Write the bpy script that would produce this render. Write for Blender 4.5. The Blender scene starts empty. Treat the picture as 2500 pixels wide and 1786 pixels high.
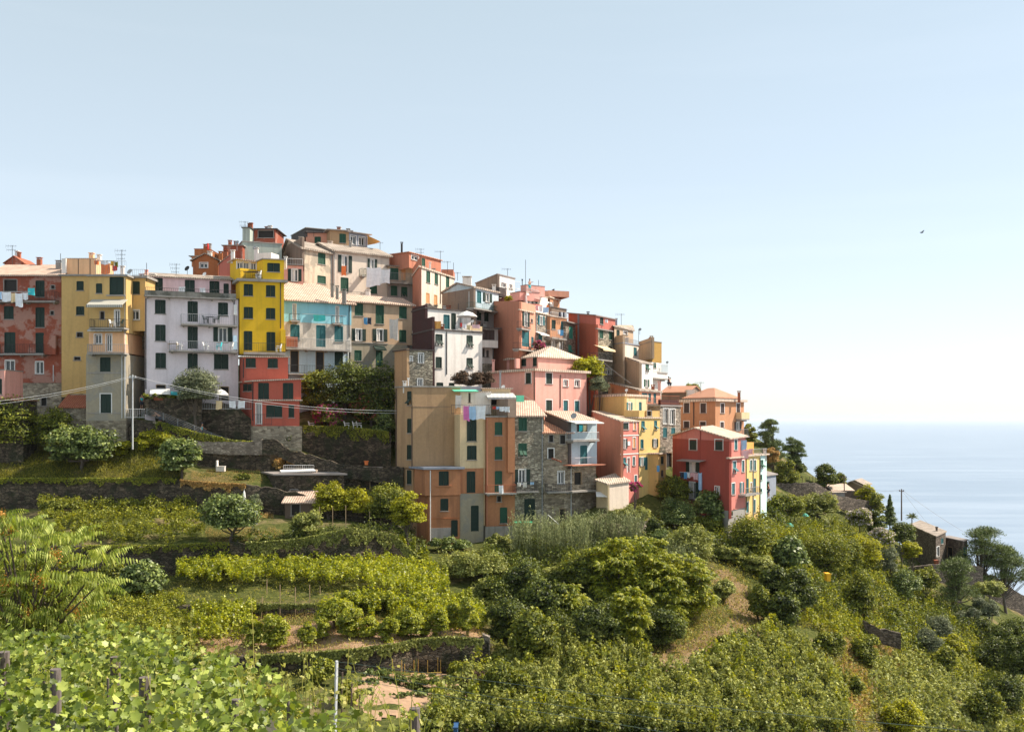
import bpy, math, random
import numpy as np
from mathutils import Vector
R = math.radians
random.seed(7)
RNG = np.random.default_rng(11)
S = bpy.context.scene
C = S.collection
# ---------------------------------------------------------------- camera, sky, sun, exposure
F = 2431.0          # focal length in photo pixels (35 mm on a 36 mm wide frame)
HZ = 1023.0         # photo row of the horizon
CAMZ = 100.0        # camera height above the sea
cam = bpy.data.cameras.new('camera')
cam.sensor_width = 36.0
cam.lens = F / 2500 * 36
cam.shift_y = (HZ - 893.0) / 2500
cam.clip_start = 0.1
cam.clip_end = 150000
camo = bpy.data.objects.new('camera', cam)
C.objects.link(camo)
camo.location = (0, 0, CAMZ)
camo.rotation_euler = (R(90), 0, 0)
S.camera = camo
SUN_AZ = R(11)       # from +X towards +Y
SUN_EL = R(47)
w = bpy.data.worlds.new('World'); S.world = w; w.use_nodes = True
nt = w.node_tree
sky = nt.nodes.new('ShaderNodeTexSky'); sky.sky_type = 'NISHITA'; sky.sun_disc = False
sky.sun_elevation = SUN_EL; sky.sun_rotation = R(90) - SUN_AZ
sky.altitude = 100; sky.air_density = 1.0; sky.dust_density = 0.7; sky.ozone_density = 1.2
# thin high haze over the whole sky, thicker towards the horizon
tc_ = nt.nodes.new('ShaderNodeTexCoord'); sx_ = nt.nodes.new('ShaderNodeSeparateXYZ'); nt.links.new(tc_.outputs['Generated'], sx_.inputs[0])
vr_ = nt.nodes.new('ShaderNodeValToRGB'); vr_.color_ramp.elements[0].position = 0.0; vr_.color_ramp.elements[0].color = (0.375, 0.395, 0.42, 1)
vr_.color_ramp.elements[1].position = 0.45; vr_.color_ramp.elements[1].color = (0.292, 0.335, 0.318, 1)
nt.links.new(sx_.outputs['Z'], vr_.inputs[0])
sg_ = nt.nodes.new('ShaderNodeVectorMath'); sg_.operation = 'SCALE'; sg_.inputs['Scale'].default_value = 0.052; nt.links.new(sky.outputs[0], sg_.inputs[0])
ad_ = nt.nodes.new('ShaderNodeVectorMath'); ad_.operation = 'ADD'; nt.links.new(sg_.outputs[0], ad_.inputs[0]); nt.links.new(vr_.outputs[0], ad_.inputs[1])
mp_ = nt.nodes.new('ShaderNodeMapping'); mp_.inputs['Scale'].default_value = (1.6, 1.6, 22); nt.links.new(tc_.outputs['Generated'], mp_.inputs[0])
nz_ = nt.nodes.new('ShaderNodeTexNoise'); nz_.inputs['Scale'].default_value = 1.1; nz_.inputs['Detail'].default_value = 6; nt.links.new(mp_.outputs[0], nz_.inputs['Vector'])
cr_ = nt.nodes.new('ShaderNodeValToRGB'); cr_.color_ramp.elements[0].position = 0.50; cr_.color_ramp.elements[0].color = (0, 0, 0, 1); cr_.color_ramp.elements[1].position = 0.72; cr_.color_ramp.elements[1].color = (0.018, 0.016, 0.015, 1)
nt.links.new(nz_.outputs['Fac'], cr_.inputs[0]); a2_ = nt.nodes.new('ShaderNodeVectorMath'); a2_.operation = 'ADD'; nt.links.new(ad_.outputs[0], a2_.inputs[0]); nt.links.new(cr_.outputs[0], a2_.inputs[1])
nt.links.new(a2_.outputs[0], nt.nodes['Background'].inputs[0]); nt.nodes['Background'].inputs[1].default_value = 1.0
sl = bpy.data.lights.new('sun', 'SUN'); sl.energy = 5.0; sl.angle = R(0.5); sl.color = (1.0, 0.9, 0.76)
so = bpy.data.objects.new('sun', sl); C.objects.link(so)
sd = Vector((math.cos(SUN_AZ)*math.cos(SUN_EL), math.sin(SUN_AZ)*math.cos(SUN_EL), math.sin(SUN_EL)))
so.rotation_euler = sd.to_track_quat('Z', 'Y').to_euler(); so.location = (60, 40, 220)
S.view_settings.view_transform = 'Standard'; S.view_settings.look = 'None'
S.view_settings.exposure = 0.60; S.view_settings.gamma = 1.0
S.render.engine = 'CYCLES'
cy = S.cycles
cy.max_bounces = 6; cy.diffuse_bounces = 3; cy.glossy_bounces = 2; cy.transmission_bounces = 3
cy.transparent_max_bounces = 6; cy.volume_bounces = 1
cy.use_denoising = True
try: cy.denoiser = 'OPENIMAGEDENOISE'
except Exception: pass

# ---------------------------------------------------------------- materials
MATS = {}
def nodes(name):
    m = bpy.data.materials.new(name); m.use_nodes = True
    t = m.node_tree; b = t.nodes['Principled BSDF']
    return m, t, b
def mapped(t, scale=(1, 1, 1)):
    tc = t.nodes.new('ShaderNodeTexCoord'); mp = t.nodes.new('ShaderNodeMapping')
    mp.inputs['Scale'].default_value = scale
    t.links.new(tc.outputs['Object'], mp.inputs['Vector']); return mp.outputs[0]
def noise(t, vec, scale, detail=4, rough=0.6):
    n = t.nodes.new('ShaderNodeTexNoise'); n.inputs['Scale'].default_value = scale
    n.inputs['Detail'].default_value = detail; n.inputs['Roughness'].default_value = rough
    t.links.new(vec, n.inputs['Vector']); return n.outputs['Fac']
def ramp(t, fac, stops):
    r = t.nodes.new('ShaderNodeValToRGB'); e = r.color_ramp.elements
    while len(e) < len(stops): e.new(0.5)
    for i, (p, c) in enumerate(stops):
        e[i].position = p; e[i].color = (*c, 1)
    t.links.new(fac, r.inputs[0]); return r.outputs[0]
def mix(t, fac, a, b, mode='MIX'):
    m = t.nodes.new('ShaderNodeMix'); m.data_type = 'RGBA'; m.blend_type = mode
    if isinstance(fac, (int, float)): m.inputs[0].default_value = fac
    else: t.links.new(fac, m.inputs[0])
    for i, v in ((6, a), (7, b)):
        if isinstance(v, tuple): m.inputs[i].default_value = (*v, 1)
        else: t.links.new(v, m.inputs[i])
    return m.outputs[2]
def bump(t, b, h, st=0.4, dist=0.05):
    n = t.nodes.new('ShaderNodeBump'); n.inputs['Strength'].default_value = st; n.inputs['Distance'].default_value = dist
    t.links.new(h, n.inputs['Height']); t.links.new(n.outputs[0], b.inputs['Normal'])
def sc(c, k): return tuple(min(1, x*k) for x in c)
def plain(name, c, rough=0.6, metal=0.0, var=0.12):
    if name in MATS: return MATS[name]
    m, t, b = nodes(name)
    v = mapped(t); f = noise(t, v, 3.0)
    t.links.new(ramp(t, f, [(0.3, sc(c, 1-var)), (0.7, sc(c, 1+var))]), b.inputs['Base Color'])
    b.inputs['Roughness'].default_value = rough; b.inputs['Metallic'].default_value = metal
    MATS[name] = m; return m
def plaster(name, c, worn=0.35, patch=None):
    """painted render: broad mottling, rain streaks, a few worn patches where the undercoat shows"""
    worn = worn*1.1+.28
    m, t, b = nodes(name)
    v = mapped(t)
    big = noise(t, v, 0.35, 5, 0.65); fine = noise(t, v, 3.5, 6, 0.7)
    vs = mapped(t, (1.6, 1.6, 0.13)); st = noise(t, vs, 1.0, 4, 0.6)
    col = mix(t, 0.5, ramp(t, big, [(0.3, sc(c, 1-0.20*worn-0.03)), (0.7, sc(c, 1+0.12*worn))]),
              ramp(t, fine, [(0.25, sc(c, 1-0.35*worn-0.04)), (0.75, sc(c, 1+0.15*worn))]))
    grime = (c[0]*0.55+0.02, c[1]*0.52+0.02, c[2]*0.5+0.02)
    sf = ramp(t, st, [(0.50, (0, 0, 0)), (0.74, (min(1, 0.9*worn+.05),)*3)])
    col = mix(t, sf, col, grime)
    if patch:
        p = ramp(t, noise(t, v, 0.55, 7, 0.62), [(0.50, (0, 0, 0)), (0.56, (1, 1, 1))])
        col = mix(t, p, col, mix(t, fine, sc(patch, 0.8), sc(patch, 1.15)))
    t.links.new(col, b.inputs['Base Color']); b.inputs['Roughness'].default_value = 0.9
    b.inputs['Specular IOR Level'].default_value = 0.2
    bump(t, b, fine, 0.35, 0.03)
    MATS[name] = m; return m
def stone(name, c1, c2, mortar, size=2.6, moss=None):
    """coursed rubble: voronoi stones squashed into courses"""
    m, t, b = nodes(name)
    v = mapped(t, (1, 1, 1.9))
    dn = t.nodes.new('ShaderNodeVectorMath'); dn.operation = 'ADD'
    nz = t.nodes.new('ShaderNodeTexNoise'); nz.inputs['Scale'].default_value = 1.5
    t.links.new(v, nz.inputs['Vector']); t.links.new(v, dn.inputs[0]); 
    sc_ = t.nodes.new('ShaderNodeVectorMath'); sc_.operation = 'SCALE'; sc_.inputs['Scale'].default_value = 0.25
    t.links.new(nz.outputs['Color'], sc_.inputs[0]); t.links.new(sc_.outputs[0], dn.inputs[1])
    vo = t.nodes.new('ShaderNodeTexVoronoi'); vo.inputs['Scale'].default_value = size
    t.links.new(dn.outputs[0], vo.inputs['Vector'])
    ve = t.nodes.new('ShaderNodeTexVoronoi'); ve.feature = 'DISTANCE_TO_EDGE'; ve.inputs['Scale'].default_value = size
    t.links.new(dn.outputs[0], ve.inputs['Vector'])
    sep = t.nodes.new('ShaderNodeSeparateColor'); t.links.new(vo.outputs['Color'], sep.inputs[0])
    col = ramp(t, sep.outputs[0], [(0.0, c1), (0.6, c2), (1.0, sc(c2, 1.5))])
    edge = ramp(t, ve.outputs['Distance'], [(0.02, (1, 1, 1)), (0.10, (0, 0, 0))])
    col = mix(t, edge, col, mortar)
    big = noise(t, mapped(t), 0.5, 5, 0.6)
    col = mix(t, ramp(t, big, [(0.35, (0, 0, 0)), (0.7, (0.6, 0.6, 0.6))]), col, sc(c1, 0.7))
    if moss: col = mix(t, ramp(t, noise(t, mapped(t), 0.9, 5, 0.6), [(0.5, (0, 0, 0)), (0.62, (0.8, 0.8, 0.8))]), col, moss)
    t.links.new(col, b.inputs['Base Color']); b.inputs['Roughness'].default_value = 0.95
    bump(t, b, ramp(t, ve.outputs['Distance'], [(0.0, (0, 0, 0)), (0.15, (1, 1, 1))]), 0.8, 0.08)
    MATS[name] = m; return m
def tiles(name, c, c2, scale=3.0):
    m, t, b = nodes(name)
    v = mapped(t); vo = t.nodes.new('ShaderNodeTexVoronoi'); vo.inputs['Scale'].default_value = scale
    t.links.new(v, vo.inputs['Vector'])
    sep = t.nodes.new('ShaderNodeSeparateColor'); t.links.new(vo.outputs['Color'], sep.inputs[0])
    col = mix(t, 0.35, ramp(t, sep.outputs[0], [(0, c), (1, c2)]), ramp(t, noise(t, v, 0.8, 5), [(0.3, sc(c, 0.7)), (0.7, c2)]))
    wv = t.nodes.new('ShaderNodeTexWave'); wv.inputs['Scale'].default_value = 1.3; wv.inputs['Distortion'].default_value = 0.6
    t.links.new(v, wv.inputs['Vector'])
    col = mix(t, ramp(t, wv.outputs['Fac'], [(0.0, (0.75, 0.75, 0.75)), (0.4, (0, 0, 0))]), col, sc(c, 0.35))
    t.links.new(col, b.inputs['Base Color']); b.inputs['Roughness'].default_value = 0.85
    bump(t, b, wv.outputs['Fac'], 0.6, 0.06)
    MATS[name] = m; return m
def leafmat(name, dark, mid, light, trans=0.3, rough=0.55, spec=0.35):
    m, t, b = nodes(name)
    g = t.nodes.new('ShaderNodeNewGeometry')
    col = ramp(t, g.outputs['Random Per Island'], [(0.0, dark), (0.22, sc(mid, .55)), (0.6, mid), (0.95, light)])
    big = noise(t, mapped(t), 0.45, 3)
    col = mix(t, 0.25, col, mix(t, ramp(t, big, [(0.35, (0, 0, 0)), (0.65, (1, 1, 1))]), dark, light))
    t.links.new(col, b.inputs['Base Color']); b.inputs['Roughness'].default_value = rough
    b.inputs['Specular IOR Level'].default_value = spec
    tr = t.nodes.new('ShaderNodeBsdfTranslucent')
    br = t.nodes.new('ShaderNodeHueSaturation'); br.inputs['Value'].default_value = 1.5; br.inputs['Saturation'].default_value = 1.1
    br.inputs['Hue'].default_value = 0.485
    t.links.new(col, br.inputs['Color']); t.links.new(br.outputs[0], tr.inputs[0])
    ms = t.nodes.new('ShaderNodeMixShader'); ms.inputs[0].default_value = trans
    t.links.new(b.outputs[0], ms.inputs[1]); t.links.new(tr.outputs[0], ms.inputs[2])
    t.links.new(ms.outputs[0], t.nodes['Material Output'].inputs['Surface'])
    MATS[name] = m; return m
def glassmat():
    m, t, b = nodes('window_glass')
    b.inputs['Base Color'].default_value = (0.03, 0.04, 0.045, 1); b.inputs['Roughness'].default_value = 0.12
    b.inputs['Specular IOR Level'].default_value = 0.6
    MATS['glass'] = m
def stripes(name, a, b_, scale):
    m, t, b = nodes(name)
    v = mapped(t); wv = t.nodes.new('ShaderNodeTexWave'); wv.inputs['Scale'].default_value = scale
    t.links.new(v, wv.inputs['Vector'])
    t.links.new(ramp(t, wv.outputs['Fac'], [(0.45, a), (0.55, b_)]), b.inputs['Base Color'])
    b.inputs['Roughness'].default_value = 0.9; MATS[name] = m
glassmat()
PL = dict(
 brick_red=((0.36, 0.10, 0.06), 0.8, (0.42, 0.22, 0.17)), ochre=((0.66, 0.43, 0.17), 0.25, None), grey_ochre=((0.40, 0.34, 0.25), 0.4, (0.32, 0.29, 0.24)),
 peach=((0.85, 0.50, 0.28), 0.15, None), lilac=((0.84, 0.74, 0.77), 0.15, None), lilac_pink=((0.82, 0.58, 0.60), 0.15, None),
 yellow=((0.82, 0.50, 0.03), 0.12, None), pale_yellow=((0.80, 0.56, 0.22), 0.2, None), red=((0.52, 0.125, 0.085), 0.2, None), 
 coral_sunlit=((0.62, 0.22, 0.18), 0.2, None), rust_red=((0.42, 0.125, 0.075), 0.3, None), wine_red=((0.36, 0.08, 0.06), 0.2, None), light_red=((0.52, 0.17, 0.13), 0.2, None), maroon=((0.075, 0.035, 0.035), 0.5, None),
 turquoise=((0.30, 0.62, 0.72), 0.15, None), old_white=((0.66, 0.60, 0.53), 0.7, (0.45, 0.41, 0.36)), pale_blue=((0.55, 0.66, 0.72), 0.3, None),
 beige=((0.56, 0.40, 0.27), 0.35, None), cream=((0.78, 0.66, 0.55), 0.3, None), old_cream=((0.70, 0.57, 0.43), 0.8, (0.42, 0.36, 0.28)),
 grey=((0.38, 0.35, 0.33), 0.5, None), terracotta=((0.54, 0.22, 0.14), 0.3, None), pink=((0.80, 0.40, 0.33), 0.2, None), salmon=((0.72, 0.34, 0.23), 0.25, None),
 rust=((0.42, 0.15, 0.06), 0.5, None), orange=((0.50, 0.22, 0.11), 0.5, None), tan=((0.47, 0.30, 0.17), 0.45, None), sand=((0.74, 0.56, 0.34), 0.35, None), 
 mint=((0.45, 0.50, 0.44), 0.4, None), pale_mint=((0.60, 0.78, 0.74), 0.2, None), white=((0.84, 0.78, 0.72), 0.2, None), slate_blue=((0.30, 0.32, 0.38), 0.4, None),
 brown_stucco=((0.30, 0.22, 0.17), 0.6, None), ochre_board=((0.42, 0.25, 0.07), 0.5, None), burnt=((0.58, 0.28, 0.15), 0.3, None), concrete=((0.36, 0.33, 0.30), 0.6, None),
 mossy=((0.22, 0.21, 0.19), 0.9, (0.09, 0.09, 0.075)), brick=((0.40, 0.13, 0.07), 0.6, None), canopy_white=((0.8, 0.77, 0.73), 0.1, None))
for k, (c, wn, p) in PL.items(): plaster(k, c, wn, p)
stone('stone_grey', (0.18, 0.15, 0.11), (0.46, 0.40, 0.30), (0.26, 0.225, 0.165), 2.8)
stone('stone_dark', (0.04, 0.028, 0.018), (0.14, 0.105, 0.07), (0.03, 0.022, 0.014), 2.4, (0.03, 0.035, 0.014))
stone('stone_warm', (0.17, 0.13, 0.10), (0.42, 0.35, 0.28), (0.28, 0.23, 0.18), 3.0)
stone('stone_plastered', (0.20, 0.16, 0.115), (0.44, 0.365, 0.27), (0.42, 0.34, 0.245), 2.2)
stone('stone_far', (0.07, 0.052, 0.04), (0.20, 0.155, 0.12), (0.09, 0.07, 0.05), 3.0)
tiles('tile_pink', (0.52, 0.34, 0.25), (0.74, 0.55, 0.43)); tiles('tile_terra', (0.52, 0.23, 0.13), (0.66, 0.34, 0.22))
tiles('tile_slate', (0.25, 0.20, 0.16), (0.58, 0.47, 0.38), 2.2); tiles('tile_red', (0.35, 0.10, 0.05), (0.48, 0.16, 0.08))
tiles('roof_cream', (0.56, 0.42, 0.32), (0.76, 0.61, 0.49), 2.4); plaster('roof_grey', (0.32, 0.28, 0.26), 0.5); plaster('roof_dark', (0.10, 0.085, 0.08), 0.3)
for n_, c_ in dict(shut_g=(0.008, 0.027, 0.018), shut_e=(0.014, 0.075, 0.042), shut_t=(0.02, 0.13, 0.145), shut_b=(0.06, 0.035, 0.03), shut_y=(0.70, 0.36, 0.16),
                   shut_c=(0.04, 0.30, 0.22), white_paint=(0.8, 0.78, 0.75), dark_metal=(0.03, 0.03, 0.032), grey_metal=(0.30, 0.31, 0.32), pale_metal=(0.62, 0.62, 0.62), unlit_inside=(0.02, 0.016, 0.013),
                   curtain=(0.75, 0.68, 0.62), orange_cloth=(0.80, 0.20, 0.05), white_cloth=(0.85, 0.85, 0.88), blue_cloth=(0.10, 0.35, 0.65), pale_blue_cloth=(0.40, 0.58, 0.80), dark_cloth=(0.03, 0.04, 0.07),
                   red_cloth=(0.6, 0.04, 0.03), pink_cloth=(0.72, 0.18, 0.45), cream_cloth=(0.80, 0.60, 0.35), teal_cloth=(0.05, 0.55, 0.60), rose_cloth=(0.8, 0.5, 0.52), green_plastic=(0.02, 0.42, 0.22),
                   blue_plastic=(0.02, 0.08, 0.2), yellow_plastic=(0.8, 0.42, 0.01), red_plastic=(0.6, 0.03, 0.02), wood=(0.13, 0.085, 0.06), pale_wood=(0.36, 0.25, 0.15), cable=(0.35, 0.32, 0.3), skin=(0.5, 0.27, 0.18), hair=(0.04, 0.025, 0.015),
                   sail=(0.85, 0.42, 0.10), door_red=(0.16, 0.05, 0.04), bark=(0.10, 0.075, 0.055), dirt=(0.35, 0.22, 0.14), light_green_plastic=(0.15, 0.65, 0.42), white_blue=(0.55, 0.72, 0.85)).items(): plain(n_, c_, 0.7)
plain('wire_green', (0.10,0.14,0.11), 0.5)
plain('yellow_cane', (0.62,0.38,0.08), 0.8)
stripes('awning_stripe', (0.75, 0.70, 0.60), (0.10, 0.10, 0.08), 1.6)
stripes('awning_grey', (0.75, 0.72, 0.68), (0.25, 0.25, 0.24), 2.2)
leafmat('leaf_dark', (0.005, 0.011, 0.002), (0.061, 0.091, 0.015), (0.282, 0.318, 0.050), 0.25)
leafmat('leaf_mid', (0.012, 0.023, 0.004), (0.129, 0.167, 0.020), (0.464, 0.459, 0.057), 0.3)
leafmat('leaf_lime', (0.035, 0.045, 0.003), (0.317, 0.316, 0.017), (0.672, 0.662, 0.042), 0.38)
leafmat('leaf_fig', (0.02, 0.038, 0.010), (0.11, 0.165, 0.035), (0.42, 0.48, 0.14), 0.28, 0.45, 0.4)
leafmat('leaf_olive', (0.027, 0.036, 0.017), (0.155, 0.182, 0.091), (0.357, 0.375, 0.201), 0.2)
leafmat('leaf_pine', (0.019, 0.032, 0.011), (0.128, 0.174, 0.052), (0.280, 0.332, 0.093), 0.1)
leafmat('leaf_bramble', (0.026, 0.038, 0.007), (0.248, 0.278, 0.052), (0.567, 0.573, 0.166), 0.3)
leafmat('leaf_scrub', (0.020, 0.036, 0.005), (0.218, 0.265, 0.024), (0.543, 0.518, 0.066), 0.32)
plain('dry_creeper', (0.10, 0.055, 0.03), 0.9)
leafmat('leaf_vine', (0.028, 0.043, 0.003), (0.276, 0.334, 0.024), (0.634, 0.625, 0.079), 0.42, 0.45, 0.5)
leafmat('leaf_vine_near', (0.012, 0.030, 0.004), (0.15, 0.22, 0.016), (0.56, 0.62, 0.14), 0.34, 0.45, 0.4)
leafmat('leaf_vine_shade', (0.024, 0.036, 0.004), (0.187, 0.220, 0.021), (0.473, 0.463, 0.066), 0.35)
leafmat('leaf_cane', (0.041, 0.056, 0.019), (0.236, 0.276, 0.118), (0.478, 0.501, 0.250), 0.3)
leafmat('leaf_sumac', (0.026, 0.042, 0.005), (0.189, 0.251, 0.020), (0.591, 0.551, 0.034), 0.35)
leafmat('leaf_frond', (0.039, 0.072, 0.010), (0.218, 0.299, 0.028), (0.567, 0.595, 0.154), 0.35, 0.5, 0.2)
leafmat('petal_white', (0.35, 0.30, 0.24), (0.60, 0.50, 0.44), (0.8, 0.72, 0.66), 0.3)
leafmat('petal_pink', (0.25, 0.02, 0.06), (0.50, 0.05, 0.16), (0.7, 0.2, 0.3), 0.3)
leafmat('petal_coral', (0.35, 0.06, 0.03), (0.55, 0.14, 0.08), (0.75, 0.35, 0.25), 0.3)
leafmat('grass_dry', (0.184, 0.099, 0.027), (0.497, 0.302, 0.091), (0.737, 0.529, 0.182), 0.3)
leafmat('grass_green', (0.043, 0.053, 0.008), (0.218, 0.224, 0.026), (0.524, 0.470, 0.081), 0.35)
def mt(n): return MATS[n]

# ---------------------------------------------------------------- helpers
class MB:
    def __init__(s): s.v = []; s.f = []
    def quad(s, *p):
        i = len(s.v); s.v += [tuple(q) for q in p]; s.f.append(tuple(range(i, i+len(p))))
    def box8(s, p):      # p: 4 bottom then 4 top
        i = len(s.v); s.v += [tuple(q) for q in p]
        s.f += [(i, i+3, i+2, i+1), (i+4, i+5, i+6, i+7)] + [(i+k, i+(k+1) % 4, i+4+(k+1) % 4, i+4+k) for k in range(4)]
    def box(s, x0, x1, y0, y1, z0, z1):
        s.box8([(x0, y0, z0), (x1, y0, z0), (x1, y1, z0), (x0, y1, z0), (x0, y0, z1), (x1, y0, z1), (x1, y1, z1), (x0, y1, z1)])
    def tube(s, pts, rad, n=6, cap=True):
        pts = [Vector(p) for p in pts]; rads = rad if isinstance(rad, (list, tuple)) else [rad]*len(pts)
        base = len(s.v)
        for k, p in enumerate(pts):
            d = (pts[min(k+1, len(pts)-1)] - pts[max(k-1, 0)]).normalized()
            a = d.cross(Vector((0, 0, 1)) if abs(d.z) < 0.9 else Vector((1, 0, 0))).normalized(); b = d.cross(a)
            for j in range(n):
                an = 2*math.pi*j/n; q = p + (a*math.cos(an) + b*math.sin(an))*rads[k]; s.v.append(tuple(q))
        for k in range(len(pts)-1):
            for j in range(n):
                s.f.append((base+k*n+j, base+k*n+(j+1) % n, base+(k+1)*n+(j+1) % n, base+(k+1)*n+j))
        if cap:
            s.f.append(tuple(base+j for j in range(n))[::-1]); s.f.append(tuple(base+(len(pts)-1)*n+j for j in range(n)))
    def sphere(s, c, r, n=8, m=6, sq=(1, 1, 1)):
        b = len(s.v)
        for i in range(m+1):
            th = math.pi*i/m
            for j in range(n):
                ph = 2*math.pi*j/n
                s.v.append((c[0]+r*sq[0]*math.sin(th)*math.cos(ph), c[1]+r*sq[1]*math.sin(th)*math.sin(ph), c[2]+r*sq[2]*math.cos(th)))
        for i in range(m):
            for j in range(n): s.f.append((b+i*n+j, b+(i+1)*n+j, b+(i+1)*n+(j+1) % n, b+i*n+(j+1) % n))
LOC0 = {}
def thing(name, label, cat, loc, group=None):
    o = bpy.data.objects.new(name, None); C.objects.link(o); o.location = loc; o.empty_display_size = 0.3
    o['label'] = label; o['category'] = cat
    if group: o['group'] = group
    LOC0[o.name] = tuple(loc); return o
def part(name, mb, mat, root, smooth=False):
    """root: thing or part (all share the thing's origin)"""
    L = LOC0[root.name]
    v, f = (mb.v, mb.f) if isinstance(mb, MB) else mb
    me = bpy.data.meshes.new(name); v = np.asarray(v, float) - np.array(L)
    if isinstance(f, np.ndarray):
        n, k = f.shape
        me.vertices.add(len(v)); me.vertices.foreach_set('co', v.astype(np.float32).ravel())
        me.loops.add(n*k); me.loops.foreach_set('vertex_index', f.astype(np.int32).ravel())
        me.polygons.add(n); me.polygons.foreach_set('loop_start', np.arange(0, n*k, k, dtype=np.int32)); me.update(calc_edges=True)
    else: me.from_pydata([tuple(p) for p in v], [], f); me.update()
    me.materials.append(MATS[mat])
    if smooth: me.polygons.foreach_set('use_smooth', [True]*len(me.polygons))
    o = bpy.data.objects.new(name, me); C.objects.link(o); o.parent = root; LOC0[o.name] = L
    return o
def solo(name, mb, mat, label, cat, loc, group=None, kind=None, smooth=False):
    v, f = (mb.v, mb.f) if isinstance(mb, MB) else mb
    me = bpy.data.meshes.new(name); v = np.asarray(v, float) - np.array(loc, float)
    if isinstance(f, np.ndarray):
        n, k = f.shape
        me.vertices.add(len(v)); me.vertices.foreach_set('co', v.astype(np.float32).ravel())
        me.loops.add(n*k); me.loops.foreach_set('vertex_index', f.astype(np.int32).ravel())
        me.polygons.add(n); me.polygons.foreach_set('loop_start', np.arange(0, n*k, k, dtype=np.int32)); me.update(calc_edges=True)
    else: me.from_pydata([tuple(p) for p in v], [], f); me.update()
    me.materials.append(MATS[mat])
    if smooth: me.polygons.foreach_set('use_smooth', [True]*len(me.polygons))
    o = bpy.data.objects.new(name, me); C.objects.link(o); o.location = loc; LOC0[o.name] = tuple(loc)
    if label: o['label'] = label
    if cat: o['category'] = cat
    if group: o['group'] = group
    if kind: o['kind'] = kind
    return o
# sightings: (crop origin x, y, scale) of the views the photo was measured in
CR = dict(A=(0, 580, 3.2475), B=(340, 580, 3.2475), C=(680, 540, 3.53), D=(1000, 620, 4.2733), E=(1370, 740, 3.53), F=(940, 920, 3.8667),
          G=(1600, 900, 4.06), H=(1850, 980, 3.2477), I=(0, 960, 3.6904), J=(440, 860, 3.2484), K=(0, 1180, 2.68), L=(600, 1280, 3.21),
          M=(1200, 1200, 2.7714), N=(1800, 1300, 3.2471), S=(0, 0, 1))
def cx(c, x): return CR[c][0] + x / CR[c][2]
def cyy(c, y): return CR[c][1] + y / CR[c][2]
def P(px, py, Y): return np.array([(px-1250)/F*Y, Y, CAMZ + (HZ-py)/F*Y])
def PC(c, x, y, Y): return P(cx(c, x), cyy(c, y), Y)
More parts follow.
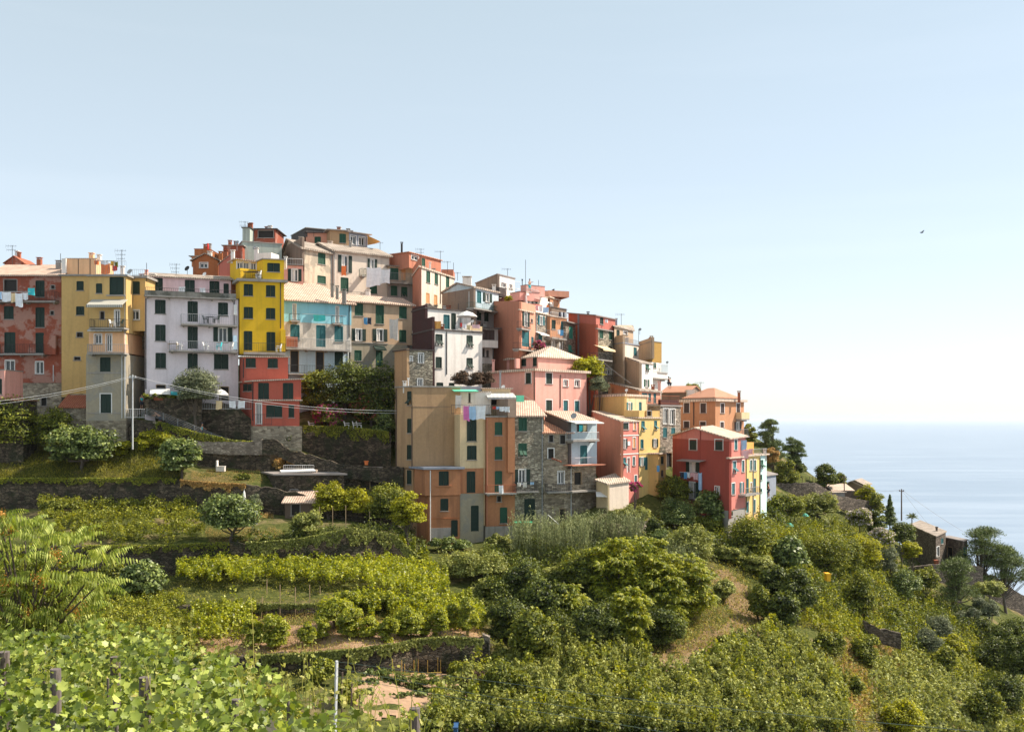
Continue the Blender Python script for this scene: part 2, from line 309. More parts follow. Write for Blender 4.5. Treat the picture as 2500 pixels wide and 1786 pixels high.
# ---------------------------------------------------------------- the hillside: rows are the edges of the terraces, columns are bearings
TC = {
 -700: [(140,930),(115,1060),(113,1066),(111,1072),(110.5,1078),(103,1172),(102.5,1240),(90,1335),(89.5,1400),(80,1480),(79.6,1486),(71,1585),(70.6,1592),(62,1680),(50,1850)],
 280: [(140,930),(114,1060),(112.5,1066),(111,1072),(110.5,1078),(103,1172),(102.5,1240),(90,1335),(89.5,1400),(80,1480),(79.6,1486),(71,1585),(70.6,1592),(62,1680),(50,1850)],
 330: [(140,930),(114,1008),(110.5,1016),(108.6,1024),(108,1078),(103,1172),(102.5,1240),(90,1335),(89.5,1400),(80,1480),(79.6,1486),(71,1590),(70.6,1600),(62,1690),(50,1850)],
 400: [(140,930),(113,990),(110.5,1030),(108.5,1038),(108,1090),(103,1172),(102.5,1240),(90,1335),(89.5,1402),(80,1480),(79.6,1488),(71,1600),(70.6,1612),(62,1700),(50,1850)],
 480: [(140,920),(113,988),(110.5,1052),(108.5,1060),(108,1135),(102,1180),(101.5,1250),(90,1330),(89.5,1400),(80,1480),(79.6,1500),(71,1606),(70.6,1622),(62.5,1715),(50,1850)],
 570: [(140,900),(112.5,988),(110,1073),(108.5,1080),(108,1145),(101,1185),(100.5,1256),(90,1327),(89.5,1398),(80,1478),(79.6,1503),(71,1604),(70.6,1630),(62.5,1730),(50,1850)],
 640: [(142,860),(112,1050),(110,1078),(108.5,1084),(108,1150),(101.5,1190),(101,1252),(90,1327),(89.5,1398),(80,1478),(79.6,1505),(71,1602),(70.6,1640),(62.5,1740),(50,1850)],
 740: [(146,800),(114,1045),(112.5,1100),(109,1108),(108.5,1150),(103,1205),(101,1258),(91,1318),(90.5,1398),(80,1478),(79.6,1498),(71,1598),(70.6,1645),(62.5,1745),(50,1850)],
 860: [(148,760),(115,1047),(114,1140),(109,1146),(108.5,1160),(103,1235),(100,1272),(92,1292),(91.5,1398),(80,1476),(79.6,1490),(71,1588),(70.6,1642),(62.5,1745),(50,1850)],
 960: [(148,760),(116,1060),(112,1150),(109,1170),(108.5,1190),(103,1260),(100,1290),(94,1308),(93.5,1398),(81,1470),(80.8,1478),(72.5,1575),(72,1635),(63,1745),(50,1850)],
 1020: [(148,790),(118,1060),(112,1200),(107,1300),(105,1322),(102,1335),(99,1345),(95,1358),(94,1400),(83,1478),(82.6,1486),(74,1563),(73.6,1640),(63,1750),(52,1880)],
 1100: [(150,800),(118,1060),(112,1200),(106,1318),(104,1325),(100,1340),(98,1355),(95,1376),(93,1400),(84,1483),(83.6,1490),(75,1553),(74,1640),(64,1750),(54,1900)],
 1180: [(150,820),(119,1060),(112,1210),(105,1320),(103,1326),(100,1340),(98,1358),(94,1385),(92,1410),(84,1500),(83.4,1508),(75.6,1560),(74.6,1645),(65,1750),(54,1900)],
 1260: [(150,850),(120,1060),(112,1210),(105,1318),(102.5,1326),(100,1340),(97,1370),(93,1400),(90,1440),(84,1520),(83,1530),(77,1600),(76,1612),(66,1745),(55,1900)],
 1480: [(152,900),(124,1060),(114,1180),(110,1222),(105.2,1238),(104,1290),(101,1340),(95,1392),(92,1430),(86,1500),(85,1510),(79,1580),(78,1592),(68,1740),(56,1900)],
 1600: [(154,950),(126,1060),(117,1180),(112,1222),(109,1248),(106,1290),(102,1320),(98,1370),(95,1410),(88,1500),(87,1510),(81,1575),(80,1590),(68,1740),(56,1900)],
 1750: [(155,1010),(132,1090),(122,1180),(114,1240),(109.5,1272),(107,1312),(104,1342),(99,1390),(96,1420),(90,1490),(89,1500),(83,1560),(82,1575),(70,1740),(58,1900)],
 1880: [(158,1090),(140,1130),(130,1180),(122,1220),(118,1252),(113,1292),(109,1330),(103,1380),(100,1410),(94,1480),(93,1490),(86,1560),(85,1570),(73,1740),(60,1900)],
 2050: [(162,1200),(150,1190),(146,1204),(142,1222),(138,1252),(130,1296),(122,1340),(113,1390),(109,1420),(100,1490),(99,1500),(91,1570),(90,1580),(78,1740),(64,1900)],
 2130: [(164,1300),(153,1262),(148,1272),(144,1286),(140,1304),(132,1340),(124,1378),(115,1420),(111,1448),(103,1512),(102,1522),(94,1586),(93,1597),(81,1743),(67,1900)],
 2200: [(166,1400),(155,1332),(150,1340),(146,1350),(142,1362),(134,1392),(126,1424),(118,1462),(114,1486),(106,1540),(105,1548),(98,1605),(97,1615),(84,1745),(70,1900)],
 2350: [(168,1520),(156,1385),(151,1392),(147,1400),(143,1412),(136,1440),(129,1470),(122,1505),(118,1530),(111,1580),(110,1587),(103,1640),(102,1648),(90,1750),(74,1900)],
 2500: [(170,1700),(158,1488),(153,1490),(149,1494),(145,1500),(139,1516),(133,1538),(127,1566),(123,1586),(116,1626),(115,1633),(109,1676),(108,1683),(97,1765),(80,1900)],
 3100: [(175,2300),(160,1960),(155,1950),(151,1940),(147,1930),(141,1925),(135,1930),(129,1940),(125,1950),(118,1970),(117,1975),(111,2000),(110,2005),(99,2050),(84,2120)]}
_px = np.array(sorted(TC)); _Y = np.array([[a for a, b in TC[p]] for p in _px], float); _py = np.array([[b for a, b in TC[p]] for p in _px], float)
_Z = CAMZ + (HZ-_py)*_Y/F
def column(px):
    return (np.array([np.interp(px, _px, _Y[:, i]) for i in range(_Y.shape[1])]), np.array([np.interp(px, _px, _Z[:, i]) for i in range(_Y.shape[1])]))
def tz(X, Y):
    px = 1250 + F*X/max(Y, 1); y, z = column(px)
    return float(np.interp(Y, y[::-1], z[::-1]))
def ground_at(px, py):
    """the spot of hillside seen at a photo position"""
    y, z = column(px); r = HZ-(z-CAMZ)*F/y
    r = np.maximum.accumulate(r)+np.arange(len(r))*1e-4
    Yv = float(np.interp(py, r, y)); return (px-1250)/F*Yv, Yv, float(np.interp(Yv, y[::-1], z[::-1]))
def fbm(x, y, s=1.0, seed=0):
    v = 0; a = 1.0
    for k in range(4):
        f = s*2**k; v = v + a*(np.sin(x*f*1.3+seed+1.7*np.sin(y*f*0.9+k+seed))*np.cos(y*f*1.1-seed*0.7+1.3*np.sin(x*f*0.8+2*k))); a *= 0.5
    return v/1.6
def grid_mesh(V):
    n, m = V.shape[:2]; i = np.arange(n*m).reshape(n, m)
    f = np.stack([i[:-1, :-1], i[1:, :-1], i[1:, 1:], i[:-1, 1:]], -1).reshape(-1, 4)
    return V.reshape(-1, 3), f
def build_hillside():
    pxs = np.arange(-700, 3101, 11.0); rows = []
    for px in pxs:
        y, z = column(px)
        yy = np.concatenate([[330, 260, 205, 178], y, [43, 36]]); zz = np.concatenate([[-3, -2, min(z[0]-2, 60) if px > 1700 else z[0]*0.8, z[0]-4 if px > 1700 else z[0]-0.5], z, [z[-1]-3.5, z[-1]-4]])
        Y2 = []; Z2 = []
        for k in range(len(yy)-1):
            for j in range(4): Y2.append(yy[k]+(yy[k+1]-yy[k])*j/4); Z2.append(zz[k]+(zz[k+1]-zz[k])*j/4)
        Y2.append(yy[-1]); Z2.append(zz[-1])
        Y2 = np.array(Y2); X2 = (px-1250)/F*Y2
        Z2 = np.array(Z2)+fbm(X2, Y2, 0.45, 3)*0.18
        rows.append(np.stack([X2, Y2, Z2], 1))
    V = np.array(rows); v, f = grid_mesh(V)
    m, t, b = nodes('hillside_soil')
    vv = mapped(t); n1 = noise(t, vv, 0.18, 6, 0.65); n2 = noise(t, vv, 1.6, 6, 0.7)
    g = ramp(t, n2, [(0.3, (0.03, 0.04, 0.010)), (0.55, (0.09, 0.10, 0.025)), (0.75, (0.18, 0.15, 0.06))])
    d = ramp(t, n2, [(0.3, (0.13, 0.10, 0.05)), (0.7, (0.30, 0.22, 0.12))])
    col = mix(t, ramp(t, n1, [(0.52, (0, 0, 0)), (0.66, (1, 1, 1))]), g, d)
    gm = t.nodes.new('ShaderNodeNewGeometry'); sp = t.nodes.new('ShaderNodeSeparateXYZ'); t.links.new(gm.outputs['True Normal'], sp.inputs[0])
    st = ramp(t, sp.outputs['Z'], [(0.35, (1, 1, 1)), (0.6, (0, 0, 0))])
    col = mix(t, st, col, ramp(t, n2, [(0.3, (0.035, 0.028, 0.018)), (0.7, (0.12, 0.095, 0.06))]))
    t.links.new(col, b.inputs['Base Color']); b.inputs['Roughness'].default_value = 1.0; b.inputs['Specular IOR Level'].default_value = 0.1
    bump(t, b, n2, 0.8, 0.25); MATS['hillside'] = m
    solo('hillside', (v, f), 'hillside', None, None, (0, 100, 80), kind='structure', smooth=False)
build_hillside()
# near slope under the vines the camera looks over
def near_z(x, y): return CAMZ - 4.15 - 0.115*y - 0.012*(x+6)*1.0 - 0.00*x + fbm(np.asarray(x, float), np.asarray(y, float), 0.5, 1)*0.1
def canopy_z(x, y): return near_z(x, y) + 2.1
X, Yg = np.meshgrid(np.arange(-30, 26, 1.0), np.concatenate([np.arange(-12, 28, 1.0), [30, 33, 37, 42, 48]]), indexing='ij')
Zg = near_z(X, Yg); Zg = Zg - np.clip(Yg-15, 0, None)*0.6*np.clip((X+6)/4, 0, 1) - np.clip(Yg-24, 0, None)*0.55 - np.clip(X-1, 0, None)*0.32
plain('near_soil', (0.05, 0.045, 0.025), 1.0, 0, 0.4)
v_, f_ = grid_mesh(np.stack([X, Yg, Zg], -1)); solo('vineyard_ground', (v_, f_[:, ::-1]), 'near_soil', None, None, (0, 10, 94), kind='structure')
plaster('bare_soil', (0.42, 0.27, 0.17), 0.5); plaster('path_soil', (0.26, 0.18, 0.10), 0.6)
def patch(name, poly, mat, lift=.05):
    xs = [p[0] for p in poly]; ys = [p[1] for p in poly]; st = 9; v = []; idx = {}; f = []
    def ins(x, y):
        c = False; j = len(poly)-1
        for i in range(len(poly)):
            (xi, yi), (xj, yj) = poly[i], poly[j]
            if (yi > y) != (yj > y) and x < (xj-xi)*(y-yi)/(yj-yi)+xi: c = not c
            j = i
        return c
    def vi(i, j):
        if (i, j) not in idx:
            x = min(xs)+i*st; y = min(ys)+j*st*.6; g = ground_at(x, y); idx[i, j] = len(v); v.append((g[0], g[1], g[2]+lift+.18*float(fbm(np.array(g[0]), np.array(g[1]), .45, 3))))
        return idx[i, j]
    for i in range(int((max(xs)-min(xs))/st)+1):
        for j in range(int((max(ys)-min(ys))/(st*.6))+1):
            x = min(xs)+(i+.5)*st; y = min(ys)+(j+.5)*st*.6; w_ = 6*math.sin(x*.11+y*.07)
            if ins(x+w_, y+w_*.5): f.append((vi(i, j), vi(i, j+1), vi(i+1, j+1), vi(i+1, j)))
    solo(name, (v, f), mat, None, None, v[0], kind='structure')
patch('vegetable_plot_soil', [(868, 1655), (1000, 1645), (1100, 1648), (1135, 1700), (1140, 1740), (1060, 1752), (900, 1760), (850, 1700)], 'bare_soil')
patch('dirt_path', [(1700, 1395), (1780, 1390), (1830, 1440), (1900, 1520), (1900, 1550), (1800, 1600), (1690, 1640), (1600, 1650), (1640, 1580), (1740, 1540), (1790, 1510), (1760, 1440)], 'path_soil')
patch('dirt_path', [(2120, 1640), (2150, 1640), (2160, 1720), (2155, 1790), (2135, 1790), (2130, 1700)], 'path_soil')
patch('vine_terrace_soil', [(500, 1560), (700, 1530), (900, 1520), (1160, 1530), (1190, 1550), (1000, 1580), (800, 1592), (600, 1600), (480, 1600)], 'bare_soil')
# sea
def build_sea():
    rr = [130, 200, 400, 900, 2500, 7000, 16000, 34000, 70000]
    V = []
    for r in rr: V.append([(math.cos(a)*r, math.sin(a)*r, 0.0) for a in np.linspace(R(-20), R(200), 90)])
    v, f = grid_mesh(np.array(V)); f = f[:, ::-1]
    m, t, b = nodes('sea_water')
    vv = mapped(t, (0.0022, 0.010, 1)); n1 = noise(t, vv, 1.0, 6, 0.6)
    vs = mapped(t, (0.22, 0.35, 1)); n2 = noise(t, vs, 1.0, 5, 0.65)
    t.links.new(ramp(t, n1, [(0.40, (0.21, 0.27, 0.355)), (0.60, (0.29, 0.35, 0.435))]), b.inputs['Base Color'])
    t.links.new(ramp(t, n1, [(0.40, (0.36,)*3), (0.62, (0.42,)*3)]), b.inputs['Roughness'])
    bump(t, b, n2, 0.25, 0.5); b.inputs['IOR'].default_value = 1.33
    MATS['sea'] = m
    solo('sea', (v, f), 'sea', None, None, (0, 0, 0), kind='structure')
build_sea()
# haze over the whole bay
def build_haze():
    mb = MB(); mb.box(-72000, 72000, -25000, 72000, -2, 135)
    m = bpy.data.materials.new('haze_air'); m.use_nodes = True; t = m.node_tree; t.nodes.clear()
    o = t.nodes.new('ShaderNodeOutputMaterial'); pv = t.nodes.new('ShaderNodeVolumePrincipled')
    pv.inputs['Color'].default_value = (0.80, 0.85, 0.92, 1); pv.inputs['Density'].default_value = 0.00004; pv.inputs['Anisotropy'].default_value = 0.0
    t.links.new(pv.outputs[0], o.inputs['Volume']); MATS['haze'] = m
    solo('haze', mb, 'haze', 'pale sea haze fading the horizon', 'haze', (0, 0, 0), kind='stuff')
build_haze()

# ---------------------------------------------------------------- retaining walls
def terrace_wall(label, i, px0, px1, mat='stone_dark', group=None, top_add=0.12, name='retaining_wall', thick=0.5, h0=None, rough=0.12):
    """dry stone wall along terrace step i -> i+1"""
    pts = []; n = max(3, int(abs(px1-px0)/9))
    for px in np.linspace(px0, px1, n):
        y, z = column(px); yf = y[i+1]-0.12; yb = y[i]+thick-0.1
        j = random.uniform(-rough, rough)
        pts.append(((px-1250)/F, yf, yb, z[i+1]-0.5, z[i]+top_add+j))
    mb = MB()
    for k, (u, yf, yb, zb, zt) in enumerate(pts):
        for q in ((u*yf, yf, zb), (u*yf, yf-0.03, (zb+zt)/2), (u*(yf+.1), yf+.1, zt), (u*yb, yb, zt), (u*yb, yb, zb)): mb.v.append(q)
    for k in range(len(pts)-1):
        a = k*5; b_ = a+5
        for j in range(4): mb.f.append((a+j, b_+j, b_+j+1, a+j+1))
        mb.f.append((a+4, b_+4, b_, a))
    mb.f.append((0, 1, 2, 3, 4)); e = (len(pts)-1)*5; mb.f.append((e+4, e+3, e+2, e+1, e))
    u, yf, yb, zb, zt = pts[len(pts)//2]
    return solo(name, mb, mat, label, 'stone wall', (u*yf, yf, zb), group)
def free_wall(label, pts, thick=0.4, mat='stone_dark', jag=0.1, name='stone_wall', cat='stone wall', cap=None, group=None):
    """pts: (photo x, Y, row of the top, row of the foot), any polyline"""
    D = []
    for k in range(len(pts)-1):
        (x0, Y0, t0, b0), (x1, Y1, t1, b1) = pts[k], pts[k+1]; n = max(2, int(abs(x1-x0)/7))
        for j in range(n): u = j/n; D.append((x0+(x1-x0)*u, Y0+(Y1-Y0)*u, t0+(t1-t0)*u, b0+(b1-b0)*u))
    D.append(pts[-1]); mb = MB()
    for (x, Y, t, b) in D:
        p = P(x, t, Y); q = P(x, b, Y); j = random.uniform(-jag, jag)
        for yy, z in ((0, q[2]), (0, p[2]+j), (thick, p[2]+j), (thick, q[2])): mb.v.append((p[0], p[1]+yy, z))
    for k in range(len(D)-1):
        a = 4*k
        for j in range(4): mb.f.append((a+j, a+4+j, a+4+(j+1) % 4, a+(j+1) % 4))
    mb.f.append((0, 1, 2, 3)); a = 4*(len(D)-1); mb.f.append((a+3, a+2, a+1, a))
    m = D[len(D)//2]; c = P(m[0], m[3], m[1])
    return solo(name, mb, mat, label, cat, tuple(c), group)

free_wall('low parapet wall of the lilac house patio', [(352, 109.4, 969, 1010), (420, 109.2, 970, 1030), (492, 109.1, 972, 1060)], .35, 'stone_dark', .05)
# ---------------------------------------------------------------- houses
class Face:
    def __init__(s, p, q):
        s.p = np.array(p, float); s.q = np.array(q, float); d = s.q-s.p; s.L = float(np.hypot(*d)); s.t = d/s.L; s.n = np.array([s.t[1], -s.t[0]])
    def hit(s, px, d=0.0):
        """where the sightline of column px meets this face (or its plane moved out by d)"""
        u = (px-1250)/F; o = s.p+s.n*d; den = s.t[0]-u*s.t[1]; k = (u*o[1]-o[0])/den; return k, (o+s.t*k)[1]
    def z(s, py, Y): return CAMZ+(HZ-py)/F*Y
    def pt(s, k, d, z): q = s.p+s.t*k+s.n*d; return (q[0], q[1], z)
    def box(s, mb, k0, k1, d0, d1, z0, z1):
        mb.box8([s.pt(k0, d1, z0), s.pt(k1, d1, z0), s.pt(k1, d0, z0), s.pt(k0, d0, z0), s.pt(k0, d1, z1), s.pt(k1, d1, z1), s.pt(k1, d0, z1), s.pt(k0, d0, z1)])
    def slant(s, mb, k0, k1, da, za, db, zb, th=0.05):
        mb.box8([s.pt(k0, da, za), s.pt(k1, da, za), s.pt(k1, db, zb), s.pt(k0, db, zb), s.pt(k0, da, za+th), s.pt(k1, da, za+th), s.pt(k1, db, zb+th), s.pt(k0, db, zb+th)])
SH = dict(g='shut_g', e='shut_e', t='shut_t', b='shut_b', y='shut_y', c='shut_c')
def wall_face(mb, fc, zb, z0, z1, rects):
    rects = [r for r in rects if r[1]-r[0] > .05 and r[3]-r[2] > .05]
    top = lambda s: z0+(z1-z0)*s/fc.L
    zm = min(z0, z1)-0.02
    rects = [(max(.02, a), min(fc.L-.02, b), max(zb+.02, c), min(zm-.02, d), e) for a, b, c, d, e in rects]
    rects = [r for r in rects if r[1] > r[0] and r[3] > r[2]]
    ss = sorted({0.0, fc.L} | {r[0] for r in rects} | {r[1] for r in rects}); zz = sorted({zb, zm} | {r[2] for r in rects} | {r[3] for r in rects})
    for i in range(len(ss)-1):
        a, b = ss[i], ss[i+1]
        if b-a < 1e-4: continue
        for j in range(len(zz)-1):
            c, d = zz[j], zz[j+1]; mx, mz = (a+b)/2, (c+d)/2
            if d-c < 1e-4 or any(r[0] < mx < r[1] and r[2] < mz < r[3] for r in rects): continue
            mb.quad(fc.pt(a, 0, c), fc.pt(b, 0, c), fc.pt(b, 0, d), fc.pt(a, 0, d))
        mb.quad(fc.pt(a, 0, zm), fc.pt(b, 0, zm), fc.pt(b, 0, top(b)), fc.pt(a, 0, top(a)))
    for a, b, c, d, e in rects:
        mb.quad(fc.pt(a, -e, c), fc.pt(b, -e, c), fc.pt(b, -e, d), fc.pt(a, -e, d))
        mb.quad(fc.pt(a, 0, c), fc.pt(b, 0, c), fc.pt(b, -e, c), fc.pt(a, -e, c)); mb.quad(fc.pt(a, 0, d), fc.pt(a, -e, d), fc.pt(b, -e, d), fc.pt(b, 0, d))
        mb.quad(fc.pt(a, 0, c), fc.pt(a, -e, c), fc.pt(a, -e, d), fc.pt(a, 0, d)); mb.quad(fc.pt(b, 0, c), fc.pt(b, 0, d), fc.pt(b, -e, d), fc.pt(b, -e, c))
def window(root, fc, s0, s1, z0, z1, kind):
    """kind letters: colour (g e t b y c) closed shutters; w white glazed; h dark opening; + o open shutters, a lower flaps pushed out, s pale surround, D door, r arched"""
    k = kind; col = next((SH[c] for c in k if c in SH), None); W = s1-s0; H = z1-z0
    fr = MB(); nm = 'door' if 'D' in k else 'window'; a, b = s0, s1
    if 'o' in k: a, b = s0+W*.27, s1-W*.27
    if 's' in k:
        t = .09
        fc.box(fr, a-t, a-.002, -.05, .03, z0-t*.8, z1+t); fc.box(fr, b+.002, b+t, -.05, .03, z0-t*.8, z1+t); fc.box(fr, a-.001, b+.001, -.05, .028, z1+.002, z1+t)
    else:
        fc.box(fr, a-.05, a+.03, -.11, .012, z0, z1); fc.box(fr, b-.03, b+.05, -.11, .012, z0, z1); fc.box(fr, a+.031, b-.031, -.11, .010, z1-.05, z1+.04)
    glazed = 'w' in k or 'o' in k
    if glazed:
        t = .07
        fc.box(fr, a+.031, a+.03+t, -.2, -.13, z0+.01, z1-.052); fc.box(fr, b-.03-t, b-.031, -.2, -.13, z0+.01, z1-.052); m = (a+b)/2
        fc.box(fr, m-.05, m+.05, -.195, -.125, z0+.01, z1-.052); fc.box(fr, a+.11, b-.11, -.2, -.14, z0+.01, z0+.1); fc.box(fr, a+.11, b-.11, -.2, -.14, z1-.14, z1-.054)
    fm = 'white_paint' if ('s' in k or glazed) else (col if col else 'stone_warm')
    if 'h' in k and 's' not in k: fm = 'pale_wood' if 'D' in k else 'concrete'
    if len(fr.v) == 0: return
    w_ = part(nm, fr, fm, root)
    if 'D' not in k:
        si = MB(); fc.box(si, a-.12, b+.12, -.1, .09, z0-.09, z0-.012); part('sill', si, 'concrete', w_)
    if glazed or 'h' in k:
        g = MB(); fc.box(g, a+.002, b-.002, -.245, -.21, z0+.002, z1-.002); part('pane', g, 'glass' if glazed else 'unlit_inside', w_)  # unglazed openings get a near-black board painted as their unlit inside
    if col and 'o' in k:
        for (p0, p1) in ((s0, a-.06), (b+.06, s1)):
            sh = MB(); fc.box(sh, p0, p1, .012, .055, z0+.02, z1-.02)
            fc.box(sh, p0+.05, p1-.05, .056, .066, z0+.1, z1-.1); part('shutter', sh, col, w_)
        if random.random() < .6:
            c_ = MB(); c0 = a+.12; c1 = a+.12+(b-a)*random.uniform(.25, .6); fc.box(c_, c0, c1, -.207, -.198, z0+.1, z1-.1); part('curtain', c_, 'curtain', w_)
    elif col and 'w' not in k:
        m = (a+b)/2; halves = ((a+.034, m-.012), (m+.012, b-.034)) if W > .75 else ((a+.034, b-.034),)
        for p0, p1 in halves:
            sh = MB()
            if 'a' in k:
                zm = z0+H*.42; fc.box(sh, p0, p1, -.09, -.04, zm, z1-.055); fc.slant(sh, p0+.03, p1-.03, -.03, zm, .42, z0+H*.12)
                fc.box(sh, p0, p0+.05, -.09, -.045, z0+.02, zm); fc.box(sh, p1-.05, p1, -.09, -.045, z0+.02, zm)
            else:
                q = .07; fc.box(sh, p0, p1, -.10, -.06, z0+.02, z1-.055)
                fc.box(sh, p0, p0+q, -.0599, -.04, z0+.02, z1-.055); fc.box(sh, p1-q, p1, -.0599, -.04, z0+.02, z1-.055)
                for zz in (z0+.02, z0+H*.5, z1-.055-q): fc.box(sh, p0+q+.001, p1-q-.001, -.0599, -.041, zz, zz+q)
                nn = int(H/.11)
                for i in range(1, nn): fc.box(sh, p0+q+.002, p1-q-.002, -.0598, -.05, z0+.05+i*(H-.12)/nn, z0+.05+i*(H-.12)/nn+.045)
            part('shutter', sh, col, w_)
def railing(mb, pts, z0, z1, step=.19, r=.009):
    for (a, b) in zip(pts[:-1], pts[1:]):
        a = np.array(a); b = np.array(b); L = np.hypot(*(b-a)); n = max(1, int(L/step))
        for i in range(n+1):
            p = a+(b-a)*i/n; rr = r if i % 10 else r*2; mb.box(p[0]-rr, p[0]+rr, p[1]-rr, p[1]+rr, z0, z1)
        for z in (z1, z0+.08): mb.tube([(a[0], a[1], z), (b[0], b[1], z)], .02, 4)
def balcony(root, fc, c, spec):
    x0, x1, ys, yr = spec[:4]; st = spec[4] if len(spec) > 4 else 'd'; D = spec[5] if len(spec) > 5 else .95
    k0, Y0 = fc.hit(cx(c, x0), D); k1, Y1 = fc.hit(cx(c, x1), D); zs = fc.z(cyy(c, ys), Y0); zr = fc.z(cyy(c, yr), Y0)
    if 's' in st:   # a solid parapet from top to bottom of the slab
        pass
    mb = MB(); fc.box(mb, k0, k1, -.05, D+.05, zs-.16, zs)
    nb = max(2, int((k1-k0)/1.8))
    for i in range(nb):
        kk = k0+.3+(k1-k0-.6)*i/(nb-1); fc.box(mb, kk-.07, kk+.07, -.02, D*.7, zs-.33, zs-.161)
    bo = part('balcony', mb, 'concrete', root)
    if zr-zs > .25:
        r = MB()
        if 'p' in st:
            fc.box(r, k0, k1, D-.06, D+.06, zs+.001, zr); fc.box(r, k0, k0+.1, .01, D-.061, zs+.001, zr); fc.box(r, k1-.1, k1, .01, D-.061, zs+.001, zr)
            part('parapet', r, spec[6] if len(spec) > 6 else 'cream', bo)
        else:
            q = [fc.p+fc.t*k+fc.n*d for k, d in ((k0+.05, .02), (k0+.05, D), (k1-.05, D), (k1-.05, .02))]
            railing(r, q, zs, zr); part('railing', r, {'d': 'dark_metal', 'w': 'pale_metal', 'g': 'grey_metal', 'e': 'shut_e', 'b': 'brick'}[st[0]], bo)
def slab(mb, top, th):
    """closed sheet: top polygon(s) given as one outline of 3D points"""
    n = len(top); b = len(mb.v); mb.v += [tuple(p) for p in top]+[(p[0], p[1], p[2]-th) for p in top]
    mb.f.append(tuple(range(b, b+n))); mb.f.append(tuple(range(b+2*n-1, b+n-1, -1)))
    for i in range(n): j = (i+1) % n; mb.f.append((b+i, b+n+i, b+n+j, b+j))
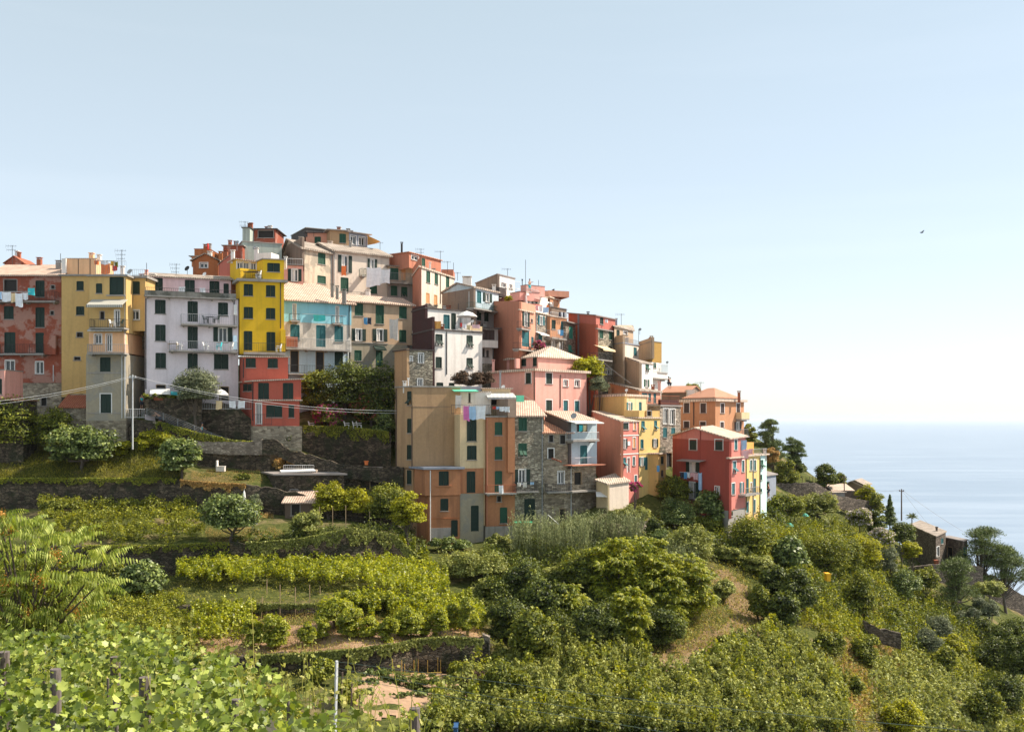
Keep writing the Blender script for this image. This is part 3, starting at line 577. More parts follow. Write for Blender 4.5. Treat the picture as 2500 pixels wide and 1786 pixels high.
def house(name, label, c, blocks, cat='house'):
    root = None
    for bi, B in enumerate(blocks):
        cc = B.get('crop', c); cs = B['c']; ref = B.get('ref', 0)
        pts = [np.array([(cx(cc, x)-1250)/F*Y, Y]) for x, Y in cs]
        zt = CAMZ+(HZ-cyy(cc, B['top']))/F*cs[ref][1]
        if len(pts) == 2:
            t = (pts[1]-pts[0]); t /= np.hypot(*t); bk = np.array([-t[1], t[0]])*B.get('d', 8); q = [pts[0], pts[1], pts[1]+bk, pts[0]+bk]
        else: q = [pts[0], pts[1], pts[2], pts[0]+pts[2]-pts[1]]
        if B.get('base') is not None: zb = CAMZ+(HZ-cyy(cc, B['base']))/F*cs[ref][1]
        else: zb = min(min(tz(p[0], p[1]) for p in q)-.6, zt-3)
        if root is None:
            root = thing(name, label, cat, (float(sum(p[0] for p in q)/4), float(sum(p[1] for p in q)/4), float(min(zb, zt-3))))
        dz = B.get('dz', [0, 0, 0, 0]); rk = B.get('roof', ('flat', .3, .18, 'concrete'))
        faces = [Face(q[i], q[(i+1) % 4]) for i in range(4)]; vis = faces[:len(cs)-1]
        wb = MB(); rects = {0: [], 1: []}; todo = []
        for wn in B.get('w', []):
            x0, y0, x1, y1, kd = wn; xm = cx(cc, (x0+x1)/2); fi = 0
            if len(vis) == 2 and xm > cx(cc, cs[1][0]): fi = 1
            fc = vis[fi]; a, Y = fc.hit(cx(cc, x0)); b, Y1 = fc.hit(cx(cc, x1)); Ym = (Y+Y1)/2; za = fc.z(cyy(cc, y1), Ym); zz = fc.z(cyy(cc, y0), Ym)
            W = b-a; ra, rb = (a+W*.27, b-W*.27) if 'o' in kd else (a, b)
            dep = .25 if ('h' in kd or 'w' in kd or 'o' in kd) else .12
            rects[fi].append((ra, rb, za, zz, dep)); todo.append((fc, a, b, za, zz, kd))
        zc = [zt+d for d in dz]
        for i, fc in enumerate(faces): wall_face(wb, fc, zb, zc[i], zc[(i+1) % 4], rects.get(i, []) if i < len(vis) else [])
        rise = rk[4] if len(rk) > 4 else 0
        if rk[0] == 'gab0':   # gable triangles over AB and CD
            fr = rk[5] if len(rk) > 5 else .5
            for i, (a, b, f_) in enumerate(((0, 1, fr), (2, 3, 1-fr))):
                m = q[a]+(q[b]-q[a])*f_; wb.quad((*q[a], zc[a]), (*q[b], zc[b]), (*m, zc[a]+(zc[b]-zc[a])*f_+rise-.02))
        if rk[0] == 'gab1':
            fr = rk[5] if len(rk) > 5 else .5
            for i, (a, b, f_) in enumerate(((1, 2, fr), (3, 0, 1-fr))):
                m = q[a]+(q[b]-q[a])*f_; wb.quad((*q[a], zc[a]), (*q[b], zc[b]), (*m, zc[a]+(zc[b]-zc[a])*f_+rise-.02))
        wb.quad(*[(*q[i], zc[i]-.01) for i in range(4)])
        wpart = part(B.get('name', 'wall'), wb, B['m'], root)
        for tt in todo: window(root, *tt)
        # roof
        if rk[0] != 'none':
            o = rk[1]; th = rk[2]; cen = sum(q)/4
            ex = []
            for i in range(4):
                a = q[i]-q[i-1]; a = a/np.hypot(*a); b = q[(i+1) % 4]-q[i]; b = b/np.hypot(*b); ex.append(q[i]+(a-b)*o)
            lift = th if rk[0] in ('flat',) else th*.7
            E = [np.array([*ex[i], zc[i]+lift+.002]) for i in range(4)]
            rb = MB()
            if rk[0] in ('flat', 'shed'): slab(rb, E, th)
            elif rk[0] == 'gab0':
                fr = rk[5] if len(rk) > 5 else .5
                m1 = E[0]+(E[1]-E[0])*fr+np.array([0, 0, rise]); m2 = E[3]+(E[2]-E[3])*fr+np.array([0, 0, rise]); slab(rb, [E[0], m1, m2, E[3]], th); slab(rb, [m1, E[1], E[2], m2], th)
            elif rk[0] == 'gab1':
                fr = rk[5] if len(rk) > 5 else .5
                m1 = E[1]+(E[2]-E[1])*fr+np.array([0, 0, rise]); m2 = E[0]+(E[3]-E[0])*fr+np.array([0, 0, rise]); slab(rb, [E[0], E[1], m1, m2], th); slab(rb, [m2, m1, E[2], E[3]], th)
            elif rk[0] == 'hip':
                f0 = rk[5] if len(rk) > 5 else .3; m1 = (E[0]*.5+E[3]*.5)*(1-f0)+(E[1]*.5+E[2]*.5)*f0+np.array([0, 0, rise]); m2 = (E[0]*.5+E[3]*.5)*f0+(E[1]*.5+E[2]*.5)*(1-f0)+np.array([0, 0, rise])
                slab(rb, [E[0], E[1], m2, m1], th); slab(rb, [E[1], E[2], m2], th); slab(rb, [E[2], E[3], m1, m2], th); slab(rb, [E[3], E[0], m1], th)
            rp = part('roof', rb, rk[3], root)
            if zt > CAMZ+9 and len(cs) and B.get('name') not in ('parapet', 'side_wall') and not B.get('ch'):
                for _k in range(2):
                    u1, u2 = random.uniform(.15, .85), random.uniform(.25, .7); p_ = q[0]+(q[1]-q[0])*u1+(q[3]-q[0])*u2; hh = random.uniform(.16, .3); zr_ = zt+(rise*(1-abs(u2-.5)*1.6) if rk[0] in ('gab1', 'hip', 'gab0') else 0)+(dz[3]*u2 if rk[0] == 'shed' else 0); cm = MB()
                    cm.box(p_[0]-hh, p_[0]+hh, p_[1]-hh, p_[1]+hh, zr_-.5, zr_+.75); cm.box(p_[0]-hh-.06, p_[0]+hh+.06, p_[1]-hh-.06, p_[1]+hh+.06, zr_+.9, zr_+.97)
                    for sx, sy in ((-1, -1), (1, -1), (1, 1), (-1, 1)): cm.box(p_[0]+sx*hh*.75-.04, p_[0]+sx*hh*.75+.04, p_[1]+sy*hh*.75-.04, p_[1]+sy*hh*.75+.04, zr_+.751, zr_+.899)
                    part('chimney', cm, random.choice(['white', 'brick', 'concrete', B['m']]), rp)
        else: rp = root
        def fsel(x0, x1):
            return vis[1] if len(vis) == 2 and cx(cc, (x0+x1)/2) > cx(cc, cs[1][0]) else vis[0]
        for bs in B.get('b', []): balcony(root, fsel(bs[0], bs[1]), cc, bs)
        for (x0, y0, x1, y1, m_, D) in B.get('aw', []):      # awnings: hung at y0 on the wall, front edge at y1
            fc = fsel(x0, x1); a, Y = fc.hit(cx(cc, x0), D*.5); b, _ = fc.hit(cx(cc, x1), D*.5); z0 = fc.z(cyy(cc, y0), Y); z1 = fc.z(cyy(cc, y1), Y)
            mb = MB(); fc.slant(mb, a, b, .02, z0, D, z1+(z0-z1)*.25, .04); fc.box(mb, a, b, D-.02, D+.01, z1, z1+(z0-z1)*.25); part('awning', mb, m_, root)
        for (x0, y0, x1, y1, m_, D) in B.get('bx', []):      # built-on boxes, ledges, bands: proud by D
            fc = fsel(x0, x1); a, Y = fc.hit(cx(cc, x0), max(D, 0)); b, _ = fc.hit(cx(cc, x1), max(D, 0)); mb = MB(); fc.box(mb, a, b, -.03, D, fc.z(cyy(cc, y1), Y), fc.z(cyy(cc, y0), Y))
            part('ledge' if abs(y1-y0) < 22 else 'panel', mb, m_, root)
        for pp in B.get('pipe', []):
            x, y0, y1 = pp[:3]; fc = fsel(x, x); a, Y = fc.hit(cx(cc, x)); mb = MB()
            mb.tube([fc.pt(a, .06, fc.z(cyy(cc, y1), Y)), fc.pt(a, .06, fc.z(cyy(cc, y0), Y))], .055, 6); part('drainpipe', mb, pp[3] if len(pp) > 3 else 'wood', root)
        for ch in B.get('ch', []):                             # chimneys (x, top, foot, width, Y, material)
            x, y0, y1, wd, Y = ch[:5]; m_ = ch[5] if len(ch) > 5 else 'concrete'; a = PC(cc, x, y0, Y); b = PC(cc, x, y1, Y); h = wd/CR[cc][2]/F*Y/2; mb = MB()
            mb.box(a[0]-h, a[0]+h, Y-h, Y+h, b[2]-.6, a[2]-.22); mb.box(a[0]-h-.07, a[0]+h+.07, Y-h-.07, Y+h+.07, a[2]-.06, a[2])
            for sx, sy in ((-1, -1), (1, -1), (1, 1), (-1, 1)): mb.box(a[0]+sx*h*.8-.04, a[0]+sx*h*.8+.04, Y+sy*h*.8-.04, Y+sy*h*.8+.04, a[2]-.219, a[2]-.061)
            part('chimney', mb, m_, root)
        for dd in B.get('dish', []):
            x, y, r, Y = dd[:4]; ctr = PC(cc, x, y, Y); rr = r/CR[cc][2]/F*Y; mb = MB(); n = 14; ax = Vector((-0.35, -0.8, 0.45)).normalized(); u = ax.cross(Vector((0, 0, 1))).normalized(); v = ax.cross(u)
            b0 = len(mb.v); mb.v.append(tuple(ctr-np.array(ax)*rr*.25))
            for ring, dep in ((.55, -.17), (1, 0)):
                for i in range(n): an = 2*math.pi*i/n; mb.v.append(tuple(ctr+np.array(u*math.cos(an)+v*math.sin(an))*rr*ring+np.array(ax)*rr*dep))
            for i in range(n): j = (i+1) % n; mb.f.append((b0, b0+1+i, b0+1+j)); mb.f.append((b0+1+i, b0+1+n+i, b0+1+n+j, b0+1+j))
            mb.tube([ctr-np.array(ax)*rr*.2, ctr+np.array([0, .15, -rr*1.2]), ctr+np.array([0, .15, -rr*3.2])], .03, 5); mb.tube([ctr-np.array(v)*-rr*.9, ctr+np.array(ax)*rr*.8], .015, 4)
            part('satellite_dish', mb, dd[4] if len(dd) > 4 else 'grey_metal', root)
        for (x, y0, y1, Y, k) in B.get('ant', []):           # aerials: mast with k cross elements
            a = PC(cc, x, y0, Y); b = PC(cc, x, y1, Y); mb = MB(); mb.tube([b-np.array([0, 0, .4]), a], .03, 5)
            for i in range(k):
                z = a[2]-.1-i*.45; L = .75-.1*i; mb.tube([(a[0]-L, Y, z), (a[0]+L*.6, Y+.1, z)], .016, 4)
                for j in range(5): xx = a[0]-L+j*L*.38; mb.tube([(xx, Y-.05, z-.22+.02*j), (xx, Y+.05, z+.22-.02*j)], .010, 3)
            part('aerial', mb, 'dark_metal', root)
        for rs in B.get('rail', []):                         # roof terrace railings (x0, x1, top, foot, Y0, Y1, style)
            x0, x1, y0, y1, Y0, Y1, st = rs; a = PC(cc, x0, y0, Y0); b = PC(cc, x1, y0, Y1); zf = PC(cc, x0, y1, Y0)[2]; mb = MB(); railing(mb, [a[:2], b[:2]], zf, a[2]); part('railing', mb, st, root)
    return root
# ---------------------------------------------------------------- the village, house by house
FL = lambda m='concrete', o=.3, t=.18: ('flat', o, t, m)
NR = ('none',)
H = house
H('red_house', 'weathered brick red house at the left edge with a tiled roof', 'A', [
 dict(c=[(-90, 113), (487, 113)], top=306, base=1150, m='brick_red', d=9, roof=('gab1', .45, .16, 'tile_pink', 1.9), ch=[], ant=[(97, 60, 250, 118, 2)],
  w=[(30, 330, 135, 425, 'h'), (285, 342, 350, 470, 'g'), (403, 375, 435, 405, 'h'), (35, 545, 105, 645, 'g'), (285, 555, 350, 710, 'g'), (398, 578, 428, 612, 'h'), (38, 752, 118, 912, 'g'), (285, 755, 345, 912, 'g'),
     (40, 968, 116, 1075, 'w'), (280, 978, 345, 1080, 'w')],
  b=[(-40, 437, 500, 425, 'd', 1.1), (-40, 345, 918, 845, 'd', 1.0)], bx=[(345, 775, 440, 925, 'brick_red', .7)], pipe=[(425, 1010, 1140, 'pale_metal')]),
 dict(c=[(-90, 112.9), (525, 112.9)], top=1151, base=None, m='stone_plastered', d=8.7, roof=NR, name='lower_wall', w=[(325, 1265, 370, 1330, 'h')]),
 dict(c=[(36, 120), (186, 120)], top=205, base=300, m='brick_red', d=4, roof=('gab0', .15, .08, 'tile_red', .9), w=[(148, 210, 165, 250, 'h')], name='roof_hut')])
H('ochre_house', 'narrow ochre house with four small windows next to the red house', 'A', [
 dict(c=[(488, 112), (712, 112)], top=305, base=1262, m='ochre', d=9, roof=FL('concrete', .25), w=[(610, 347, 660, 417, 'g'), (607, 547, 665, 613, 'g'), (607, 748, 657, 787, 'h'), (587, 942, 638, 970, 'h')], ant=[(480, 125, 300, 112, 0)]),
 dict(c=[(488, 112.1), (712, 112.1)], top=1263, base=None, m='stone_dark', d=8, roof=NR, name='lower_wall'),
 dict(c=[(520, 113.5), (762, 113.5)], top=168, base=296, m='peach', d=5, roof=FL('roof_cream', .05, .08), bx=[(618, 170, 622, 294, 'dark_metal', .03), (711, 170, 716, 294, 'dark_metal', .03)], name='roof_room'),
 dict(c=[(488, 113.2), (522, 113.2)], top=165, base=296, m='white', d=3, roof=NR, name='roof_room')])
H('ochre_tower_house', 'tall ochre over grey tower house with a striped awning and two balconies', 'A', [
 dict(c=[(708, 108.3), (1000, 108.3)], top=308, base=752, m='ochre', d=12, roof=FL('concrete', .25), w=[(765, 365, 807, 440, 'g'), (872, 315, 978, 452, 'g'), (793, 583, 828, 645, 'h'), (882, 570, 975, 700, 'wo')],
  b=[(708, 985, 712, 645, 'd', 1.3)], aw=[(705, 486, 990, 558, 'awning_stripe', 1.5)], bx=[(840, 452, 990, 462, 'concrete', .2)], rail=[(760, 1000, 185, 296, 109, 109, 'grey_metal')], ch=[(972, 225, 300, 26, 110, 'white')], ant=[(965, 95, 230, 110, 3)]),
 dict(c=[(705, 108.2), (985, 108.2)], top=752, base=912, m='peach', d=10, roof=NR, name='wall', w=[(750, 765, 805, 842, 'ws'), (843, 765, 885, 903, 'wDs')], b=[(690, 988, 912, 845, 'g', 1.2)], aw=[(705, 714, 980, 745, 'awning_grey', .9)]),
 dict(c=[(682, 108.4), (1000, 108.4)], top=925, base=1450, m='grey_ochre', d=10, roof=NR, name='lower_wall', w=[(797, 950, 873, 1062, 'g'), (797, 1238, 882, 1392, 'gDs')], bx=[(690, 1068, 970, 1076, 'concrete', .06), (690, 1388, 970, 1394, 'concrete', .05)], pipe=[(968, 930, 1430, 'pale_metal'), (992, 320, 1430, 'pale_metal')]),
 dict(c=[(682, 108.3), (1000, 108.3)], top=1451, base=None, m='stone_plastered', d=10, roof=NR, name='lower_wall', w=[(765, 1515, 800, 1535, 'h'), (835, 1535, 868, 1570, 'h')])])
H('ochre_annex', 'slim ochre house part with a dish between the tower and the lilac house', 'A', [
 dict(c=[(1002, 110.2), (1152, 110.2)], top=322, base=740, m='ochre', d=8, roof=FL('concrete', .3, .25), w=[(1030, 350, 1105, 448, 'g'), (1037, 575, 1103, 652, 'ws')], rail=[(1050, 1145, 252, 300, 110.5, 110.5, 'grey_metal')], dish=[(1027, 268, 24, 110.6)], ant=[(1162, 200, 320, 110.5, 0)]),
 dict(c=[(1015, 113.5), (1150, 113.5)], top=741, base=880, m='stone_warm', d=4, roof=NR, name='lower_wall'),
 dict(c=[(1015, 114.5), (1150, 114.5)], top=881, base=None, m='brick_red', d=4, roof=NR, name='lower_wall', w=[(1040, 1150, 1120, 1340, 'hD')])])
H('stone_outhouse', 'small stone outhouse with a red tiled lean-to roof below the ochre house', 'A', [
 dict(c=[(482, 109.6), (680, 109.6)], top=1348, base=None, m='stone_plastered', d=2.6, roof=('shed', .25, .12, 'tile_red'), dz=[0, 0, 1.75, 1.75], w=[(540, 1400, 570, 1440, 'h')])])
H('lilac_house', 'big pale lilac house with dark green shutters and long balconies', 'B', [
 dict(c=[(45, 110), (785, 113.4)], top=462, base=None, m='lilac', d=9, roof=('flat', .1, .1, 'mossy'), name='wall',
  w=[(128, 495, 205, 602, 'g'), (387, 507, 460, 667, 'gD'), (628, 517, 700, 620, 'g'), (130, 692, 205, 818, 'g'), (387, 707, 460, 880, 'gD'), (587, 710, 738, 828, 'go'), (132, 915, 208, 1035, 'g'), (387, 920, 460, 1038, 'g'), (596, 925, 703, 1042, 'g'),
     (135, 1165, 208, 1240, 'hDr'), (635, 1180, 708, 1290, 'hDr'), (308, 1170, 352, 1225, 'ws')],
  b=[(42, 768, 452, 415, 'sp', .9, 'mossy'), (330, 783, 680, 601, 'g', 1.2), (236, 783, 890, 815, 'g', 1.3)], pipe=[(52, 480, 1200, 'dark_metal'), (752, 480, 700, 'dark_metal')], bx=[(745, 775, 775, 885, 'white_blue', .5), (750, 530, 775, 610, 'white_paint', .3)]),
 dict(c=[(62, 113), (728, 116.2)], top=308, base=450, m='lilac_pink', d=6, roof=('gab1', .35, .12, 'tile_slate', .8), name='penthouse',
  w=[(115, 322, 183, 425, 'g'), (365, 337, 437, 432, 'g'), (560, 347, 632, 442, 'g'), (672, 366, 706, 442, 'g')], ch=[(58, 255, 330, 18, 113.5, 'pink')], dish=[(378, 243, 23, 117, 'dark_metal'), (516, 288, 18, 116, 'white_paint')], ant=[(292, 205, 300, 116, 3), (58, 200, 280, 114, 0)],
  rail=[(50, 330, 392, 425, 109.2, 110.5, 'dark_metal'), (330, 765, 402, 450, 110.5, 112.6, 'dark_metal')])])
H('yellow_house', 'bright yellow house with dark shutters and a roof terrace', 'B', [
 dict(c=[(765, 115.80), (797, 113.20), (1148, 114.50)], ref=1, top=345, base=922, m='yellow', roof=('flat', .35, .3, 'concrete'), w=[(832, 370, 898, 460, 'g'), (1008, 380, 1075, 467, 'g'), (832, 552, 898, 640, 'g'), (1008, 560, 1075, 645, 'g'), (832, 742, 893, 893, 'gD'), (1012, 750, 1075, 898, 'gD')],
  b=[(828, 1160, 905, 832, 'd', 1.3)], bx=[(828, 905, 1160, 925, 'concrete', 1.32), (1122, 728, 1160, 904, 'yellow', 1.3)], pipe=[(1120, 350, 720, 'dark_metal')]),
 dict(c=[(720, 118.20), (768, 115.60), (990, 116.70)], ref=1, top=170, base=345, m='yellow', roof=('shed', .3, .12, 'tile_pink'), dz=[0, 0, -.3, 0], w=[(775, 192, 820, 262, 'ws'), (826, 192, 868, 262, 'ws'), (884, 196, 925, 262, 'ws')], name='penthouse', ch=[(742, 98, 165, 26, 117.20, 'white')]),
 dict(c=[(765, 114.40), (800, 113.50)], top=250, base=345, m='yellow', d=2, roof=NR, name='parapet', rail=[(800, 980, 262, 320, 113.20, 113.80, 'dark_metal')]),
 dict(c=[(935, 115.40), (982, 113.60), (1147, 114.20)], ref=1, top=172, base=345, m='yellow', roof=('flat', .15, .12, 'concrete'), w=[(1018, 204, 1112, 270, 'g')], name='penthouse', ch=[(1160, 150, 200, 18, 114.70, 'white')])])
H('red_cottage', 'stepped vermilion red house with cream ledges below the yellow house', 'B', [
 dict(c=[(793, 114.30), (822, 111.40), (1180, 111.80)], ref=1, top=948, base=1150, m='red', roof=('flat', .2, .16, 'roof_cream'), w=[(848, 957, 920, 1028, 'g'), (1022, 960, 1095, 1032, 'g')], pipe=[(826, 960, 1110, 'dark_metal')]),
 dict(c=[(797, 113.80), (907, 109.20), (1283, 109.80)], ref=1, top=1137, base=1290, m='red', roof=('shed', .3, .14, 'roof_cream'), dz=[0, 0, .25, .3], w=[(826, 1160, 858, 1215, 'g'), (862, 1160, 892, 1215, 'g'), (947, 1152, 1025, 1280, 'g'), (1142, 1153, 1218, 1280, 'g')], bx=[(907, 1282, 1290, 1292, 'roof_cream', .35)], pipe=[(904, 1145, 1450, 'dark_metal')]),
 dict(c=[(797, 113.80), (907, 109.20), (1270, 109.70)], ref=1, top=1291, base=1492, m='red', roof=NR, name='lower_wall', w=[(928, 1312, 968, 1478, 'wDs'), (1010, 1330, 1130, 1422, 'g'), (1187, 1328, 1225, 1424, 'g')], rail=[(905, 1050, 1400, 1485, 108.40, 108.40, 'dark_metal')]),
 dict(c=[(797, 113.90), (902, 109.10), (1290, 109.60)], ref=1, top=1493, base=None, m='stone_plastered', roof=NR, name='lower_wall')])
H('brown_rooftop_house', 'brown and terracotta house behind the lilac roof with a red closed parasol', 'B', [
 dict(c=[(425, 124), (625, 124)], top=185, base=400, m='rust', d=8, roof=('gab0', .3, .12, 'tile_slate', .9), w=[(480, 200, 542, 240, 'ws')]),
 dict(c=[(628, 124), (640, 121), (722, 121)], ref=1, top=205, base=400, m='light_red', roof=('shed', .15, .1, 'tile_slate'), dz=[.2, 0, 1.2, 1.4]),
 dict(c=[(437, 128), (557, 128)], top=92, base=190, m='rust', d=4, roof=('flat', .05, .08, 'brick'), name='roof_room'),
 dict(c=[(415, 127), (470, 127)], top=150, base=230, m='burnt', d=4, roof=('flat', .3, .08, 'tile_slate'), name='roof_room')])
H('pale_green_tower_house', 'pale green tower house on the crest with a dark red roof room', 'S', [
 dict(c=[(592, 129), (688, 131)], top=590, base=700, m='mint', d=8, roof=('flat', .1, .12, 'concrete'), ch=[(626, 605, 640, 9, 127.5, 'white')], dish=[(621, 604, 5, 127.3), (578, 592, 6, 127)], ant=[(598, 540, 590, 130, 2)]),
 dict(c=[(592, 131), (610, 131)], top=556, base=595, m='mint', d=5, roof=('flat', .15, .1, 'roof_dark'), name='roof_room'),
 dict(c=[(609, 133), (672, 133)], top=560, base=595, m='brick_red', d=5, roof=('flat', .35, .1, 'roof_dark'), w=[(630, 562, 668, 580, 'h')], name='roof_room'),
 dict(c=[(545, 128), (592, 128)], top=600, base=640, m='brick_red', d=5, roof=('flat', .2, .1, 'concrete'), name='roof_room'),
 dict(c=[(625, 120.5), (662, 120)], top=618, base=650, m='white', d=2, roof=NR, name='parapet')])
H('small_pink_house', 'small rose pink house wedged between yellow house and old plaster house', 'C', [
 dict(c=[(45, 123), (212, 123.5)], top=380, base=None, m='pink', d=7, roof=('flat', .15, .1, 'roof_dark'), w=[(80, 410, 198, 518, 'go')], rail=[(60, 205, 320, 375, 122.6, 123, 'pale_metal')], ch=[(60, 308, 375, 20, 123, 'white')])])
H('old_plaster_house', 'old house with flaking cream plaster and a dark stone gable side', 'C', [
 dict(c=[(25, 136), (205, 127.5), (462, 131.4)], ref=1, top=240, base=None, m='old_cream', roof=('gab0', .4, .22, 'tile_slate', 2.2, .35), w=[(343, 277, 402, 370, 'e'), (337, 472, 405, 535, 'e')], pipe=[(455, 255, 580, 'grey_metal')]),
 dict(c=[(25, 135.9), (204, 127.4)], top=235, base=None, m='brown_stucco', d=.3, roof=NR, name='side_wall')])
H('cream_crest_house', 'cream house on the crest with white sheets hung below its windows', 'C', [
 dict(c=[(470, 131.3), (955, 136.2)], top=258, base=None, m='cream', d=8, roof=('gab1', .4, .2, 'tile_slate', 1.6), w=[(513, 293, 632, 443, 'go'), (768, 324, 848, 412, 'go'), (538, 487, 600, 602, 'e'), (790, 552, 846, 622, 'e')],
  b=[(718, 760, 465, 405, 'e', .8), (595, 730, 640, 602, 'd', .6)], pipe=[(478, 262, 600, 'grey_metal')])])
H('rooftop_flat', 'flat roofed rooftop storey in grey, blue and pink at the very top', 'C', [
 dict(c=[(235, 140), (443, 140)], top=102, base=240, m='salmon', d=5, roof=('flat', .25, .1, 'roof_dark'), w=[(313, 135, 362, 202, 'e')], ant=[(303, 70, 110, 140, 0)]),
 dict(c=[(110, 146), (238, 139.9)], top=125, base=200, m='roof_dark', d=3, roof=('shed', .1, .1, 'concrete'), dz=[0, 0, 0, 0], name='side_wall'),
 dict(c=[(443, 138), (607, 139)], top=78, base=260, m='tan', d=6, roof=('flat', .5, .12, 'roof_grey'), w=[(527, 110, 578, 187, 'e')]),
 dict(c=[(607, 139), (765, 141)], top=97, base=275, m='slate_blue', d=6, roof=('flat', .5, .12, 'roof_grey'), w=[(620, 126, 668, 200, 'ws'), (693, 136, 742, 210, 'ws')], ant=[(875, 180, 250, 142, 1)])])
H('grey_balcony_house', 'narrow grey house with emerald shutters beside the hanging white sheets', 'C', [
 dict(c=[(948, 135.6), (1162, 137)], top=388, base=530, m='beige', d=6, roof=('flat', .3, .12, 'tile_slate'), w=[(958, 405, 1030, 502, 'e'), (1062, 412, 1092, 510, 'y')], b=[(948, 1165, 522, 440, 'g', 1.0)]),
 dict(c=[(946, 135.4), (1160, 136.8)], top=531, base=None, m='grey', d=6, roof=NR, name='lower_wall', w=[(970, 558, 1020, 642, 'e'), (1060, 568, 1107, 650, 'ea')])])
H('tall_cream_house', 'tall cream house with terracotta side wall and green and orange shutters', 'D', [
 dict(c=[(30, 135), (105, 126), (465, 136)], ref=1, top=140, base=None, m='cream', roof=('flat', .3, .2, 'roof_cream'), w=[(175, 182, 213, 298, 'e'), (262, 205, 294, 315, 'e'), (380, 234, 412, 350, 'e'), (172, 408, 207, 515, 'y'), (255, 428, 288, 530, 'y')], pipe=[(318, 200, 520, 'wood')]),
 dict(c=[(30, 134.9), (103, 125.9)], top=150, base=None, m='terracotta', d=.25, roof=NR, name='side_wall'),
 dict(crop='C', c=[(878, 140), (1125, 134), (1400, 141)], ref=1, top=268, base=400, m='terracotta', roof=('shed', .25, .1, 'tile_terra'), dz=[.5, 0, 0, .5], w=[(1235, 322, 1262, 385, 'e'), (1145, 295, 1205, 335, 'ws')], name='penthouse', ch=[(1062, 180, 245, 16, 143, 'dark_metal'), (1305, 352, 400, 16, 134, 'white')], ant=[(1227, 235, 300, 135, 2), (1395, 255, 330, 138, 1)]),
 dict(crop='D', c=[(330, 138), (455, 138)], top=160, base=235, m='terracotta', d=4, roof=NR, name='parapet', ant=[(396, 75, 165, 138, 1), (458, 90, 165, 139, 0)])])
H('turquoise_house', 'house with a turquoise upper storey under a broad pink tiled roof', 'C', [
 dict(c=[(30, 117), (628, 121.6)], top=682, base=862, m='turquoise', d=11, roof=('hip', .5, .16, 'tile_pink', 2.9, .25), w=[(105, 710, 172, 850, 'wo'), (475, 730, 538, 875, 'wo')], b=[(103, 187, 852, 795, 'd', .5), (470, 557, 878, 812, 'd', .5)],
  pipe=[(608, 720, 1000, 'dark_metal')], ch=[(463, 540, 612, 24, 119.5), (506, 555, 628, 24, 119.3), (566, 585, 668, 34, 118.8)]),
 dict(c=[(30, 117), (628, 121.6)], top=863, base=1105, m='old_white', d=11, roof=NR, w=[(105, 893, 178, 1020, 't'), (328, 898, 402, 1083, 'tD'), (485, 905, 553, 1037, 't')], b=[(65, 617, 1090, 1004, 'g', 1.1)], bx=[(70, 993, 165, 1080, 'brick', 1.0)]),
 dict(c=[(60, 117.2), (605, 121.4)], top=1106, base=None, m='pale_blue', d=10, roof=NR, name='lower_wall', w=[(103, 1114, 173, 1300, 'hD'), (322, 1122, 390, 1308, 'hD'), (487, 1128, 552, 1248, 'g')], b=[(85, 470, 1308, 1235, 'd', 1.1)], pipe=[(598, 1110, 1250, 'white_paint')])])
H('beige_house', 'beige house with open shutters and a long white towel on its wall', 'C', [
 dict(c=[(612, 121.7), (1150, 126.2)], top=695, base=1045, m='beige', d=7, roof=('gab1', .4, .14, 'tile_pink', 1.3), w=[(660, 710, 725, 812, 'e'), (840, 725, 905, 882, 'e'), (1042, 738, 1102, 838, 'e'), (630, 925, 752, 1030, 'go'), (812, 927, 937, 1033, 'go'), (1043, 938, 1097, 1042, 'e')], bx=[(630, 1038, 945, 1046, 'concrete', .1)]),
 dict(c=[(620, 121.8), (1110, 125.8)], top=1046, base=None, m='grey_ochre', d=7, roof=NR, name='lower_wall', w=[(657, 1113, 713, 1200, 'e'), (842, 1116, 895, 1255, 'eD')], aw=[(825, 1070, 920, 1112, 'shut_g', .8)])])
H('white_terrace_house', 'cream white house with a maroon side and a parasol on its roof terrace', 'D', [
 dict(c=[(30, 120.5), (237, 114), (757, 118.3)], ref=1, top=795, base=None, m='white', roof=('flat', .12, .18, 'roof_dark'), w=[(272, 838, 340, 955, 'ga'), (597, 852, 655, 970, 'ga'), (275, 1076, 332, 1190, 'g'), (597, 1086, 655, 1196, 'ga'), (283, 1342, 347, 1376, 'g'), (413, 1345, 463, 1374, 'g')],
  pipe=[(385, 810, 1255, 'dark_metal')], rail=[(480, 735, 738, 800, 116.5, 118, 'pale_metal')]),
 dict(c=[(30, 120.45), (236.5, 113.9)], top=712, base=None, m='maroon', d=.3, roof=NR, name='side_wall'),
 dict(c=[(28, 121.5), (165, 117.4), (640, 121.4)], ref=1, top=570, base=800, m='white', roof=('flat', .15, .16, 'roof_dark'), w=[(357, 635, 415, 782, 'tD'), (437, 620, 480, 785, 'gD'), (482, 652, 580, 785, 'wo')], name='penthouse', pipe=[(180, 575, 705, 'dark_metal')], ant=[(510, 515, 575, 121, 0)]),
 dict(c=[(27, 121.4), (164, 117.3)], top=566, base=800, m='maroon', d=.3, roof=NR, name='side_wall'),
 dict(c=[(640, 117.6), (757, 118.5)], top=748, base=800, m='sand', d=.3, roof=NR, name='parapet', dish=[(655, 700, 20, 119.5, 'white_paint')])])
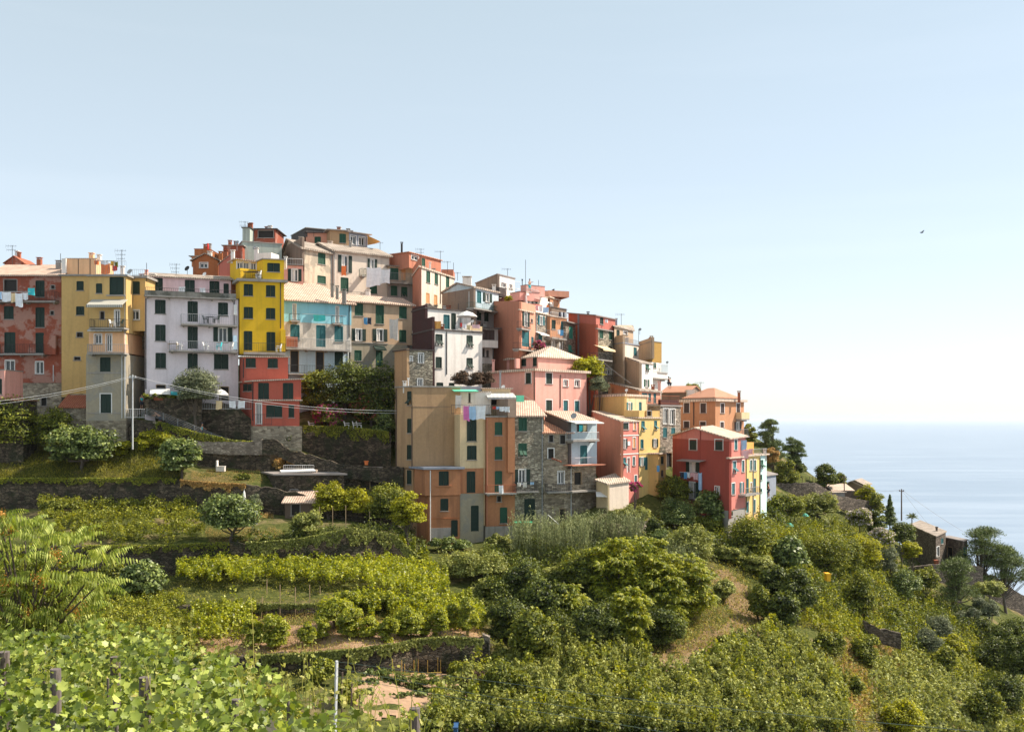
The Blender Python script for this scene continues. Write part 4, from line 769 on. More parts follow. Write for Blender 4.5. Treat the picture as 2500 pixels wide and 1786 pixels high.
H('rubble_house', 'small dark rubble house with white windows below the maroon wall', 'C', [
 dict(c=[(1000, 115), (1107, 112), (1328, 113)], ref=1, top=1110, base=None, m='stone_grey', roof=('flat', .2, .12, 'roof_dark'), w=[(1207, 1138, 1247, 1222, 'ws'), (1130, 1165, 1152, 1205, 'ws'), (1200, 1358, 1240, 1420, 'ws')]),
 dict(c=[(1000, 114.9), (1106, 111.9)], top=1112, base=None, m='tan', d=.3, roof=NR, name='side_wall')])
H('dark_gable_house', 'house with a dark stone gable, green netted balcony and enclosed wooden loggia', 'D', [
 dict(c=[(338, 129), (668, 122), (928, 127)], ref=1, top=352, base=575, m='pale_blue', roof=('gab0', .25, .2, 'tile_slate', .9, .5), dz=[.2, 0, 0, .2], w=[(705, 388, 745, 510, 'tD'), (765, 405, 857, 500, 'go')], b=[(668, 928, 556, 500, 'e', 1.0)], ch=[(880, 318, 390, 36, 127, 'white'), (600, 235, 300, 90, 131, 'white')], pipe=[(625, 390, 590, 'white_paint')]),
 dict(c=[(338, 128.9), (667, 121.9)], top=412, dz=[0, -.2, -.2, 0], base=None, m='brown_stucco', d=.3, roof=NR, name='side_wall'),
 dict(c=[(338, 129.4), (668, 122.4), (880, 126)], ref=1, top=576, base=None, m='grey', roof=NR, name='lower_wall', w=[(703, 584, 745, 690, 'g'), (780, 590, 820, 702, 'g')]),
 dict(c=[(757, 121.5), (922, 122.5)], top=775, base=975, m='grey', d=3.5, roof=('flat', .35, .14, 'roof_dark'), name='loggia', w=[(765, 790, 800, 893, 'b'), (803, 792, 840, 894, 'b'), (843, 794, 882, 895, 'b')], bx=[(757, 898, 922, 972, 'white', .12)]),
 dict(c=[(752, 123.2), (865, 124)], top=976, base=1140, m='white', d=3, roof=NR, name='lower_wall', w=[(760, 985, 780, 1070, 'h'), (803, 1005, 822, 1072, 'h')]),
 dict(c=[(752, 123.1), (865, 123.9)], top=1141, base=None, m='stone_grey', d=3, roof=NR, name='lower_wall')])
H('tall_salmon_house', 'tall blank salmon wall with a sunlit right face and teal door balcony', 'D', [
 dict(c=[(862, 126.5), (1143, 119), (1312, 123)], ref=1, top=492, base=None, m='salmon', roof=NR, w=[(1175, 605, 1250, 756, 'go'), (1175, 793, 1245, 965, 'tD'), (1265, 675, 1285, 713, 'h'), (1270, 866, 1292, 968, 't')], b=[(1165, 1262, 770, 700, 'd', .6), (1140, 1330, 985, 920, 'd', .8)], bx=[(1145, 572, 1312, 582, 'roof_cream', .2)]),
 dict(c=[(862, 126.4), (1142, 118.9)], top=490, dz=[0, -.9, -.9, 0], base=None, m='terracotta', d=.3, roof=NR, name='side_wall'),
 dict(c=[(1048, 128), (1148, 126)], top=412, base=500, m='pink', d=3, roof=('flat', .05, .06, 'roof_dark'), name='parapet', ant=[(1210, 60, 350, 130, 0)]),
 dict(c=[(930, 131), (1050, 128)], top=465, base=520, m='light_red', d=3, roof=NR, name='parapet')])
H('pergola_house', 'dark roofed house on the crest with a white facade and roof pergola', 'D', [
 dict(c=[(690, 139), (918, 131), (1097, 135)], ref=1, top=212, base=None, m='white', roof=('shed', .15, .14, 'roof_grey'), dz=[-.1, 0, 0, -.1], w=[(955, 300, 1008, 352, 'ws'), (1040, 318, 1072, 362, 'ws')], ant=[(1022, 150, 225, 134, 1), (500, 190, 250, 140, 1)], rail=[(1005, 1150, 345, 400, 129, 131, 'white_paint'), (935, 1150, 265, 345, 129, 131.5, 'white_paint')]),
 dict(c=[(690, 138.9), (917, 130.9)], top=303, dz=[0, .05, .05, 0], base=None, m='brown_stucco', d=.3, roof=NR, name='side_wall'),
 dict(c=[(935, 128.8), (1010, 130)], top=345, base=440, m='roof_dark', d=3, roof=NR, name='parapet')])
H('white_awning_house', 'white house with a pale awning and laundry terrace under the standing woman', 'D', [
 dict(c=[(1155, 130), (1218, 126), (1440, 132)], ref=1, top=398, base=600, m='white', roof=('flat', .1, .12, 'roof_cream'), w=[(1222, 432, 1262, 522, 'ws'), (1265, 455, 1302, 522, 'ws'), (1312, 462, 1332, 530, 't')], aw=[(1330, 452, 1425, 500, 'canopy_white', 1.6)], rail=[(1222, 1350, 350, 395, 125.6, 129, 'pale_metal')]),
 dict(c=[(1158, 129), (1216, 128)], top=332, base=440, m='pink', d=3, roof=('flat', .04, .05, 'roof_grey'), name='roof_room', ch=[(1175, 262, 335, 8, 129, 'dark_metal')]),
 dict(c=[(1150, 125), (1315, 124)], top=528, base=585, m='light_red', d=2, roof=NR, name='parapet'),
 dict(c=[(1315, 124), (1452, 127)], top=535, base=625, m='white', d=2, roof=NR, name='parapet')])
H('rubble_slice_house', 'narrow rubble house with open teal shutters between salmon and brown houses', 'D', [
 dict(c=[(1312, 123.4), (1465, 127)], top=612, base=None, m='stone_warm', d=5, roof=('flat', .12, .12, 'roof_cream'), w=[(1337, 645, 1407, 740, 'to'), (1347, 838, 1382, 935, 'tD')], aw=[(1335, 806, 1428, 845, 'canopy_white', .9)], b=[(1395, 1470, 1000, 925, 'e', .9)], pipe=[(1318, 620, 950, 'grey_metal'), (1458, 470, 860, 'wood')])])
H('orange_top_house', 'orange topped house on the crest with brick chimneys', 'D', [
 dict(c=[(1360, 138), (1462, 133), (1566, 137)], ref=1, top=455, base=None, m='burnt', roof=('flat', .3, .16, 'roof_cream'), ch=[(1430, 385, 450, 32, 136, 'brick'), (1522, 402, 450, 50, 136, 'brick'), (1505, 365, 410, 8, 136, 'dark_metal'), (1493, 372, 410, 8, 136, 'dark_metal')], ant=[(1345, 270, 420, 136, 0)], dish=[(1325, 355, 14, 133, 'dark_metal')]),
 dict(c=[(1362, 137), (1450, 134)], top=408, base=470, m='salmon', d=3, roof=NR, name='parapet')])
H('brown_balcony_house', 'brown orange house with laundry balconies and a roof pergola', 'D', [
 dict(c=[(1465, 126), (1642, 129.5)], top=650, base=875, m='burnt', d=6, roof=('flat', .1, .16, 'roof_cream'), w=[(1483, 690, 1520, 780, 'g'), (1580, 707, 1606, 852, 'tD')], b=[(1485, 1640, 868, 792, 'g', 1.2)], rail=[(1468, 1640, 600, 648, 125.6, 129, 'pale_metal'), (1480, 1637, 545, 648, 127, 130, 'wood')]),
 dict(c=[(1465, 126.2), (1625, 129)], top=876, base=None, m='stone_warm', d=6, roof=NR, name='lower_wall', w=[(1483, 905, 1508, 1000, 'ws'), (1565, 915, 1590, 1005, 'ws')], rail=[(1400, 1500, 960, 1050, 124, 124, 'grey_metal'), (1500, 1560, 880, 1100, 124, 124, 'grey_metal')]),
 dict(c=[(1480, 130), (1637, 133)], top=555, base=640, m='brown_stucco', d=3, roof=('flat', .1, .06, 'wood'), name='pergola')])
H('arched_window_house', 'pale rubble house with an arched shuttered window', 'D', [
 dict(c=[(1628, 128.6), (1732, 132)], top=712, base=None, m='stone_warm', d=6, roof=('flat', .35, .16, 'roof_grey'), w=[(1665, 757, 1700, 885, 'c'), (1657, 950, 1687, 1030, 'ca')]),
 dict(c=[(1640, 129.2), (1732, 132.2)], top=710, base=745, m='slate_blue', d=5, roof=NR, name='parapet')])
H('big_red_house', 'large house with a blank brick red side wall above the gardens', 'E', [
 dict(c=[(62, 137), (300, 127), (466, 132)], ref=1, top=108, base=210, m='light_red', dz=[1.4, 0, 0, 1.4], roof=('shed', .25, .14, 'roof_grey'), w=[(335, 125, 362, 180, 'g')], ch=[(232, 72, 100, 18, 131, 'roof_dark')]),
 dict(c=[(62, 136.9), (299, 126.9)], top=158, dz=[0, -1.35, -1.35, 0], base=None, m='rust_red', d=.3, roof=NR, name='side_wall', bx=[(140, 95, 152, 520, 'slate_blue', .05)]),
 dict(c=[(62, 137), (300, 127.1), (450, 131.6)], ref=1, top=211, base=None, m='stone_grey', roof=NR, name='lower_wall', w=[(333, 230, 360, 303, 'e'), (413, 242, 440, 315, 'e'), (410, 375, 435, 420, 'g'), (387, 566, 432, 615, 'ws')], b=[(308, 440, 478, 425, 'd', 1.1)], aw=[(325, 360, 430, 408, 'cream_cloth', 1.3)], bx=[(310, 212, 452, 222, 'roof_grey', .25)])])
H('loggia_tower_house', 'beige stepped house with slate roof loggia near the end of the crest', 'E', [
 dict(c=[(450, 133), (458, 131), (622, 136)], ref=1, top=200, base=345, m='beige', roof=('shed', .4, .14, 'tile_slate'), dz=[0.3, 0, -.2, .8], w=[(478, 233, 502, 285, 'g'), (535, 242, 570, 268, 'ws')], ant=[(518, 90, 190, 136, 1), (668, 225, 330, 134, 0)], dish=[(679, 225, 14, 134)], ch=[(475, 130, 165, 16, 134, 'slate_blue')]),
 dict(c=[(450, 132), (532, 129.5), (668, 134)], ref=1, top=345, base=None, m='cream', roof=('flat', .15, .12, 'slate_blue'), w=[(473, 387, 503, 445, 'g'), (625, 383, 650, 450, 't'), (470, 522, 503, 622, 'g')], rail=[(545, 668, 300, 335, 129.7, 134, 'grey_metal')]),
 dict(c=[(450, 131.9), (531, 129.4)], top=286, base=None, m='beige', d=.3, roof=NR, name='side_wall')])
H('white_gable_house', 'white gabled house with teal shutters and a beige flank', 'E', [
 dict(c=[(503, 133), (676, 124.5), (790, 129)], ref=1, top=512, base=None, m='white', roof=('shed', .15, .14, 'tile_slate'), dz=[1.5, 0, 0, 1.5], w=[(727, 518, 755, 582, 'ea'), (713, 655, 758, 720, 'eo')]),
 dict(c=[(503, 132.9), (675, 124.4)], top=452, dz=[0, -1.5, -1.5, 0], base=None, m='beige', d=.3, roof=NR, name='side_wall')])
H('ochre_box_house', 'house with a flat ochre boarded upper block and a caged balcony', 'E', [
 dict(c=[(668, 140), (784, 132), (866, 134)], ref=1, top=330, base=506, m='ochre_board', roof=('flat', .1, .1, 'roof_grey'), ant=[(782, 300, 480, 131.5, 0)]),
 dict(c=[(668, 139.9), (783.5, 131.9)], top=332, base=506, m='beige', d=.3, roof=NR, name='side_wall'),
 dict(c=[(780, 131.5), (862, 134)], top=507, base=None, m='white', d=5, roof=NR, name='lower_wall', w=[(796, 515, 817, 556, 'e'), (836, 555, 858, 620, 'wo')], b=[(832, 916, 592, 525, 'w', .9), (790, 915, 640, 592, 'p', .8, 'white')], dish=[(914, 508, 12, 132)])])
H('orange_lantern_house', 'low orange house with a long slate roof and red picket terrace', 'E', [
 dict(c=[(422, 128), (672, 121), (856, 126)], ref=1, top=752, base=None, m='salmon', roof=('shed', .3, .18, 'tile_slate'), dz=[1.2, 0, -.1, 1.1], w=[(697, 776, 740, 840, 't'), (752, 778, 772, 842, 't'), (797, 778, 816, 860, 't')], ch=[(420, 725, 790, 26, 127, 'tan'), (790, 700, 740, 26, 127, 'brick'), (846, 672, 745, 22, 127, 'pink')], dish=[(563, 748, 14, 121.5, 'white_paint')]),
 dict(c=[(422, 127.9), (671, 120.9)], top=690, dz=[0, -1.2, -1.2, 0], base=None, m='burnt', d=.3, roof=NR, name='side_wall'),
 dict(c=[(700, 119.8), (858, 124)], top=872, base=None, m='burnt', d=2.5, roof=('flat', .1, .1, 'roof_grey'), name='terrace', rail=[(735, 856, 815, 870, 119.8, 123.5, 'brick')])])
H('ochre_terrace_house', 'ochre yellow house with a blank left wall and a cream parapet', 'E', [
 dict(c=[(288, 121.5), (546, 115), (742, 120)], ref=1, top=800, base=1000, m='sand', roof=('flat', .2, .25, 'roof_cream'), w=[(562, 853, 613, 920, 'to'), (672, 853, 692, 925, 't')]),
 dict(c=[(288, 121.4), (545, 114.9)], top=790, base=None, m='ochre', d=.3, roof=('flat', .03, .05, 'concrete'), name='side_wall'),
 dict(c=[(546, 113.2), (672, 112.2), (738, 114)], ref=0, top=925, base=None, m='ochre', roof=NR, name='parapet')])
H('pale_yellow_house', 'tall pale yellow house with flapped green shutters and a white cornice', 'E', [
 dict(c=[(668, 112), (852, 115)], top=992, base=None, m='pale_yellow', d=7, roof=('flat', .15, .16, 'roof_cream'), w=[(692, 1017, 718, 1095, 'ta'), (803, 1013, 824, 1088, 'ta'), (686, 1175, 708, 1250, 't'), (785, 1167, 833, 1240, 'go'), (672, 1325, 722, 1400, 'to'), (724, 1328, 742, 1435, 'tD'), (795, 1312, 815, 1385, 't')], pipe=[(664, 1000, 1500, 'wood')], bx=[(668, 1292, 852, 1300, 'sand', .06)]),
 dict(c=[(735, 113.5), (850, 115.2)], top=925, base=992, m='ochre', d=4, roof=NR, name='parapet', w=[(740, 925, 780, 970, 'h')]),
 dict(c=[(838, 112.8), (902, 115)], top=1300, base=None, m='ochre', d=4, roof=('flat', .25, .14, 'roof_cream'), name='annex', w=[(860, 1320, 880, 1385, 'g'), (862, 1440, 878, 1490, 'b')], rail=[(845, 900, 1245, 1292, 112.6, 114.8, 'shut_e')])])
H('coral_house', 'coral red house with a pink sunlit front and white string courses', 'E', [  # sunlight on the front is put into its pinker, lighter colour
 dict(c=[(272, 117), (515, 108.5), (672, 112)], ref=1, top=1018, base=None, m='coral_sunlit', roof=('shed', .15, .14, 'roof_cream'), dz=[1.15, 0, 0, 1.15], w=[(533, 1030, 580, 1086, 'gs'), (622, 1024, 643, 1090, 'ys'), (526, 1166, 568, 1250, 'go'), (618, 1157, 640, 1245, 'ys'), (533, 1332, 556, 1405, 'ta'), (568, 1332, 590, 1455, 'wDs'), (617, 1322, 635, 1396, 'ts'), (632, 1482, 652, 1558, 'ts')],
  bx=[(515, 1136, 672, 1144, 'white_paint', .05), (515, 1298, 668, 1306, 'white_paint', .05), (575, 1190, 596, 1225, 'white_paint', .08)], pipe=[(520, 1025, 1490, 'white_paint')]),
 dict(c=[(272, 116.9), (514, 108.4)], top=932, dz=[0, -1.15, -1.15, 0], base=None, m='terracotta', d=.3, roof=NR, name='side_wall')])
H('pink_villa', 'large pink villa with hipped cream roof in the village centre', 'D', [
 dict(c=[(850, 119), (1312, 112.4), (1846, 119)], ref=1, top=1218, base=None, m='pink', roof=('flat', .4, .28, 'roof_cream'), w=[(1210, 1236, 1268, 1350, 'gs'), (1422, 1238, 1487, 1352, 'gs'), (1605, 1312, 1652, 1380, 'ws'), (1722, 1312, 1775, 1384, 'ws'), (1422, 1521, 1486, 1650, 'gs'), (1605, 1526, 1652, 1640, 'ts'), (1722, 1530, 1770, 1640, 'ts')],
  pipe=[(1303, 1225, 1600, 'wood'), (1570, 1260, 1600, 'wood')]),
 dict(c=[(1012, 122), (1340, 116.5), (1800, 122)], ref=1, top=1075, base=1218, m='pink', roof=('hip', .3, .14, 'roof_cream', 1.5, .3), w=[(1118, 1077, 1213, 1168, 'g'), (1290, 1080, 1325, 1168, 'g')], name='penthouse', ch=[(873, 1100, 1180, 26, 117, 'pink')]),
 dict(c=[(1095, 115.6), (1115, 115.3)], top=1090, base=1190, m='pink', d=.5, roof=NR, name='parapet')])
H('tan_tenement', 'tall tan and orange tenement with a pink and white wash on its terrace', 'F', [
 dict(c=[(105, 107), (262, 104.6), (712, 106.4)], ref=1, top=95, base=860, m='tan', roof=('flat', .12, .14, 'concrete'), w=[(212, 137, 248, 265, 'ga'), (212, 395, 248, 528, 'g'), (210, 643, 248, 777, 'g')], bx=[(262, 277, 622, 281, 'brown_stucco', .03)], pipe=[(110, 110, 1000, 'wood'), (258, 280, 850, 'wood')], ch=[(185, 35, 98, 30, 106, 'white'), (220, 8, 98, 10, 106, 'white_paint')], rail=[]),
 dict(c=[(105, 106.9), (262, 104.55)], top=861, base=None, m='tan', d=6, roof=NR, name='lower_wall', w=[(210, 880, 248, 1010, 'g')]),
 dict(c=[(262, 105), (378, 102.6), (712, 103.6)], ref=1, top=872, base=1120, m='orange', roof=('flat', .3, .22, 'slate_blue'), w=[(512, 892, 597, 1025, 'g')], bx=[(480, 1026, 630, 1034, 'orange', .12)], pipe=[(427, 880, 1560, 'white_paint')]),
 dict(c=[(300, 105), (412, 102.9), (706, 103.7)], ref=1, top=1121, base=None, m='orange', roof=NR, name='lower_wall', w=[(527, 1150, 593, 1262, 'g'), (628, 1352, 682, 1506, 'gD')], bx=[(435, 1425, 622, 1530, 'grey', .04), (437, 1334, 700, 1340, 'rust', .05)])])
H('straw_yellow_house', 'straw yellow house with tall green shutters and ochre ground floor', 'F', [
 dict(c=[(708, 103.8), (948, 104.6)], top=352, base=862, m='sand', d=7, roof=NR, w=[(777, 402, 860, 605, 'g'), (778, 650, 860, 780, 'g')], pipe=[(935, 360, 1400, 'sand')]),
 dict(c=[(708, 103.8), (948, 104.6)], top=863, base=1100, m='orange', d=7, roof=NR, name='wall', w=[(775, 893, 848, 1092, 'gD')]),
 dict(c=[(708, 103.8), (930, 104.5)], top=1101, base=None, m='grey_ochre', d=7, roof=NR, name='lower_wall', w=[(815, 1215, 880, 1455, 'gD')]),
 dict(c=[(628, 106.6), (1000, 107.6)], top=140, base=352, m='white', d=4, roof=('flat', .1, .1, 'roof_cream'), name='roof_room', w=[(790, 150, 806, 240, 'h')], aw=[(635, 118, 866, 140, 'light_green_plastic', 1.8)], rail=[(628, 990, 262, 350, 104.2, 104.9, 'dark_metal')]),
 dict(c=[(628, 108), (912, 108.6)], top=88, base=140, m='slate_blue', d=2, roof=NR, name='parapet')])
H('rust_orange_house', 'rust orange house with a brown screened roof terrace and striped awning', 'F', [
 dict(c=[(955, 104.3), (1226, 105.2)], top=380, base=1410, m='orange', d=7, roof=('flat', .12, .14, 'concrete'), w=[(1040, 428, 1103, 548, 'e'), (1040, 660, 1103, 778, 'e'), (1040, 888, 1102, 1090, 'eD'), (1057, 1118, 1097, 1175, 'h'), (1088, 1232, 1150, 1378, 'e')], bx=[(1160, 385, 1224, 900, 'orange', .3)], b=[(962, 1240, 1098, 1020, 'b', 1.1)], pipe=[(962, 390, 1400, 'terracotta')]),
 dict(c=[(950, 104.2), (1226, 105.1)], top=1411, base=None, m='concrete', d=6, roof=NR, name='lower_wall'),
 dict(c=[(918, 108.5), (1185, 109)], top=112, base=380, m='sand', d=4, roof=('flat', .25, .12, 'roof_cream'), name='roof_room', w=[(1005, 210, 1058, 262, 'h')], aw=[(955, 150, 1225, 210, 'awning_grey', 2.2)], ch=[(1088, -60, 105, 16, 110, 'grey_metal')], dish=[(1115, 92, 20, 109.5, 'white_paint')], rail=[(990, 1165, 285, 375, 104.6, 105, 'dark_metal')]),
 dict(c=[(1162, 104.6), (1240, 105)], top=205, base=380, m='brown_stucco', d=3, roof=NR, name='parapet'),
 dict(c=[(1212, 109), (1312, 109.3)], top=172, base=268, m='light_green_plastic', d=.6, roof=NR, name='screen')])
H('rubble_tall_house', 'tall grey rubble house with an arched green door', 'F', [
 dict(c=[(1222, 105.3), (1500, 106.3)], top=372, base=None, m='stone_grey', d=8, roof=('gab1', .25, .14, 'tile_pink', 1.7), w=[(1265, 388, 1335, 510, 'e'), (1262, 628, 1335, 750, 'ea'), (1222, 868, 1368, 1015, 'go'), (1318, 1150, 1412, 1352, 'gD')], b=[(1240, 1450, 1080, 992, 'd', 1.1)], pipe=[(1482, 380, 1400, 'grey_metal'), (1205, 900, 1060, 'wood')], ch=[(1315, 1130, 1140, 1, 104, 'stone_grey')])])
H('crumbling_stone_house', 'crumbling stone house with a broken terracotta roof and bare openings', 'F', [
 dict(c=[(1502, 106.3), (1762, 107)], top=532, base=None, m='stone_plastered', d=7, roof=('shed', .25, .14, 'tile_terra'), dz=[0, 0, 1.2, 2.2], w=[(1547, 545, 1590, 612, 'h'), (1652, 545, 1703, 630, 'h'), (1540, 675, 1592, 768, 'hs'), (1633, 890, 1690, 1010, 'ws'), (1648, 1240, 1700, 1380, 'hD')], b=[(1535, 1765, 1082, 1010, 'd', 1.2)], pipe=[(1755, 520, 1380, 'pale_metal')]),
 dict(c=[(1763, 106.9), (1992, 109)], top=850, base=None, m='stone_plastered', d=6, roof=NR, name='lower_wall', w=[(1785, 895, 1856, 1015, 'hD')], b=[(1765, 2010, 1078, 1070, 'd', 1.2)])])
H('light_blue_house', 'light blue house with a cluttered balcony and a white awning', 'F', [
 dict(c=[(1508, 112), (1735, 106.8), (2000, 109.4)], ref=1, top=418, base=842, m='pale_blue', dz=[1.1, 0, 0, 1.1], roof=('shed', .2, .14, 'tile_pink'), w=[(1812, 442, 1908, 515, 'h'), (1845, 648, 1905, 825, 'tD')], b=[(1775, 2022, 596, 522, 'w', 1.2), (1790, 2000, 832, 762, 'w', .8)], aw=[(1755, 416, 2025, 440, 'canopy_white', 1.4)], bx=[(1770, 832, 2085, 842, 'terracotta', 1.5)], pipe=[(1742, 430, 830, 'pale_metal')], dish=[(1780, 365, 30, 107.5, 'grey_metal')]),
 dict(c=[(1508, 111.9), (1734, 106.7)], top=335, dz=[0, -1.1, -1.1, 0], base=842, m='roof_dark', d=.3, roof=NR, name='side_wall')])
H('small_cream_hut', 'small cream garden hut with a pale sloping roof', 'E', [
 dict(c=[(303, 107.5), (403, 105), (583, 107.5)], ref=1, top=1560, base=None, m='cream', roof=('shed', .2, .14, 'roof_cream'), dz=[.3, 0, .15, .9], w=[]),
 dict(c=[(303, 107.4), (402, 104.9)], top=1517, dz=[0, -.35, -.35, 0], base=None, m='sand', d=.2, roof=NR, name='side_wall')])
H('stone_loggia_house', 'grey rubble house with two tall glazed openings and a red fenced terrace', 'E', [
 dict(c=[(853, 119.5), (1030, 123)], top=888, base=None, m='stone_warm', d=7, roof=('flat', .15, .18, 'roof_grey'), w=[(880, 908, 925, 1040, 'ws'), (938, 912, 980, 1045, 'ws'), (880, 1075, 910, 1155, 't'), (950, 1075, 980, 1150, 't'), (905, 1285, 955, 1420, 'hD')], rail=[(858, 1022, 795, 868, 119.4, 122.5, 'brick')]),
 dict(c=[(860, 122), (1015, 125)], top=830, base=880, m='maroon', d=.4, roof=NR, name='parapet')])
H('hipped_orange_villa', 'large orange villa with a hipped terracotta roof above the sea', 'G', [
 dict(c=[(248, 134), (595, 127.5), (878, 134)], ref=1, top=322, base=None, m='burnt', roof=('flat', .45, .3, 'roof_cream'), w=[(283, 337, 338, 435, 'bs'), (447, 340, 503, 437, 'bs'), (282, 518, 337, 582, 'bs'), (443, 522, 500, 560, 'bs'), (646, 343, 682, 437, 'bs'), (803, 343, 838, 437, 'bs'), (643, 526, 678, 582, 'bs'), (783, 523, 850, 612, 'bo')],
  pipe=[(383, 325, 560, 'dark_metal')], b=[(850, 930, 496, 430, 'p', .8, 'sand'), (800, 930, 670, 600, 'g', .9)], ch=[(829, 218, 285, 24, 131, 'brick')], ant=[(450, 130, 270, 134, 1)]),
 dict(c=[(270, 135.5), (590, 129.5), (840, 135.5)], ref=1, top=285, base=330, m='concrete', roof=('hip', .1, .12, 'tile_terra', 1.35, .4), name='attic'),
 dict(c=[(60, 142), (320, 140)], top=240, base=None, m='brown_stucco', d=6, roof=('gab1', .2, .12, 'tile_terra', 1.0), name='rear_wing'),
 dict(c=[(318, 139), (388, 139)], top=208, base=300, m='white', d=3, roof=NR, name='roof_room')])
H('wine_red_house', 'wine red gabled house with white framed windows at the village end', 'G', [  # one red house: sunlit face coloured lighter, shaded left face coloured darker
 dict(c=[(170, 116), (733, 106.5), (894, 110.5)], ref=1, top=695, base=1405, m='coral_sunlit', roof=('gab0', .3, .14, 'roof_cream', 1.0, .42), dz=[.2, 0, .2, .4], w=[(338, 698, 411, 802, 'gs'), (592, 701, 669, 803, 'gs'), (306, 922, 437, 1028, 'go'), (296, 1118, 438, 1290, 'go'), (592, 1165, 635, 1242, 'ws'), (783, 702, 812, 802, 'ts'), (768, 916, 800, 1028, 'tas'), (857, 908, 880, 1020, 'ts'), (757, 1133, 787, 1244, 'ts'), (835, 1123, 875, 1230, 'to')],
  aw=[(240, 895, 472, 912, 'roof_grey', .9)], pipe=[(450, 560, 892, 'wine_red'), (897, 880, 1400, 'wood')], bx=[(735, 878, 895, 892, 'roof_cream', .35)]),
 dict(c=[(170, 115.9), (732, 106.4)], top=698, dz=[.1, 0, 0, .1], base=1405, m='wine_red', d=.3, roof=NR, name='side_wall', w=[(338, 698, 411, 802, 'gs'), (592, 701, 669, 803, 'gs'), (306, 922, 437, 1028, 'go'), (296, 1118, 438, 1290, 'go'), (592, 1165, 635, 1242, 'ws')]),
 dict(c=[(170, 116), (722, 106.5), (888, 110.5)], ref=1, top=1406, base=None, m='concrete', roof=NR, name='lower_wall', w=[(750, 1408, 770, 1455, 'h')])])
H('slim_yellow_house', 'slim yellow house with a sunny corner balcony next to the wine red house', 'G', [
 dict(c=[(893, 110.7), (1038, 114)], top=868, base=None, m='pale_yellow', d=6, roof=('flat', .25, .14, 'roof_cream'), w=[(937, 903, 958, 1005, 'ts'), (976, 903, 997, 1008, 'ts'), (905, 1088, 923, 1240, 'tD'), (974, 1088, 995, 1226, 'tD'), (942, 1128, 957, 1200, 'ws'), (898, 1320, 925, 1425, 'ts'), (970, 1295, 992, 1425, 'ts')], b=[(890, 1032, 1250, 1185, 'g', 1.0)], pipe=[(967, 880, 1480, 'grey_metal'), (1034, 880, 1500, 'wood')], rail=[(900, 1100, 800, 860, 110.4, 115, 'grey_metal')]),
 dict(c=[(900, 112.5), (975, 113.5)], top=728, base=868, m='sail', d=1.5, roof=NR, name='screen')])
H('pale_mint_house', 'thin pale mint house at the sea end of the row', 'G', [
 dict(c=[(1037, 114), (1103, 116.5)], top=858, base=None, m='pale_mint', d=6, roof=('flat', .3, .14, 'roof_cream'), w=[(1042, 905, 1068, 980, 'ea'), (1042, 1050, 1057, 1103, 'e'), (1040, 1190, 1056, 1222, 'e')], ch=[(1086, 790, 860, 26, 116, 'white')])])
H('grey_plaster_house', 'low grey plastered house beside the mint house', 'G', [
 dict(c=[(1096, 121), (1196, 124)], top=1060, base=None, m='slate_blue', d=5, roof=('shed', .2, .12, 'roof_grey'), dz=[0, 0, 1.2, 1.2], w=[(1098, 1118, 1128, 1200, 'e')])])
H('slate_stone_house', 'far dark stone house with a pale slate roof on the ridge', 'H', [
 dict(c=[(1212, 148), (1412, 137), (1490, 141)], ref=1, top=1068, base=None, m='stone_far', roof=('shed', .25, .16, 'tile_slate'), dz=[.4, 0, 0.2, .6], w=[(1418, 1150, 1438, 1225, 'ws'), (1455, 1085, 1470, 1125, 't')], ch=[(1418, 990, 1040, 12, 141, 'stone_far')])])
H('flat_stone_house', 'low dark stone annex with a flat roof next to the slate roofed house', 'H', [
 dict(c=[(1480, 143), (1625, 138.5), (1662, 140)], ref=1, top=1108, base=None, m='stone_far', roof=('flat', .15, .14, 'roof_grey'), w=[(1500, 1150, 1545, 1240, 'hD'), (1632, 1155, 1650, 1225, 't')])])
H('ridge_hut', 'hut with a low slate roof peeping over the ridge', 'H', [
 dict(c=[(700, 152), (845, 148), (890, 152)], ref=1, top=668, base=None, m='brown_stucco', roof=('gab0', .4, .16, 'tile_slate', .7), w=[])])
H('tin_roof_shed', 'garden shed with a pale tin roof and plank front', 'H', [
 dict(c=[(600, 141.5), (740, 141.5)], top=705, base=None, m='wood', d=4, roof=('shed', .4, .08, 'roof_cream'), dz=[0, 0, .9, .9]),
 dict(c=[(545, 139), (690, 139.5)], top=722, base=None, m='concrete', d=2, roof=('flat', .2, .08, 'roof_cream'), name='lean_to')])
H('flat_roof_store', 'long dark stone store with a flat concrete roof above the lemon trees', 'J', [
 dict(c=[(662, 107), (755, 102.2), (1300, 103)], ref=1, top=975, base=None, m='stone_dark', roof=('flat', .25, .16, 'roof_grey'), w=[(870, 1085, 935, 1110, 'h')], bx=[]),
 dict(c=[(800, 104.5), (1080, 104.5)], top=930, base=975, m='roof_cream', d=.8, roof=NR, name='roof_hatch')])
H('tiled_garden_shed', 'tumbledown garden shed with a ribbed tile roof', 'J', [
 dict(c=[(830, 99.5), (1060, 99.5)], top=1195, base=None, m='wood', d=3, roof=('shed', .3, .1, 'tile_pink'), dz=[0, 0, 1.1, 1.1], w=[(880, 1200, 950, 1290, 'h')])])
H('garden_storehouse', 'stone garden store with a dark red door beside the tan tenement', 'J', [
 dict(c=[(1300, 106.3), (1590, 106.6)], top=925, base=None, m='stone_dark', d=3, roof=('flat', .1, .12, 'stone_warm'), w=[(1505, 940, 1575, 1090, 'hD')])])
